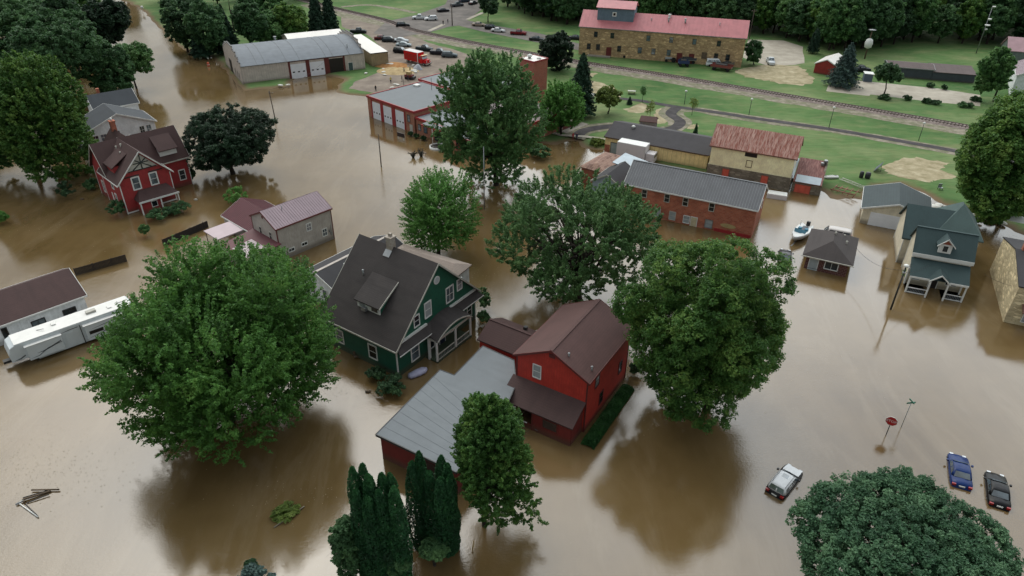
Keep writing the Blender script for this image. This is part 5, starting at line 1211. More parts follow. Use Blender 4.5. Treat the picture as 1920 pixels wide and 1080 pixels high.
# trees behind the curved barn
for i, (b, e, m, lab, n, lf) in enumerate([
    ((352, 95), (348, 38, 46, 52), 'darkl', 'tall dark tree at the bend of the flooded street', 16000, .38), ((392, 104), (388, 52, 40, 52), 'shrubl', 'dark tree left of the curved barn', 15000, .36),
    ((470, 92), (466, 38, 34, 42), 'shrubl', 'middling green tree behind the left end of the barn', 12000, .38), ((505, 86), (502, 52, 36, 34), 'mid', 'brighter bushy tree behind the middle of the barn', 12000, .36),
    ((548, 80), (544, 42, 34, 38), 'oak', 'green tree left of the two black conifers', 12000, .38), ((440, 60), (500, 8, 40, 28), 'mid', 'tree top above the barn at the upper edge', 9000, .42)]):
    tree(b, e, m, 300 + i, lab, n=n, leaf=lf, lobes=14, zb=GZ, clump=.7, low=-15)
conifer((380, 108), 22, 24, 'fir', 401, 'black spruce by the street bend left of the barn', 9000, .4, zb=0.1)
conifer((430, 100), 8, 30, 'fir', 402, 'broad drooping spruce behind the barn end wall', 11000, .4)
conifer((598, 76), -22, 22, 'fir', 403, 'first of two black spruces behind the barn, left one', 9000, .42, power=.7)
conifer((622, 72), -18, 20, 'fir', 404, 'black spruce at the right end behind the barn', 9000, .42, power=.6)
conifer((1087, 218), 100, 34, 'fir', 405, 'dark spruce left of the apple tree in the park', 12000, .3, power=.65)
conifer((1577, 162), 80, 36, 'bluefir', 406, 'blue spruce beside the small red shed', 9000, .3, power=.8)
conifer((1302, 262), 232, 7, 'cedar', 407, 'small upright cedar in the park behind the yellow shed', 1500, .16, layered=False, name='cedar_tree')
conifer((1180, 196), 182, 6, 'fir', 408, 'tiny cone-shaped conifer near the apple tree', 900, .16, layered=False, name='cedar_tree')
conifer((1523, 100), 52, 11, 'fir', 409, 'narrow dark arborvitae beyond the gravel lot', 2500, .3, layered=False, name='cedar_tree', power=.5)
# cedar columns at the bottom
ced = [(690, 1070, 872, 13), (706, 1062, 866, 12), (716, 1080, 886, 13), (738, 1072, 884, 13), (751, 1066, 884, 13), (732, 1092, 915, 14), (694, 1096, 915, 14), (712, 1100, 928, 14), (757, 1088, 910, 12),
       (799, 1016, 843, 15), (786, 1022, 862, 14), (814, 1024, 880, 13), (836, 1010, 850, 13), (846, 1022, 865, 12), (834, 1034, 892, 13), (848, 1032, 892, 12)]
cm = [column_mesh(k, 9.0, .84, 6500, .10, LEAF['cedar']) for k in range(4)]
for i, (x, yb, yt, hw) in enumerate(ced):
    b = at(x, yb, 0); z = 1.0
    while project((b.x, b.y, z))[1] > yt + 4: z += .05
    lab = ('cedar column of the left cluster, place %s from the left' if x < 770 else 'cedar column of the right cluster, place %s from the left')
    r = empty('cedar_tree', (b.x, b.y, -.3), 0, 'narrow dark green cedar column packed in the %s cluster' % ('left' if x < 770 else 'right'), 'cedar', 'cedar columns of the %s cluster' % ('left' if x < 770 else 'right'))
    o = bpy.data.objects.new('crown', cm[i % 4]); COL.objects.link(o); o.parent = r; o.scale = (1.1 + .1 * (i % 3),) * 2 + ((z + .3) / 9.0,); o.rotation_euler = (0, 0, i * 1.3)
# shrubs
def shrub(px, py, rx, ry, mat, seed, label, n=2500, leaf=.14, zb=0.0):
    b, hc, ox, Rh, Rz = crown_fit((px, py + ry * .75), (px, py, rx, ry), zb)
    me, _, _ = broad_crown(seed, Rh, max(Rz, Rh * .55), n, leaf, LEAF[mat], lobes=8, clump=Rh * .16, low=-.3, name='shrub')
    o = bpy.data.objects.new('shrub', me); COL.objects.link(o); o.location = (b.x + ox, b.y, zb + max(hc, .2)); return tag(o, label, 'shrub')
for k, a in enumerate([(218, 390, 17, 19, 'shrubl', 'grey-green shrub at the left front corner of the Victorian'), (296, 402, 20, 13, 'shrubl', 'rounded shrub in front of the Victorian porch'),
    (337, 389, 19, 13, 'shrubl', 'rounded shrub at the right front corner of the Victorian'), (316, 395, 12, 9, 'blue', 'small bluish shrub between the two rounded ones'), (123, 355, 16, 21, 'darkl', 'lone dark cone-like shrub standing in brown water'),
    (441, 366, 21, 22, 'lime', 'bright green bush above the grey house'), (270, 432, 10, 15, 'mid', 'tiny pointed bush alone in the water by the trailer fence'), (352, 328, 14, 16, 'darkl', 'shrub at the far right corner of the Victorian'),
    (170, 345, 14, 12, 'shrubl', 'shrub beside the left wall of the Victorian'), (905, 560, 16, 26, 'shrubl', 'tall bush behind the right corner of the green house'), (905, 596, 12, 16, 'shrubl', 'dark bush by the green house downpipe'),
    (1192, 690, 12, 16, 'darkl', 'dark shrub at the back corner of the red house'), (735, 722, 30, 12, 'darkl', 'half-drowned shrub at the green house corner'), (705, 700, 18, 12, 'darkl', 'low drowned shrub along the green house side wall'),
    (3, 408, 12, 14, 'lime', 'green bush cut by the left edge of the picture'), (770, 252, 5, 4, 'darkl', 'first clipped shrub under the fire station window'), (781, 256, 5, 4, 'darkl', 'middle clipped shrub under the fire station window'),
    (794, 260, 5, 4, 'darkl', 'last clipped shrub before the fire station entrance'), (832, 277, 10, 6, 'shrubl', 'low plants in the bed at the fire station entrance'), (1010, 285, 22, 14, 'shrubl', 'weedy bush on the bank by the park'),
    (1700, 452 + 60, 7, 14, 'lime', 'narrow green bush at the left corner of the cottage porch'), (1120, 268, 14, 7, 'olive', 'straw-coloured brush at the corner of the yellow shed'), (470, 1062, 15, 10, 'darkl', 'dark reddish bush at the bottom edge'),
    (480, 1084, 34, 16, 'bluefir', 'blue-green juniper cut by the bottom edge')]):
    shrub(*a[:5], 500 + k, a[5], n=2600 if a[2] > 8 else 700, leaf=.13 if a[1] > 330 else .2)
for k, (x, y, rx) in enumerate([(1659, 183, 11), (1701, 184, 8), (1738, 189, 9), (1755, 192, 8), (1805, 197, 9), (1818, 198, 8), (1745, 160, 7), (1770, 164, 6), (1830, 186, 10)]):
    shrub(x, y, rx, 5, 'darkl' if k != 4 else 'shrubl', 560 + k, 'clipped dark shrub along the concrete pad, %s' % ['under the young tree', 'next right of the young tree', 'left of a close pair', 'right of a close pair', 'left of the last pair', 'rightmost on the lawn side', 'left one against the dark shed', 'second against the dark shed', 'at the pad end'][k], n=900, leaf=.22, zb=GZ)
# the hedge bank along the red house
hb = MB(); me = None
a, b = at(1101, 838, .0), at(1178, 728, .0); d = (b - a); L_ = d.length; rs = np.random.RandomState(5)
n = 16000; u = rs.rand(n) * L_; v = rs.uniform(-1, 1, n); zz = .75 * np.sqrt(np.clip(1 - np.abs(v) ** 2.4, 0, 1)) * (.9 + .1 * np.sin(u * 3)) * np.minimum(1, np.minimum(u, L_ - u) * 2 + .3)
dn = np.array(d.normalized()); nn_ = np.array([-dn[1], dn[0], 0]); C = np.array(a)[None] + dn[None] * u[:, None] + nn_[None] * (v * .75)[:, None] + np.stack([0 * u, 0 * u, zz + rs.normal(0, .04, n)], 1)
V, F = leaf_quads(C, np.tile([0, 0, 1.0], (n, 1)), .11, rs); o = bpy.data.objects.new('hedge', quads('hedge', V, F, LEAF['moss'])); COL.objects.link(o); tag(o, 'long low green hedge along the right wall of the red house', 'hedge')
# young park trees
for k, (x, y, yt, lab) in enumerate([(1217, 232, 186, 'thin sapling with sparse leaves beside the park kiosk'), (1297, 216, 178, 'staked sapling on the lawn right of the winding path'), (1204, 192, 160, 'faint sapling on the grass below the mill')]):
    bse = at(x, y, GZ); zt = 1.0
    while project((bse.x, bse.y, zt))[1] > yt: zt += .1
    r = empty('sapling', bse, 0, lab, 'tree'); H = zt - GZ
    MB().tube((0, 0, -.2), (0, 0, H * .85), .06, .02, 6).build('trunk', M['barkm'], r)
    me, _, _ = broad_crown(700 + k, H * .2, H * .36, 420, .16, LEAF['olive' if k < 2 else 'mid'], lobes=6, clump=.3); o = bpy.data.objects.new('crown', me); COL.objects.link(o); o.parent = r; o.location = (0, 0, H * .62)
# ---- the dense wood behind the mill: many trees from a few kinds
wood = []
for k in range(7):
    mt = ['darkl', 'shrubl', 'oak', 'darkl', 'mid', 'darkl', 'fir'][k]; Rh = 5.2; Rz = 6.5
    me, lob, _ = broad_crown(800 + k, Rh, Rz, 9000, .42, LEAF[mt], lobes=18, clump=.8, low=-1)
    tm = trunk_mesh(800 + k, 8.5, lob, .3, Rz); bm_ = tm.build('trunk', M['barkm'])
    wood.append((me, bm_.data)); bpy.data.objects.remove(bm_)
rnd = random.Random(12)
def wood_tree(x, y, k, s, z=GZ, label=None, group=None):
    r = empty('forest_tree', (x, y, z), rnd.uniform(0, 6.28), label, 'tree', group); r.scale = (s * rnd.uniform(.85, 1.15), s * rnd.uniform(.85, 1.15), s * rnd.uniform(.9, 1.15))
    for nm, me, zz in (('crown', wood[k][0], 8.5), ('trunk', wood[k][1], 0)):
        o = bpy.data.objects.new(nm, me); COL.objects.link(o); o.parent = r; o.location = (0, 0, zz)
edge_px = [(930, 14), (1000, 34), (1060, 50), (1110, 46), (1410, 66), (1500, 84), (1560, 98), (1640, 96), (1720, 86), (1800, 84), (1900, 90), (2100, 110)]
E_ = [at(x, y, GZ) for x, y in edge_px]
cnt = 0
for i in range(len(E_) - 1):
    p, q = E_[i], E_[i + 1]; L_ = (q - p).length; d = (q - p).normalized(); nrm = Vector((-d.y, d.x, 0))
    if nrm.y < 0: nrm = -nrm
    for row in range(9):
        t_ = rnd.uniform(0, 3)
        while t_ < L_:
            c = p + d * t_ + nrm * (row * 6.5 + rnd.uniform(-2, 2) + 4)
            if not (1085 < project(c)[0] < 1408 and row < 2 and c.y < 238):
                wood_tree(c.x, c.y, rnd.choice([0, 1, 2, 3, 4, 5, 3, 0] if row else [0, 1, 2, 4, 1, 3]), rnd.uniform(.75, 1.25), GZ + row * .7, 'dark leafy tree in the dense wood behind the mill and sheds', 'trees of the dense wood'); cnt += 1
            t_ += rnd.uniform(5.0, 8.5)
# far trees along the upper left horizon
for (x, y) in [(-10, 30), (40, 10), (150, -5), (230, -30), (320, -18), (380, -12), (450, -20), (560, -22), (60, 60), (-60, 60), (-40, 110), (-90, 150), (0, 140), (150, 120), (-60, 190), (170, 60), (-120, 230), (-90, 90), (345, 6), (410, -5), (530, -15), (590, -25)]:
    c = at(x, y + 20, GZ); wood_tree(c.x, c.y, rnd.choice([0, 2, 3, 5, 1]), rnd.uniform(.9, 1.3), 0.2, 'dark green background tree of the upper left woods', 'trees of the upper left woods')
for (x, y) in [(640, -52), (720, -44), (800, -40), (880, -38), (960, -34), (1040, -30), (700, -75), (820, -70), (940, -64)]:
    c = at(x, y + 24, GZ); wood_tree(c.x, c.y, rnd.choice([0, 2, 3, 5]), rnd.uniform(.9, 1.2), 0.4, 'dark tree along the far side of the upper lawn', 'trees beyond the upper lawn')
print('wood trees', cnt)
# ------------------------------------------------------------------ vehicles (x forward, origin on the ground under the middle)
def frustum_quad(b, t, face, u0, u1, v0, v1, off):
    """b, t = (x0, x1, halfwidth, z) of the cabin's base and top; a panel on one face"""
    def P(k, v):
        x0 = b[0] + (t[0] - b[0]) * v; x1 = b[1] + (t[1] - b[1]) * v; w = b[2] + (t[2] - b[2]) * v; z = b[3] + (t[3] - b[3]) * v
        if face == 'front': return Vector((x1, w - 2 * w * k, z))
        if face == 'rear': return Vector((x0, -w + 2 * w * k, z))
        if face == 'left': return Vector((x0 + (x1 - x0) * k, w, z))
        return Vector((x1 + (x0 - x1) * k, -w, z))
    q = [P(u0, v0), P(u1, v0), P(u1, v1), P(u0, v1)]
    n = (q[1] - q[0]).cross(q[3] - q[0]).normalized()
    out = {'front': Vector((1, 0, .3)), 'rear': Vector((-1, 0, .3)), 'left': Vector((0, 1, 0)), 'right': Vector((0, -1, 0))}[face]
    if n.dot(out) < 0: n = -n; q = q[::-1]
    return [p + n * off for p in q]

SPEC = dict(
    sedan=dict(L=4.9, W=1.96, zb=.95, zh=.88, zt=1.0, cab=(-1.55, 1.05, -.95, .25), H=1.45), suv=dict(L=4.8, W=2.0, zb=1.08, zh=1.02, zt=1.1, cab=(-2.2, .95, -1.95, .2), H=1.70),
    pickup=dict(L=5.5, W=1.95, zb=1.12, zh=1.08, zt=1.12, cab=(-.75, 1.25, -.5, .55), H=1.85), van=dict(L=5.2, W=1.95, zb=1.15, zh=1.1, zt=1.15, cab=(-2.5, 1.6, -2.4, .9), H=2.1))
def car(kind, x, y, z, yaw, hexc, label, group=None, cat='car', name='parked_car', roof=None, full=True, plates=True):
    sp = SPEC[kind]; L, W, zb, H = sp['L'], sp['W'], sp['zb'], sp['H']; w = W / 2
    paint = carpaint('paint_' + hexc.strip('#'), hexc)
    r = empty(name, (x, y, z), yaw, label, cat, group)
    xs = [-L / 2, -L / 2 + .06, -L / 2 + .2, -L / 2 + .6, -L * .18, L * .18, L / 2 - 1.1, L / 2 - .6, L / 2 - .3, L / 2 - .1, L / 2]
    zt = [sp['zt'] - .34, sp['zt'] - .14, sp['zt'] - .03, sp['zt'], zb, zb, sp['zh'] + .02, sp['zh'] - .05, sp['zh'] - .12, sp['zh'] - .22, sp['zh'] - .36]; ws = [.74, .88, .95, 1, 1, 1, .99, .97, .91, .80, .62]
    rings = []
    for X, Z, k in zip(xs, zt, ws):
        a = w * k; rings.append([(X, -a * .9, .22), (X, -a, .42), (X, -a, Z - .2), (X, -a * .92, Z - .03), (X, 0, Z + .03), (X, a * .92, Z - .03), (X, a, Z - .2), (X, a, .42), (X, a * .9, .22)])
    MB().loft(rings[::-1]).build('body', paint, r)
    c0, c1, t0, t1 = sp['cab']; b = (c0, c1, w * .93, zb - .04); t = (t0, t1, w * .74, H)
    def rr(x0, x1, hw, z, bow):
        return [(x0, -hw * .78, z), (x0 + (x1 - x0) * .06, -hw, z), (x0 + (x1 - x0) * .5, -hw * 1.02, z), (x1 - (x1 - x0) * .08, -hw * .97, z), (x1, -hw * .74, z), (x1 + bow, 0, z), (x1, hw * .74, z), (x1 - (x1 - x0) * .08, hw * .97, z), (x0 + (x1 - x0) * .5, hw * 1.02, z), (x0 + (x1 - x0) * .06, hw, z), (x0, hw * .78, z), (x0 - bow * .6, 0, z)]
    MB().loft([rr(b[0], b[1], b[2], b[3], .1), rr((b[0] + t[0]) / 2, (b[1] + t[1]) / 2, (b[2] + t[2]) / 2 + .02, (b[3] + H) / 2, .08), rr(t[0] - .02, t[1] + .03, t[2] + .01, H - .07, .06), rr(t[0] + .14, t[1] - .18, t[2] * .86, H - .01, .04), rr(t[0] + .4, t[1] - .5, t[2] * .5, H + .015, .02)]).build('cabin', carpaint('paint_' + (roof or hexc).strip('#'), roof or hexc), r)
    t = (t0, t1, w * .74, H - .05)
    MB().poly(frustum_quad(b, t, 'front', .07, .93, .1, .93, .07)).build('windscreen', M['carglass'], r)
    MB().poly(frustum_quad(b, t, 'rear', .09, .91, .15, .9, .05)).build('rear_window', M['carglass'], r)
    spl = ((.10, .48), (.52, .92)) if kind != 'pickup' else ((.12, .9),)
    if kind in ('suv', 'van'): spl = ((.05, .32), (.35, .62), (.65, .92))
    for f in ('left', 'right'):
        for u0, u1 in spl: MB().poly(frustum_quad(b, t, f, u0, u1, .16, .86, .035)).build('side_window', M['carglass'], r)
    if kind == 'pickup':
        mb = MB(); mb.box(-L / 2 + .15, c0 - .12, -w + .14, w - .14, 1.05, 1.16); mb.build('truck_bed', M['black'], r)
    if not full: 
        for sx in (-1, 1):
            for sy in (-1, 1): MB().tube((sx * L * .31, sy * (w - .22), .33), (sx * L * .31, sy * (w + .01), .33), .34, .34, 12).build('wheel', M['rubber'], r)
        for sy in (-1, 1): MB().box(L / 2 - .12, L / 2 - .02, sy * w * .5 - .16, sy * w * .5 + .16, .58, .74).build('headlight', M['lamp'], r); MB().box(-L / 2 - .01, -L / 2 + .1, sy * w * .6 - .16, sy * w * .6 + .16, .72, .9).build('tail_light', M['redlight'], r)
        return r
    for sx in (-1, 1):
        for sy in (-1, 1):
            o = MB().tube((sx * L * .31, sy * (w - .24), .33), (sx * L * .31, sy * (w + .01), .33), .34, .34, 18).build('wheel', M['rubber'], r)
            MB().tube((sx * L * .31, sy * (w - .02), .33), (sx * L * .31, sy * (w + .03), .33), .2, .2, 12).build('rim', M['steel'], o)
    for sy in (-1, 1):
        MB().box(L / 2 - .3, L / 2 - .06, sy * w * .58 - .17, sy * w * .58 + .17, sp['zh'] - .34, sp['zh'] - .16).build('headlight', M['lamp'], r)
        MB().box(-L / 2 - .02, -L / 2 + .3, sy * w * .72 - .17, sy * w * .72 + .17, sp['zt'] - .32, sp['zt'] - .10).build('tail_light', M['redlight'], r)
        MB().box(c1 - .42, c1 - .22, sy * (w + .02), sy * (w + .2), zb - .02, zb + .13).build('door_mirror', paint, r)
        if kind == 'suv': MB().path([(t0 + .1, sy * w * .66, H - .01), (t0 + .2, sy * w * .66, H + .06), (t1 - .25, sy * w * .66, H + .06), (t1 - .15, sy * w * .66, H - .01)], .02).build('roof_rail', M['dark'], r)
    MB().box(-L / 2 - .03, -L / 2 + .02, -.26, .26, .68, .82).build('number_plate', M['white'], r)
    MB().box(-L / 2 - .08, -L / 2 + .1, -w * .82, w * .82, .34, .6).build('rear_bumper', M['black'] if kind == 'suv' else paint, r, bevel=.04)
    MB().box(-.4, -.0, -.012 + .0, .012, H, H + .0) if False else None
    return r
p = at(1475, 892, .9); car('suv', p.x, p.y, -.58, R(47), '#17181a', 'half-drowned dark SUV with silver-white roof and bonnet, lowest on the left of the three', 'cars stranded in the flood', roof='#cfd1d2')
o = MB().box(-.25, .35, -.3, .3, 0, .012).build('sunroof', M['carglass'], bpy.data.objects['parked_car']); o.location = (-.4, 0, 1.705)
mb = MB(); hr = [(X, [(X, y * k_, z - .03 * abs(y) / .8 + .05) for y in (-.8, -.4, 0, .4, .8)]) for X, z, k_ in ((1.0, 1.12, 1), (1.35, 1.05, 1), (1.75, .99, .98), (2.05, .92, .93), (2.25, .82, .86))]
for (xa, ra), (xb, rb_) in zip(hr[:-1], hr[1:]):
    for q in range(4): mb.poly([ra[q], rb_[q], rb_[q + 1], ra[q + 1]], smooth=True)
mb.build('bonnet', carpaint('paint_cfd1d2', '#cfd1d2'), bpy.data.objects['parked_car'])
p = at(1802, 876, .6); car('sedan', p.x, p.y, -.50, R(66), '#0f2a5c', 'bright blue sedan stranded in the flood beside the black one', 'cars stranded in the flood')
p = at(1873, 912, .6); car('sedan', p.x, p.y, -.50, R(64), '#0b0c0f', 'black sedan stranded in the flood, rightmost of the three cars', 'cars stranded in the flood')
p = at(1473, 477, .6); car('sedan', p.x, p.y, -.45, R(70), '#3a3a3d', 'dark grey sedan in the water between the large tree and brick ranch house')
p = at(1566, 430, 1.2); car('van', p.x, p.y, -.6, R(155), '#b9b4b0', 'white van hidden behind the brick ranch house roof', cat='van', name='parked_van')
# the parked cars on the dry land at the top
for a in [('suv', 755.6, 50, 10, '#15181b', 'black SUV waiting alone at the railway crossing'), ('pickup', 787, 36, 185, '#c2c6c8', 'white pickup beside the white SUV at the roadside'), ('suv', 808, 38, 195, '#c6c9cb', 'white SUV nearest the crossing on the far road'),
          ('sedan', 831, 22, 30, '#1d2126', 'black and white car parked uphill of the white SUV'), ('pickup', 857, 12, 32, '#4c5156', 'grey pickup in the roadside row near the top'), ('suv', 871, 4, 35, '#33404c', 'blue-grey SUV in the roadside row at the top edge'),
          ('sedan', 887, 8, 60, '#23262a', 'dark car with pale roof on the right side of the far road'), ('suv', 922, 55, -12, '#14171b', 'black SUV in front of the red pickup on the side road'), ('sedan', 934, 60, -14, '#b8babb', 'white car touching the black SUV on the side road'), ('pickup', 972, 65, -12, '#6d1a22', 'dark red pickup on the side road left of the round tree'),
          ('sedan', 1006, 76, -14, '#2a2f33', 'dark car half hidden by the round tree'), ('sedan', 898, 49, -10, '#8c7f72', 'tan car at the start of the side road'), ('suv', 731, 78, 4, '#2b3338', 'dark SUV at the top of the gravel yard'), ('sedan', 752, 79, -5, '#b5bcc0', 'white sedan beside the pile at the yard top'), ('sedan', 757, 87, -3, '#8e9a9e', 'pale green-grey sedan just below the white sedan'),
          ('suv', 752, 99, -20, '#121417', 'black SUV directly behind the red fire truck'), ('pickup', 796, 95, -20, '#1f2b30', 'dark pickup beyond the red fire truck'), ('pickup', 823, 102, -12, '#20252b', 'dark pickup second from right in the yard'), ('suv', 843, 107, -4, '#4a565b', 'grey SUV at the right end of the gravel yard row'),
          ('pickup', 672, 62, 3, '#1d2528', 'dark pickup behind the white annex roof'), ('sedan', 716, 74, 10, '#5b2326', 'dark red car at the back of the gravel yard'), ('pickup', 1444, 119, 262, '#c0c6c9', 'white pickup on the gravel lot right of the mill'), ('sedan', 1080, 74, -12, '#26292c', 'dark car glimpsed between the round tree and mill'),
          ('pickup', 1613, 134, 0, '#20242a', 'dark truck beside the grey waste bin')]:
    p = at(a[1], a[2], GZ); car(a[0], p.x, p.y, GZ, R(a[3]), a[4], a[5], 'cars parked on dry ground', full=False)
p = at(1340, 124, GZ); car('van', p.x, p.y, GZ, R(-8), '#cdd2d3', 'white van parked against the mill wall behind the farm wagon', cat='van', name='parked_van', full=False)
# fire truck
FT = empty('fire_truck', at(784, 119, GZ), R(-38), 'red rescue truck with white box roof in the gravel yard', 'fire truck')
fr, fw = carpaint('paint_firered', '#b8161c'), carpaint('paint_firewhite', '#c8c4c4')
MB().box(-4.4, 1.3, -1.25, 1.25, .75, 3.3).build('box_body', fr, FT, bevel=.05); MB().box(-4.38, 1.28, -1.23, 1.23, 3.3, 3.38).build('box_roof', fw, FT)
MB().box(-4.3, -4.42, -.9, .9, .9, 2.9).build('rear_door', fr, FT); MB().box(1.05, 1.33, -1.28, -1.252, .8, 3.3).build('corner_post', fw, FT)
MB().loft([[(1.34, -1.15, .6), (1.34, 1.15, .6), (1.34, 1.15, 2.7), (1.34, -1.15, 2.7)], [(2.4, -1.15, .6), (2.4, 1.15, .6), (2.4, 1.1, 2.7), (2.4, -1.1, 2.7)], [(2.9, -1.15, .6), (2.9, 1.15, .6), (2.9, 1.1, 1.75), (2.9, -1.1, 1.75)]], smooth=False).build('cab', fr, FT, bevel=.05)
MB().box(2.9, 4.1, -.85, .85, .7, 1.7).build('bonnet', fr, FT, bevel=.12); MB().poly([(2.44, 1.0, 2.58), (2.44, -1.0, 2.58), (2.93, -1.0, 1.8), (2.93, 1.0, 1.8)]).build('windscreen', M['carglass'], FT)
MB().box(2.35, 3.0, -1.1, 1.1, 2.7, 2.82).build('sun_visor', plain('cream_visor', '#b9b189'), FT); MB().box(4.1, 4.35, -1.15, 1.15, .5, .85).build('front_bumper', M['chrome'], FT)
for s_ in (-1, 1):
    MB().poly([(1.6, s_ * 1.165, 1.75), (2.35, s_ * 1.165, 1.75), (2.3, s_ * 1.145, 2.5), (1.6, s_ * 1.145, 2.5)][::-s_]).build('side_window', M['carglass'], FT)
    MB().box(3.1, 3.95, s_ * .86, s_ * 1.15, .75, 1.25).build('mudguard', fr, FT, bevel=.06); MB().box(4.08, 4.13, s_ * .6 - .14, s_ * .6 + .14, 1.1, 1.35).build('headlight', M['lamp'], FT)
    for x in (-3.0, 3.5):
        o = MB().tube((x, s_ * .9, .48), (x, s_ * 1.22, .48), .48, .48, 16).build('wheel', M['rubber'], FT); MB().tube((x, s_ * 1.2, .48), (x, s_ * 1.25, .48), .26, .26, 12).build('rim', M['steel'], o)
    for k in range(3): MB().box(-4.0 + k * 1.75, -2.5 + k * 1.75, s_ * 1.24, s_ * 1.275, 1.1, 2.7).build('locker_door', plain('locker_red', '#93141a', .4), FT)
# travel trailer
RV = empty('travel_trailer', (-54.0, 69.3, -.35), R(43.0), 'long white fifth-wheel travel trailer half under the maple', 'camper trailer'); RV.scale = (1.12, 1.05, 1.0)
rvw = plain('trailer_white', '#bfc6c8', .35, .05); rvr = plain('trailer_roof', '#d2d1cc', .5, .06)
def rvprof(x, y): return [(x, y, .7)]
side = [(-6.2, .75), (-6.2, 2.0), (-6.05, 3.0), (-5.6, 3.4), (6.1, 3.5), (6.2, 3.3), (6.2, .65), (-4.2, .65), (-4.4, 1.15), (-5.9, 1.2)]
side = [(-6.2, 1.3), (-6.25, 2.3), (-6.0, 3.15), (-5.5, 3.42), (6.1, 3.5), (6.25, 3.3), (6.25, .6), (-3.9, .6), (-4.1, 1.25)]
mb = MB(); a = [(x, -1.28, z) for x, z in side]; b = [(x, 1.28, z) for x, z in side]; mb.poly(a[::-1]); mb.poly(b)
for k in range(len(a)): k2 = (k + 1) % len(a); mb.poly([a[k], a[k2], b[k2], b[k]])
o = mb.build('body', rvw, RV, bevel=.06); bm_fix(o)
MB().slab([(-5.5, -1.25, 3.50), (6.05, -1.25, 3.57), (6.05, 1.25, 3.57), (-5.5, 1.25, 3.50)], .05).build('roof_skin', rvr, RV)
MB().box(-4.7, -1.4, -1.72, -1.281, 1.05, 2.95).build('slide_out', rvw, RV, bevel=.03); MB().box(.9, 5.2, -1.74, -1.281, .9, 3.0).build('slide_out', rvw, RV, bevel=.03)
MB().box(-4.8, -1.3, -1.76, -1.28, 2.96, 3.02).build('slide_awning', rvr, RV); MB().box(.8, 5.3, -1.78, -1.28, 3.01, 3.07).build('slide_awning', rvr, RV)
for x0, x1, y, z0, z1 in ((1.2, 2.6, -1.76, 1.7, 2.15), (-.9, -.45, -1.3, 1.5, 1.8), (3.6, 4.4, -1.76, 1.7, 2.3)): MB().box(x0, x1, y, y + .02, z0, z1).build('window', M['black'], RV)
MB().box(-1.0, -.2, -1.31, -1.285, .8, 2.7).build('door', rvw, RV); MB().box(.55, .62, -1.33, -1.285, .5, 3.2).build('awning_arm', M['dark'], RV)
swd = plain('swoosh_grey', '#4a4f56', .4)
def swoosh(pts, wd, y=-1.73):
    m = MB()
    for i in range(len(pts) - 1):
        (x0, z0), (x1, z1) = pts[i], pts[i + 1]; k0 = wd * math.sin(math.pi * (i + .1) / len(pts)); k1 = wd * math.sin(math.pi * (i + 1.1) / len(pts))
        m.poly([(x0, y, z0 - k0), (x1, y, z1 - k1), (x1, y, z1 + k1), (x0, y, z0 + k0)])
    m.build('stripe', swd, RV)
swoosh([(-4.6, 1.3), (-3.8, 1.35), (-2.9, 1.9), (-2.0, 2.1), (-1.45, 2.15)], .07); swoosh([(-3.9, 1.75), (-3.3, 1.75), (-2.4, 2.0), (-1.5, 2.35)], .09); swoosh([(1.0, 1.25), (2.2, 1.45), (3.4, 1.75), (5.1, 1.85)], .07, -1.75); swoosh([(1.4, 2.35), (2.6, 2.5), (3.8, 2.6), (5.1, 2.65)], .05, -1.75)
swoosh([(-6.0, 1.45), (-5.4, 1.5), (-4.9, 1.75)], .1, -1.285); swoosh([(-1.3, 2.9), (-.6, 3.0), (.4, 3.05)], .06, -1.285)
for x, y, k in ((2.2, .1, 0), (4.0, -.2, 1), (-1.5, .3, 1), (5.2, .3, 1)): MB().box(x - (.5 if not k else .22), x + (.5 if not k else .22), y - .3, y + .3, 3.52, 3.82 if not k else 3.68).build('air_conditioner' if not k else 'roof_hatch', rvr if k else M['offwhite'], RV, bevel=.04)
MB().tube((-3.1, .2, 3.55), (-2.5, -.35, 3.75), .03).build('antenna', M['dark'], RV); MB().box(-6.9, -6.2, -.3, .3, .9, 1.2).build('hitch', M['dark'], RV)
for x in (2.4, 3.3):
    for s_ in (-1, 1): MB().tube((x, s_ * 1.0, .38), (x, s_ * 1.25, .38), .38, .38, 14).build('wheel', M['rubber'], RV)
MB().box(-4.1, -4.0, -1.1, -1.0, -.4, .7).build('stabiliser_leg', M['dark'], RV)
# box truck behind the brick building
BT = empty('box_truck', at(1188, 300, 0), R(-28), 'white box truck parked between the brick building and yellow shed', 'truck')
MB().box(-3.4, 2.6, -1.3, 1.3, .6, 3.6).build('cargo_box', fw, BT, bevel=.06); MB().box(-3.35, 2.55, -1.25, 1.25, 3.6, 3.66).build('box_roof', M['white'], BT); MB().box(2.65, 4.4, -1.1, 1.1, .4, 2.3).build('cab', fw, BT, bevel=.12)
MB().box(4.0, 4.42, -.95, .95, 1.5, 2.1).build('windscreen', M['carglass'], BT)
for x in (-2.2, 3.6):
    for s_ in (-1, 1): MB().tube((x, s_ * .95, .3), (x, s_ * 1.25, .3), .48, .48, 14).build('wheel', M['rubber'], BT)
# white box body standing in the water beside the brick building
o = empty('cargo_box', at(1456, 370, 0), R(-20), 'white cargo box top showing above water beside the brick gable', 'box trailer'); MB().box(-1.7, 1.7, -.9, .9, -.8, .8).build('body', fw, o, bevel=.04); MB().box(-1.65, 1.65, -.85, .85, .8, .86).build('lid', M['white'], o)
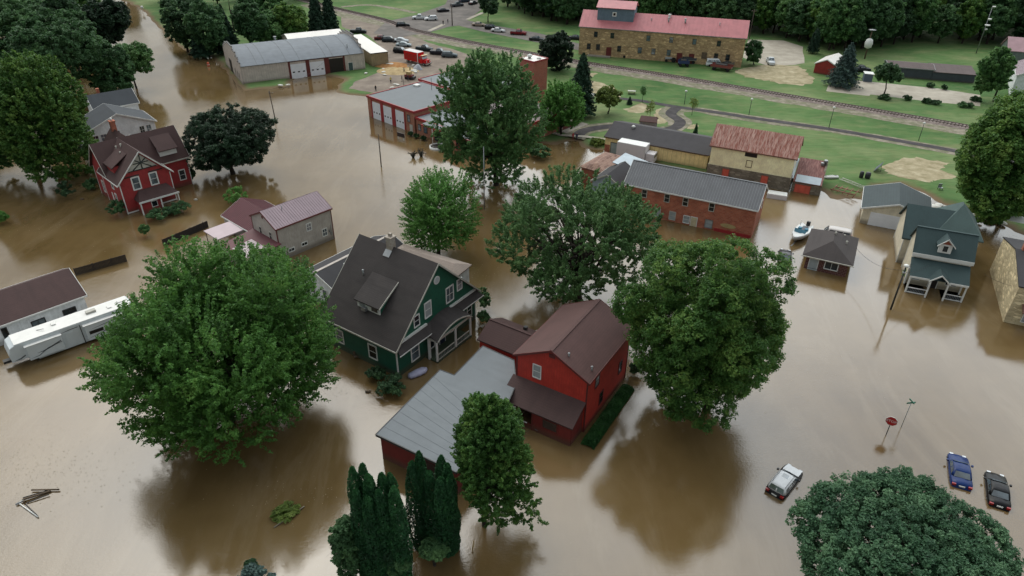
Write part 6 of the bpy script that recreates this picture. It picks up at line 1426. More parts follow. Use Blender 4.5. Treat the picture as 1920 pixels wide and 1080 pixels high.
# boat on its trailer
BO = empty('motor_boat', at(1500, 444, 0), R(-128), 'white motor boat with blue covers on a drowned trailer', 'boat')
BO.scale = (1.15, 1.15, 1.1)
rings = []
for x, w_, zk, zt in ((-2.7, .85, .15, .95), (-1.5, 1.05, .05, .95), (0, 1.1, .05, 1.0), (1.4, .85, .15, 1.08), (2.4, .4, .4, 1.16), (2.95, .05, .8, 1.2)):
    rings.append([(x, 0, zk), (x, w_ * .7, zk + .2), (x, w_, .7), (x, w_, zt), (x, w_ * .8, zt + .02), (x, 0, zt + .05 if x > .8 else .62), (x, -w_ * .8, zt + .02), (x, -w_, zt), (x, -w_, .7), (x, -w_ * .7, zk + .2)])
MB().loft(rings).build('hull', plain('boat_white', '#c4c6c4', .3, .08), BO); MB().box(-2.2, .6, -.62, .62, .66, .80).build('cockpit', plain('boat_carpet', '#39414a'), BO)
MB().slab([(.5, -.85, 1.45), (.9, -.75, 1.05), (.9, .75, 1.05), (.5, .85, 1.45)], .03).build('windscreen', glass('tinted_blue', '#1d5466', .1), BO)
for y in (-.45, .45): MB().box(-.9, -.4, y - .22, y + .22, .75, 1.2).build('seat', plain('teal_seat', '#2f6f86', .6), BO, bevel=.04)
MB().box(-3.1, -2.7, -.25, .25, .5, 1.35).build('outboard_motor', M['black'], BO, bevel=.06); MB().tube((-1.4, -.7, 1.0), (-1.4, -.7, 2.0), .03).build('mast', M['white'], BO)
MB().box(-2.7, 3.6, -.08, .08, -.2, 0.04).build('trailer_beam', M['steel'], BO)
# inflatable tub by the green house, blue tub by the red porch
o = MB().loft([[(x, w_ * math.cos(a) * .8, z + h * math.sin(a)) for a in [k * math.pi / 5 for k in range(10)]] for x, w_, z, h in ((-1.45, .25, .15, .12), (-1.2, .75, .18, .22), (0, .95, .2, .27), (1.0, .85, .2, .24), (1.5, .35, .22, .14))]).build('inflatable_raft', plain('lilac_vinyl', '#9a9ab0', .5))
o.location = at(783, 702, 0); o.scale = (.85, .8, 1.2); o.rotation_euler = (0, 0, R(38)); tag(o, 'pale lilac inflatable raft floating at the green house corner', 'raft')
o = empty('plastic_tub', at(1009, 806, 0), R(20), 'light blue plastic tub floating by the red porch', 'tub'); MB().lathe([(.28, -.1), (.42, .32), (.46, .34), (.40, .30), (.26, .02)], 14).build('shell', plain('sky_blue_plastic', '#6f93a8', .4), o); MB().box(-.2, .25, -.12, .15, .25, .36).build('contents', M['white'], o)
# ------------------------------------------------------------------ signs, poles and lamps
def text_mesh(s, size, mat, parent, loc, rot, name='lettering'):
    cu = bpy.data.curves.new(name, 'FONT'); cu.body = s; cu.size = size; cu.align_x = 'CENTER'; cu.align_y = 'CENTER'; cu.extrude = .004
    tmp = bpy.data.objects.new(name, cu); COL.objects.link(tmp); dg = bpy.context.evaluated_depsgraph_get(); me = bpy.data.meshes.new_from_object(tmp.evaluated_get(dg)); bpy.data.objects.remove(tmp)
    me.materials.clear(); me.materials.append(mat); o = bpy.data.objects.new(name, me); COL.objects.link(o); o.parent = parent; o.location = loc; o.rotation_euler = rot; return o
sg = empty('stop_sign', at(1661, 816, 0), R(-32), 'red octagonal stop sign standing in the flooded street', 'road sign')
MB().tube((0, 0, -1.5), (0, 0, 1.95), .045).build('post', M['dark'], sg)
oc = [(.6 * math.cos(R(22.5 + 45 * k)), .6 * math.sin(R(22.5 + 45 * k))) for k in range(8)]
MB().loft([[(x, -.06, z + 2.05) for x, z in oc], [(x, -.09, z + 2.05) for x, z in oc]], smooth=False).build('sign_edge', M['white'], sg); pl = MB().loft([[(x * .93, -.085, z * .93 + 2.05) for x, z in oc], [(x * .93, -.1, z * .93 + 2.05) for x, z in oc]], smooth=False).build('plate', plain('stop_red', '#a5161b', .4, .04), sg)
text_mesh('STOP', .42, M['white'], pl, (0, -.105, 2.05), (R(90), 0, 0))
sg = empty('street_sign', at(1690, 800, 0), R(8), 'thin green street name sign beside the stop sign', 'road sign')
MB().tube((0, 0, -1.5), (0, 0, 3.3), .035).build('post', M['steel'], sg); MB().box(-.5, .5, -.02, .02, 3.3, 3.5).build('name_blade', plain('sign_green', '#2c6a58', .4), sg); MB().box(-.02, .02, -.4, .4, 3.52, 3.7).build('name_blade', plain('sign_green', '#2c6a58', .4), sg)
def pole(px, py, top, zb, label, r=.13, arm=0.0, cat='utility pole', name='utility_pole', lean=0.0, mat='pole', rz=0):
    b = at(px, py, zb); z = zb + 1
    while project((b.x, b.y, z))[1] > top and z < 40: z += .05
    e = empty(name, b, rz, label, cat); H = z - zb; MB().tube((0, 0, -1.2), (lean, 0, H), r, r * .7, 8).build('pole', M[mat], e)
    if arm: MB().box(-arm, arm, -.06, .06, H - .55, H - .42).build('crossarm', M['wood'], e); [MB().lathe([(.05, 0), (.07, .08), (.03, .16)], 8, (s_ * arm * .85, 0, H - .42)).build('insulator', M['steel'], e) for s_ in (-1, 1)]
    return e, H
e, H = pole(1670, 580, 501, 0, 'tall dark lamp post in the flood left of the cottage porch', .14, cat='street lamp', name='street_lamp', mat='dark')
MB().lathe([(.16, -.05), (.32, .05), (.34, .22), (.2, .34), (.05, .38)], 14, (0, 0, H)).build('lamp_head', M['white'], e); MB().tube((0, 0, H - 1.0), (0, 0, H - .8), .19).build('collar', M['steel'], e)
pole(715, 313, 252, 0, 'slim wooden pole standing in open water left of the fire station sign', .12); pole(516, 222, 171, 0, 'leaning wooden pole in the water right of the round dark tree', .13, arm=.5, lean=-.3)
pole(908, 392, 275, 0, 'bare pale pole in front of the tree by the fire station', .1, mat='steel'); pole(1404, 76, 18, GZ, 'utility pole at the right end of the mill roof', .16, arm=.8); pole(848, 48, 10, GZ, 'thick grey pole beside the railway crossing', .22)
pole(812, 280, 236, 0, 'white flagpole beside the fire station entrance', .06, mat='white', cat='flagpole', name='flagpole'); pole(758, 172, 148, GZ, 'short dark post among the sandbags', .08, mat='dark', cat='post', name='post')
for k, (x, y, t_, lab) in enumerate([(1283, 196, 173, 'park lamp post with white globe nearest the winding path'), (1404, 216, 188, 'park lamp post second from left along the path'), (1554, 240, 204, 'park lamp post third from left along the path'), (1722, 264, 233, 'park lamp post farthest right before the edge tree')]):
    e, H = pole(x, y, t_, GZ, lab, .08, cat='lamp post', name='lamp_post', mat='dark'); e['group'] = 'lamp posts along the park path'
    MB().lathe([(.06, 0), (.26, .12), (.3, .3), (.16, .46), (.03, .5)], 12, (0, 0, H)).build('lamp_globe', M['white'], e)
e = empty('water_tank', at(1621, 110, GZ), 0, 'white rounded tank on a wooden mast with a small wind wheel above', 'tank'); MB().tube((0, 0, 0), (0, 0, 8.5), .25, .15).build('mast', M['wood'], e); MB().lathe([(.3, 3.0), (1.0, 3.4), (1.15, 4.6), (.9, 5.6), (.2, 6.0)], 14).build('tank', M['white'], e)
MB().lathe([(.1, 8.3), (1.1, 8.4), (1.1, 8.5), (.1, 8.6)], 12).build('wind_wheel', M['steel'], e)
e = empty('radio_mast', at(1830, 100, GZ), 0, 'slender mast with white dishes in front of the dark wood', 'mast'); MB().tube((0, 0, 0), (0, 0, 14), .14, .06).build('mast', M['steel'], e)
for z_, r_ in ((8.2, .8), (10.0, .55), (13.6, .5), (7.0, .35)): MB().lathe([(.1, 0), (r_, .3), (r_ * .9, .5), (.1, .25)], 12, (.3, -.3, z_)).build('dish', M['white'], e)
# fire station forecourt
e = empty('notice_board', at(752, 262, 0), R(-35), 'dark notice board on two white legs in the water by the fire station', 'sign'); MB().box(-1.0, 1.0, -.08, .08, .6, 1.5).build('board', plain('board_dark', '#2c2224', .5), e)
for x in (-.8, .8): MB().box(x - .07, x + .07, -.06, .06, -1, .6).build('leg', M['white'], e)
e = empty('planter_ring', at(822, 276, 0), 0, 'white kerbed planter with dark plants by the station entrance', 'planter'); MB().lathe([(1.9, -.5), (1.9, .3), (1.6, .3), (1.6, -.5)], 20).build('kerb', M['white'], e); MB().lathe([(1.58, -.4), (1.58, .15), (.1, .25)], 16).build('soil', plain('planter_soil', '#241d16'), e)
def skel_shrub(px, py, seed, label):
    r_ = random.Random(seed); b = at(px, py, 0); mb = MB()
    for k in range(26):
        a = r_.uniform(0, 6.28); q = Vector((math.cos(a) * r_.uniform(.3, 1.0), math.sin(a) * r_.uniform(.3, 1.0), r_.uniform(.6, 1.6))); m1 = q * .5 + Vector((0, 0, .3)); mb.path([(0, 0, -.5), m1, q, q + Vector((r_.uniform(-.3, .3), r_.uniform(-.3, .3), -.1))], [.07, .06, .05, .02], 5)
    o = mb.build('bare_shrub', plain('drowned_twigs', '#33332a', .9, .3, 4)); o.location = b; tag(o, label, 'shrub')
skel_shrub(775, 296, 1, 'left tangle of drowned bare branches in front of the fire station'); skel_shrub(790, 293, 2, 'right tangle of drowned bare branches in front of the fire station')
# park kiosk, monument wall, brick planter, table
e = empty('park_kiosk', at(1214, 245, GZ), R(-15), 'small open park kiosk with brown roof behind the yellow shed', 'kiosk')
MB().slab([(-2.0, -1.6, 2.5), (2.0, -1.6, 2.5), (1.7, 0, 3.3), (-1.7, 0, 3.3)], .12).build('roof', brown_roof, e); MB().slab([(-1.7, 0, 3.3), (1.7, 0, 3.3), (2.0, 1.6, 2.5), (-2.0, 1.6, 2.5)], .12).build('roof', brown_roof, e)
for x in (-1.7, 1.7):
    for y in (-1.3, 1.3): MB().box(x - .12, x + .12, y - .12, y + .12, 0, 2.45).build('post', plain('kiosk_post', '#7e7688'), e)
MB().box(-1.5, 1.5, -.1, .1, .8, 2.2).build('notice_panel', plain('kiosk_panel', '#8a8496'), e)
mb = MB(); a, b = at(1052, 244, GZ), at(1084, 231, GZ); d = b - a; e = empty('monument_wall', (a + b) / 2, math.atan2(d.y, d.x), 'low curved red brick monument wall with pale coping in the park', 'wall'); h_ = d.length / 2
MB().box(-h_, h_, -.4, .4, 0, 1.3).build('brickwork', plain('monument_red', '#5e2a24', .8), e); MB().box(-h_ - .1, h_ + .1, -.5, .5, 1.3, 1.48).build('coping', M['concrete'], e); MB().box(-h_ - 1, h_ + 1, -2.2, -.41, -.02, .08).build('paving', M['concrete'], e); MB().box(-h_ - .9, -h_ - .101, -.5, .5, 0, 1.5).build('end_pier', M['concrete'], e)
e = empty('picnic_table', at(1184, 176, GZ), R(-10), 'wooden picnic table on the straw patch below the mill', 'table'); MB().box(-1, 1, -.45, .45, .72, .8).build('top', M['offwhite'], e)
for y in (-.75, .75): MB().box(-1, 1, y - .14, y + .14, .42, .47).build('bench', M['wood'], e)
for x in (-.7, .7): MB().box(x - .05, x + .05, -.8, .8, 0, .7).build('leg_frame', M['wood'], e)
# farm things in front of the mill
def wagon(px, py, yaw, label, c1, c2, L_=5, cat='farm wagon'):
    e = empty('farm_wagon', at(px, py, GZ), R(yaw), label, cat); MB().box(-L_ / 2, L_ / 2, -1.1, 1.1, .9, 1.05).build('deck', plain('deck_' + c1[1:], c1), e)
    MB().box(-L_ / 2, L_ / 2, -1.12, -1.05, 1.05, 1.7).build('side_rack', plain('deck_' + c2[1:], c2), e); MB().box(-L_ / 2, L_ / 2, 1.05, 1.12, 1.05, 1.7).build('side_rack', plain('deck_' + c2[1:], c2), e); MB().box(L_ / 2, L_ / 2 + 1.6, -.06, .06, .6, .7).build('drawbar', M['dark'], e)
    MB().box(-L_ * .3, L_ * .25, -.8, .8, 1.05, 1.9).build('load', M['dark'], e, bevel=.15)
    for x in (-L_ * .33, L_ * .33):
        for s_ in (-1, 1): MB().tube((x, s_ * .85, .45), (x, s_ * 1.08, .45), .45, .45, 14).build('wheel', M['rubber'], e)
wagon(1288, 118, -4, 'dark wagon with pale load beside the mill door', '#8a8478', '#3b4046'); wagon(1281, 124, -2, 'small blue trailer in front of the dark wagon', '#25355c', '#25355c', 3); wagon(1352, 132, -28, 'rusty red-brown farm wagon on the grass in front of the white van', '#5a4a45', '#7a3a35', 6)
wagon(1362, 128, 40, 'old grey hay rake leaning across the rusty wagon', '#4a4643', '#5e574f', 4)
def tractor(px, py, yaw, label, hexc):
    e = empty('tractor', at(px, py, GZ), R(yaw), label, 'tractor'); MB().box(-.2, 1.8, -.35, .35, .8, 1.4).build('bonnet', plain('tractor_' + hexc[1:], hexc), e, bevel=.06); MB().box(-.7, -.3, -.3, .3, 1.0, 1.3).build('seat', M['black'], e); MB().tube((.9, .2, 1.4), (.9, .2, 2.1), .04).build('exhaust', M['dark'], e); MB().box(-.9, .3, -.5, .5, .7, .95).build('chassis', M['dark'], e)
    for s_ in (-1, 1): MB().tube((-.7, s_ * .5, .7), (-.7, s_ * .85, .7), .7, .7, 16).build('rear_wheel', M['rubber'], e); MB().tube((1.4, s_ * .5, .4), (1.4, s_ * .7, .4), .4, .4, 12).build('front_wheel', M['rubber'], e)
tractor(1165, 106, 180, 'old dark tractor left of the group by the mill wall', '#3f4648'); tractor(1178, 108, 185, 'old grey tractor in the middle by the mill wall', '#59616a'); tractor(1192, 109, 178, 'old tractor with pale bonnet right of the group by the mill wall', '#8b8f8a'); tractor(1258, 116, 170, 'pale tractor just left of the dark wagon', '#97999a')
e = empty('waste_bin', at(1625, 152, GZ), R(-12), 'tall grey waste container with white lid beside the concrete pad', 'waste bin'); MB().box(-1.1, 1.1, -.9, .9, 0, 2.1).build('body', plain('bin_grey', '#4a5866', .6), e, bevel=.04); MB().slab([(-1.25, -1.05, 2.25), (1.25, -1.05, 2.15), (1.25, 1.05, 2.3), (-1.25, 1.05, 2.4)], .12).build('lid', M['white'], e)
e = empty('gas_tank', at(1107, 186, GZ), R(10), 'white rounded gas tank beside the dark park spruce', 'tank'); MB().tube((-.8, 0, .9), (.8, 0, .9), .6, .6, 14).build('shell', M['white'], e, bevel=.1); MB().box(-.6, -.5, -.4, .4, 0, .5).build('leg', M['steel'], e); MB().box(.5, .6, -.4, .4, 0, .5).build('leg', M['steel'], e)
# play equipment and loose things on the back lawn
e = empty('climbing_frame', at(1583, 362, 0.3), R(-50), 'red-brown wooden climbing frame tipped at the water edge', 'play frame')
for k in range(5): MB().tube((-2 + k, -.9, .1), (-2 + k, .9, .7 + .1 * k), .07).build('rung', plain('redwood', '#84493f'), e)
for y in (-.9, .9): MB().tube((-2.3, y, .25), (2.4, y, .7), .09).build('side_rail', plain('redwood', '#84493f'), e)
e = empty('lattice_bridge', at(1598, 348, .3), R(-58), 'whitish lattice garden bridge lying on the lawn edge', 'bridge')
for y in (-.5, .5): MB().tube((-2.6, y, .5), (2.6, y, .5), .07).build('rail', M['offwhite'], e)
for k in range(8): MB().tube((-2.4 + k * .68, -.5, .5), (-2.1 + k * .68, .5, .5), .05).build('slat', M['offwhite'], e)
def barrelish(px, py, r_, h_, hexc, nm, label, cat): 
    e = empty(nm, at(px, py, GZ), 0, label, cat); MB().lathe([(r_ * .9, 0), (r_, h_ * .3), (r_, h_ * .7), (r_ * .88, h_)], 14).build('shell', plain('shell_' + hexc[1:], hexc), e); MB().lathe([(r_ * .8, h_ - .02), (r_ * .8, h_ + .05), (.05, h_ + .07)], 12).build('lid', M['dark'], e)
barrelish(1614, 333, .38, 1.2, '#23262b', 'barrel', 'left black barrel on the lawn beyond the garage', 'barrel'); barrelish(1626, 334, .5, 1.1, '#2a2c33', 'barrel', 'right black barrel on the lawn beyond the garage', 'barrel')
e = empty('tipped_panel', at(1645, 320, GZ), R(55), 'grey panel leaning beside the sand patch', 'panel'); MB().slab([(-1.4, -.5, 1.6), (-1.4, .5, .2), (1.4, .5, .2), (1.4, -.5, 1.6)], .1).build('panel', plain('panel_grey', '#4d555e'), e); MB().tube((0, -.6, 0), (0, -.45, 1.4), .04).build('prop', M['dark'], e)
e = empty('lawn_swing', at(1762, 356, GZ), 0, 'small grey lawn chair alone behind the cottage', 'chair'); MB().box(-.35, .35, -.3, .3, .4, .48).build('seat', M['steel'], e); MB().box(-.35, .35, .28, .36, .48, 1.1).build('backrest', M['steel'], e)
for x in (-.3, .3):
    for y in (-.25, .3): MB().box(x - .03, x + .03, y - .03, y + .03, 0, .4).build('leg', M['dark'], e)
e = empty('upturned_skiff', at(1557, 334, GZ), R(10), 'small white skiff on the grass right of the rusty lean-to', 'boat'); MB().loft([[(x, w_ * c_, .15 + .35 * s__ * k_) for c_, s__ in ((-1, 0), (-.8, .8), (0, 1.1), (.8, .8), (1, 0))] for x, w_, k_ in ((-1.6, .1, .3), (-.9, .5, 1), (.6, .6, 1), (1.5, .4, .7))]).build('hull', M['white'], e); MB().box(-1.4, 1.3, -.04, .04, .5, .56).build('keel', M['dark'], e)
rnd = random.Random(4)
for k, (x, y, s_, lab) in enumerate([(1752, 391, 1.0, 'white wrapped bale just behind the garage corner'), (1760, 387, .8, 'smaller white bag beside the wrapped bale'), (1814, 404, 1.1, 'long white sandbag heap right of the cottage roof'), (1822, 410, .9, 'white sack at the corner of the cottage roof'),
                                (1848, 411, .7, 'white sack below the dark tree, first'), (1857, 416, .7, 'white bag beside a dark gap under the right edge tree'), (1870, 413, .9, 'larger white bag near the stone building corner'), (1878, 420, .8, 'last white bag before the stone building roof'), (1834, 424, .5, 'tan sack lying in shallow water')]):
    rs_ = random.Random(k); o = MB().loft([[(x_ * s_, (w_ + rs_.uniform(-.08, .08)) * s_ * math.cos(a), s_ * (.3 + .38 * math.sin(a) * w_)) for a in [q * math.pi / 5 for q in range(10)]] for x_, w_ in ((-1.1, .25), (-.8, .75), (0, .9), (.7, .7), (1.05, .2))]).build('sandbag', plain('bag_white', '#bdbcb4', .7, .12) if k != 8 else plain('bag_tan', '#8c7c63')); o.location = at(x, y, .15); o.rotation_euler = (0, 0, k * .7); tag(o, lab, 'bag')
e = empty('white_awning', at(1906, 432, .4), R(-30), 'white tarpaulin awning beside the stone building roof', 'awning'); MB().slab([(-2.5, -1.5, 2.0), (2.5, -1.5, 2.0), (2.5, 1.5, 2.6), (-2.5, 1.5, 2.6)], .06).build('sheet', M['white'], e)
for x in (-2.4, 2.4): MB().tube((x, -1.4, -.4), (x, -1.4, 1.96), .04).build('post', M['steel'], e); MB().tube((x, 1.4, -.4), (x, 1.4, 2.5), .04).build('post', M['steel'], e)
# heaps and sandbags in the yard
def heap(px, py, rx, ry, h_, mat, label, seed, nm='sand_heap', cat='heap'):
    b = at(px, py, GZ); xs_ = np.linspace(-rx, rx, 26); ys_ = np.linspace(-ry, ry, 20)
    def zf(X, Y):
        d_ = 1 - (X / rx) ** 2 - (Y / ry) ** 2; return h_ * np.clip(d_, -.1, 1) * (.7 + .6 * vnoise(X + 50, Y + 50, .9, seed)) - .02
    o = bpy.data.objects.new(nm, grid_mesh(nm, xs_, ys_, zf, mat)); COL.objects.link(o); o.location = b; tag(o, label, cat)
sand_m = earth('orange_sand', '#8a6238', '#a3764a', '#b5905f', .9)
heap(732, 122, 5.0, 3.5, .5, sand_m, 'flat orange sand heap at the corner of the beige annex', 1); heap(746, 133, 6.0, 4.5, .6, earth('tan_sand', '#8d7a5a', '#a8946e', '#bba883', .9), 'wide tan sand heap in the middle of the yard', 2); heap(752, 128, 2.6, 1.8, .7, sand_m, 'small orange sand heap behind the people', 3)
heap(783, 130, 1.4, 1.0, 1.3, plain('tarp_white', '#9fa3ab', .5), 'grey-white tarpaulin heap in front of the fire truck', 4, 'tarpaulin', 'tarpaulin')
for k, (x, y, s_) in enumerate([(731, 122, .9), (719, 130, .5), (720, 136, .6), (721, 141, .5), (775, 123, .5), (741, 159, .5), (746, 160, .5), (735, 165, .5), (757, 136, .6), (765, 133, .6), (776, 134, .8), (779, 136, .6), (540, 160, .5), (526, 161, .6), (686, 138, .5)]):
    rs_ = random.Random(k + 90); o = MB().loft([[(x_ * s_, (w_ + rs_.uniform(-.08, .08)) * s_ * math.cos(a), s_ * (.3 + .4 * math.sin(a) * w_)) for a in [q * math.pi / 4 for q in range(8)]] for x_, w_ in ((-1.3, .3), (-.8, .8), (0, .9), (.7, .8), (1.3, .3))]).build('sandbag', plain('bag_white', '#bdbcb4', .7, .12)); o.location = at(x, y, GZ); o.rotation_euler = (0, 0, k * 1.9)
    tag(o, 'small white sandbag lying on the ground around the yard and barn', 'bag', 'sandbags around the yard')
e = empty('utility_cart', at(768, 148, GZ), R(-20), 'small red-brown skid loader with yellow top among the people', 'loader'); MB().box(-1.2, 1.0, -.7, .7, .4, 1.2).build('body', plain('loader_red', '#6a2a26'), e, bevel=.06); MB().box(-.7, .5, -.6, .6, 1.2, 2.0).build('cab', plain('loader_tan', '#a08a5a'), e, bevel=.05)
MB().box(1.0, 1.6, -.8, .8, .2, .8).build('bucket', M['dark'], e)
for x in (-.7, .6):
    for s_ in (-1, 1): MB().tube((x, s_ * .6, .35), (x, s_ * .9, .35), .35, .35, 12).build('wheel', M['rubber'], e)
e = empty('traffic_barrel', at(391, 124, 0.0), 0, 'orange traffic barrel in the flooded street by the barn', 'traffic barrel'); MB().lathe([(.38, -.4), (.36, .4), (.3, .8), (.22, 1.1)], 12).build('shell', plain('safety_orange', '#c2543a', .5), e); MB().lathe([(.365, .35), (.36, .5)], 12).build('white_band', M['white'], e)
e = empty('mail_box', at(268, 22, .3), 0, 'white mailbox on a post on the grass verge, top left', 'mailbox'); MB().tube((0, 0, 0), (0, 0, 1.2), .08).build('post', M['white'], e); MB().box(-.4, .4, -.4, .4, 1.2, 2.0).build('box', M['white'], e, bevel=.1)
# drifting timber
e = empty('broken_dock', at(66, 940, 0), 0, 'broken wooden dock timbers drifting in the water, bottom left', 'driftwood'); o = at(66, 940, 0)
def P2(x, y, z): q = at(x, y, 0); return (q.x - o.x, q.y - o.y, z)
for k, (a, b, w_, nm, mt) in enumerate([((35, 944), (72, 971), .10, 'white_plank', 'white'), ((30, 948), (46, 940), .12, 'plank', 'steel'), ((44, 939), (96, 922), .14, 'plank', 'wood'), ((50, 944), (93, 929), .08, 'plank', 'dark'), ((44, 935), (90, 921), .07, 'plank', 'dark'), ((60, 921), (112, 920), .11, 'plank', 'wood'), ((48, 946), (72, 969), .06, 'plank', 'dark'), ((46, 940), (46, 944), .14, 'plank', 'wood')]):
    MB().tube(P2(*a, .08 + .05 * (k % 3)), P2(*b, .1 + .06 * (k % 2)), w_ * .7, w_ * .7, 4).build(nm, M[mt], e)
e = empty('drifting_branch', at(541, 975, 0), 0, 'leafy branch snagged on a pale plank, drifting in brown water', 'driftwood'); o = at(541, 975, 0)
MB().tube(P2(514, 990, .08), P2(571, 951, .14), .07, .06, 5).build('plank', plain('pale_plank', '#7f7767', .8), e)
me, _, _ = broad_crown(901, 1.15, .9, 3200, .11, LEAF['olive'], lobes=7, clump=.25, low=-.1); q = bpy.data.objects.new('leaves', me); COL.objects.link(q); q.parent = e; q.location = P2(536, 962, .2); q.scale = (1.1, .9, .6); q.rotation_euler = (0, 0, .7)
e = MB().tube((0, 0, -.6), (.25, -.1, 1.6), .05, .045, 5).build('wooden_stake', plain('bright_stake', '#9c8250', .7)); e.location = at(884, 1034, 0); tag(e, 'single yellowish wooden stake upright in dark water, bottom centre', 'stake')
for k, (x, y, lab) in enumerate([(154, 374, 'small box drifting left of the Victorian house'), (357, 341, 'small white float beside the Victorian back corner'), (367, 375, 'pale float in the current right of the Victorian'), (690, 690 + 45, 'dark scrap of debris beside the maple'), (590, 728, 'twiggy scrap floating under the maple edge'), (1008, 622, 'round float near the brown wing roof')]):
    o = MB().loft([[(x_, .22 * math.cos(a) * w_, .08 + .18 * math.sin(a) * w_) for a in [q * math.pi / 3 for q in range(6)]] for x_, w_ in ((-.3, .6), (0, 1.1), (.3, .7))]).build('float', M['offwhite'] if k in (1, 2, 5) else M['wood']); o.location = at(x, y, 0); tag(o, lab, 'float')
e = empty('patio_set', at(676, 668, .0), R(30), 'garden bench and table drowned along the green house side', 'bench'); MB().box(-.8, .8, -.25, .25, .2, .28).build('seat', M['wood'], e); MB().box(-.8, .8, .22, .3, .28, .8).build('backrest', M['wood'], e)
# ------------------------------------------------------------------ people
def person_mesh(pose=0):
    J = [((0, 0, .95), .14), ((0, 0, 1.15), .135), ((0, 0, 1.38), .155), ((0, 0, 1.5), .07), ((0, .01, 1.62), .095), ((0, .02, 1.72), .085)]
    E = [(0, 1), (1, 2), (2, 3), (3, 4), (4, 5)]
    st = .12 if pose else .03
    for s_ in (-1, 1):
        i = len(J); J += [((s_ * .18, 0, 1.42), .06), ((s_ * .25, .02, 1.14), .048), ((s_ * .24, .12 + st, .92), .036), ((s_ * .24, .17 + st, .84), .034)]; E += [(2, i), (i, i + 1), (i + 1, i + 2), (i + 2, i + 3)]
        i = len(J); J += [((s_ * .1, 0, .88), .1), ((s_ * .11, st * s_, .48), .068), ((s_ * .11, st * s_ * 1.4 - .02, .09), .05), ((s_ * .12, st * s_ * 1.4 + .16, .04), .04)]; E += [(0, i), (i, i + 1), (i + 1, i + 2), (i + 2, i + 3)]
    me = bpy.data.meshes.new('person'); me.from_pydata([j[0] for j in J], E, []); o = bpy.data.objects.new('person', me); COL.objects.link(o)
    m = o.modifiers.new('skin', 'SKIN'); sv = me.skin_vertices[0].data
    for k, j in enumerate(J): sv[k].radius = (j[1], j[1]); sv[k].use_root = k == 0
    s2 = o.modifiers.new('sub', 'SUBSURF'); s2.levels = 1; s2.render_levels = 1
    dg = bpy.context.evaluated_depsgraph_get(); out = bpy.data.meshes.new_from_object(o.evaluated_get(dg)); bpy.data.objects.remove(o); return out
PM = [person_mesh(0), person_mesh(1)]
def cloth(shirt, pants):
    t = NT('clothes'); sp_ = t.new('SeparateXYZ'); t.link(t.coord(), sp_.inputs[0]); z_ = t.math('DIVIDE', sp_.outputs[2], 1.85)
    r_ = t.ramp(z_, [(0.0, S('#1b1815')), (.06, S(pants)), (.5, S(shirt)), (.815, S('#a67c66')), (.92, S('#2c221b'))]); r_.node.color_ramp.interpolation = 'CONSTANT'; return t.done(r_, .8)
def person(px, py, z, yaw, shirt, pants, label, pose=0):
    me = PM[pose].copy(); me.materials.clear(); me.materials.append(cloth(shirt, pants))
    o = bpy.data.objects.new('person', me); COL.objects.link(o); o.location = at(px, py, z); o.rotation_euler = (0, 0, R(yaw)); tag(o, label, 'person')
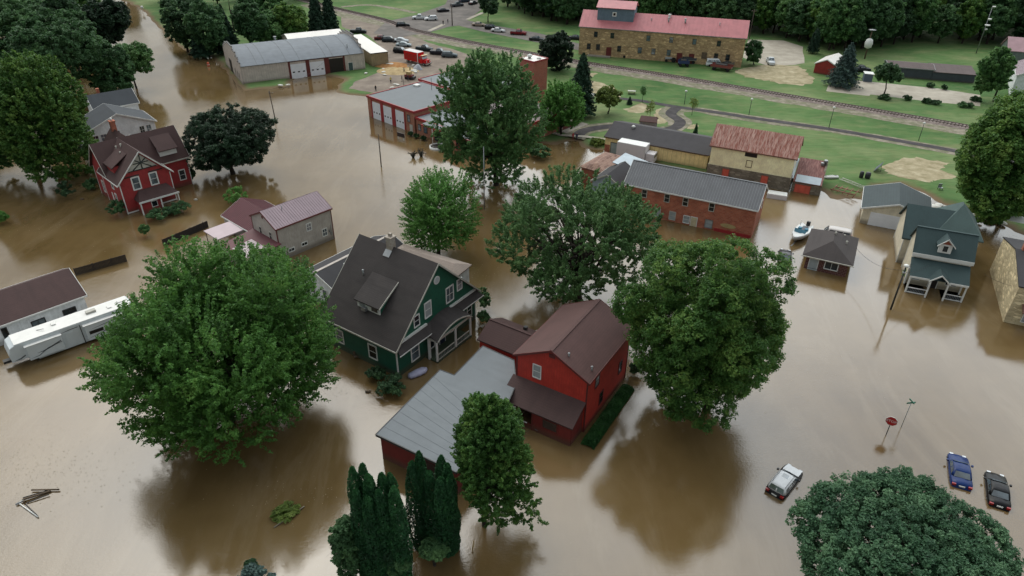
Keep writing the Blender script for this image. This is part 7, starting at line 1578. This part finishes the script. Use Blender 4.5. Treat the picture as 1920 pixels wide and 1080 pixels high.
for a in [(705, 172, .2, 160, '#1d2128', '#1a1c22', 'lone person in dark clothes standing at the shore by the barn'), (733, 156, GZ, 30, '#b7ab5e', '#23242a', 'person in yellow vest walking in the sand-strewn yard', 1), (754, 153, GZ, 90, '#20242e', '#191b22', 'person in dark clothes left of the skid loader'), (765, 152, GZ, 200, '#3a2a35', '#24283a', 'person in plum top right beside the skid loader'),
          (758, 137, GZ, 120, '#8d8a7c', '#35332f', 'person in light top behind the skid loader', 1), (769, 134, GZ, 300, '#9aa078', '#3a3a34', 'person in olive-green top at the sandbag line'), (1074, 263, GZ - .1, 20, '#9a2f33', '#7a2a2c', 'person in red at the water edge in the park'), (1081, 264, GZ - .1, 10, '#1f2a4a', '#1a1f30', 'person in navy beside the one in red'),
          (831, 47, GZ, 30, '#2a1d20', '#1a1b20', 'left one of two people standing at the crossing'), (840, 44, GZ, 60, '#4a4250', '#2a2b33', 'right one of two people at the crossing, in grey'), (1227, 241, GZ, 90, '#2c3040', '#23252e', 'person in dark clothes beside the park kiosk'), (745, 50, GZ, 30, '#c8c6bd', '#8d8b85', 'person in white by the black SUV at the crossing'),
          (717, 79, GZ, 0, '#2b2a30', '#20222a', 'person in dark clothes at the back of the yard'), (739, 82, GZ, 0, '#34363c', '#22242c', 'person beside the dark SUV at the yard top')]:
    person(*a)

# slack cables, and scum and twigs riding on the water
def cable(a, b, sag, label, r_=.02):
    a, b = Vector(a), Vector(b); pts = [a.lerp(b, k / 14) - Vector((0, 0, sag * 4 * (k / 14) * (1 - k / 14))) for k in range(15)]
    o = MB().path([tuple(p - a) for p in pts], r_, 4).build('power_cable', M['black']); o.location = a; tag(o, label, 'cable')
lp = at(1670, 580, 0); cable((lp.x, lp.y, 6.2), (50.5, 90.5, 3.6), 1.1, 'black service cable from the lamp post to the brick ranch house'); cable((lp.x, lp.y, 5.9), (58.0, 84.0, 4.2), .5, 'short black cable from the lamp post to the cottage')
cable((64.2, 81.4, 4.4), (69.6, 76.4, 5.2), .8, 'thin cable slung between cottage porch and stone building')
up = at(516, 222, 0); up2 = at(715, 313, 0)
cable((up.x - .3, up.y, 5.7), (-50.3, 186.3, 5.2), .9, 'cable from the leaning pole to the curved barn')
rs = np.random.RandomState(77); n = 1500; cx_ = []
for (px_, py_, sx_, sy_, k_) in ((60, 870, 9, 5, 260), (120, 900, 8, 4, 160), (560, 930, 7, 3, 70), (640, 740, 5, 2, 90), (300, 480, 10, 5, 120), (80, 420, 8, 5, 120), (900, 520, 6, 6, 120), (1190, 760, 3, 5, 70), (1000, 560, 5, 4, 80), (1500, 700, 14, 8, 90), (470, 160, 10, 4, 100), (1640, 420, 5, 5, 60), (1850, 440, 4, 3, 160)):
    c_ = at(px_, py_, 0); cx_.append(np.stack([c_.x + rs.normal(0, sx_ * .5, k_), c_.y + rs.normal(0, sy_ * .5, k_), np.full(k_, .015)], 1))
C = np.concatenate(cx_); V, F = leaf_quads(C, np.tile([0, 0, 6.0], (len(C), 1)), .07, rs, .35)
V[:, 2] = .012 + .03 * np.abs(V[:, 2]); o = bpy.data.objects.new('floating_debris', quads('floating_debris', V, F, plain('foam_and_twigs', '#857a66', .8, .6, 4))); COL.objects.link(o); tag(o, 'specks of foam, leaves and twigs floating on the brown water', 'debris', kind='stuff')
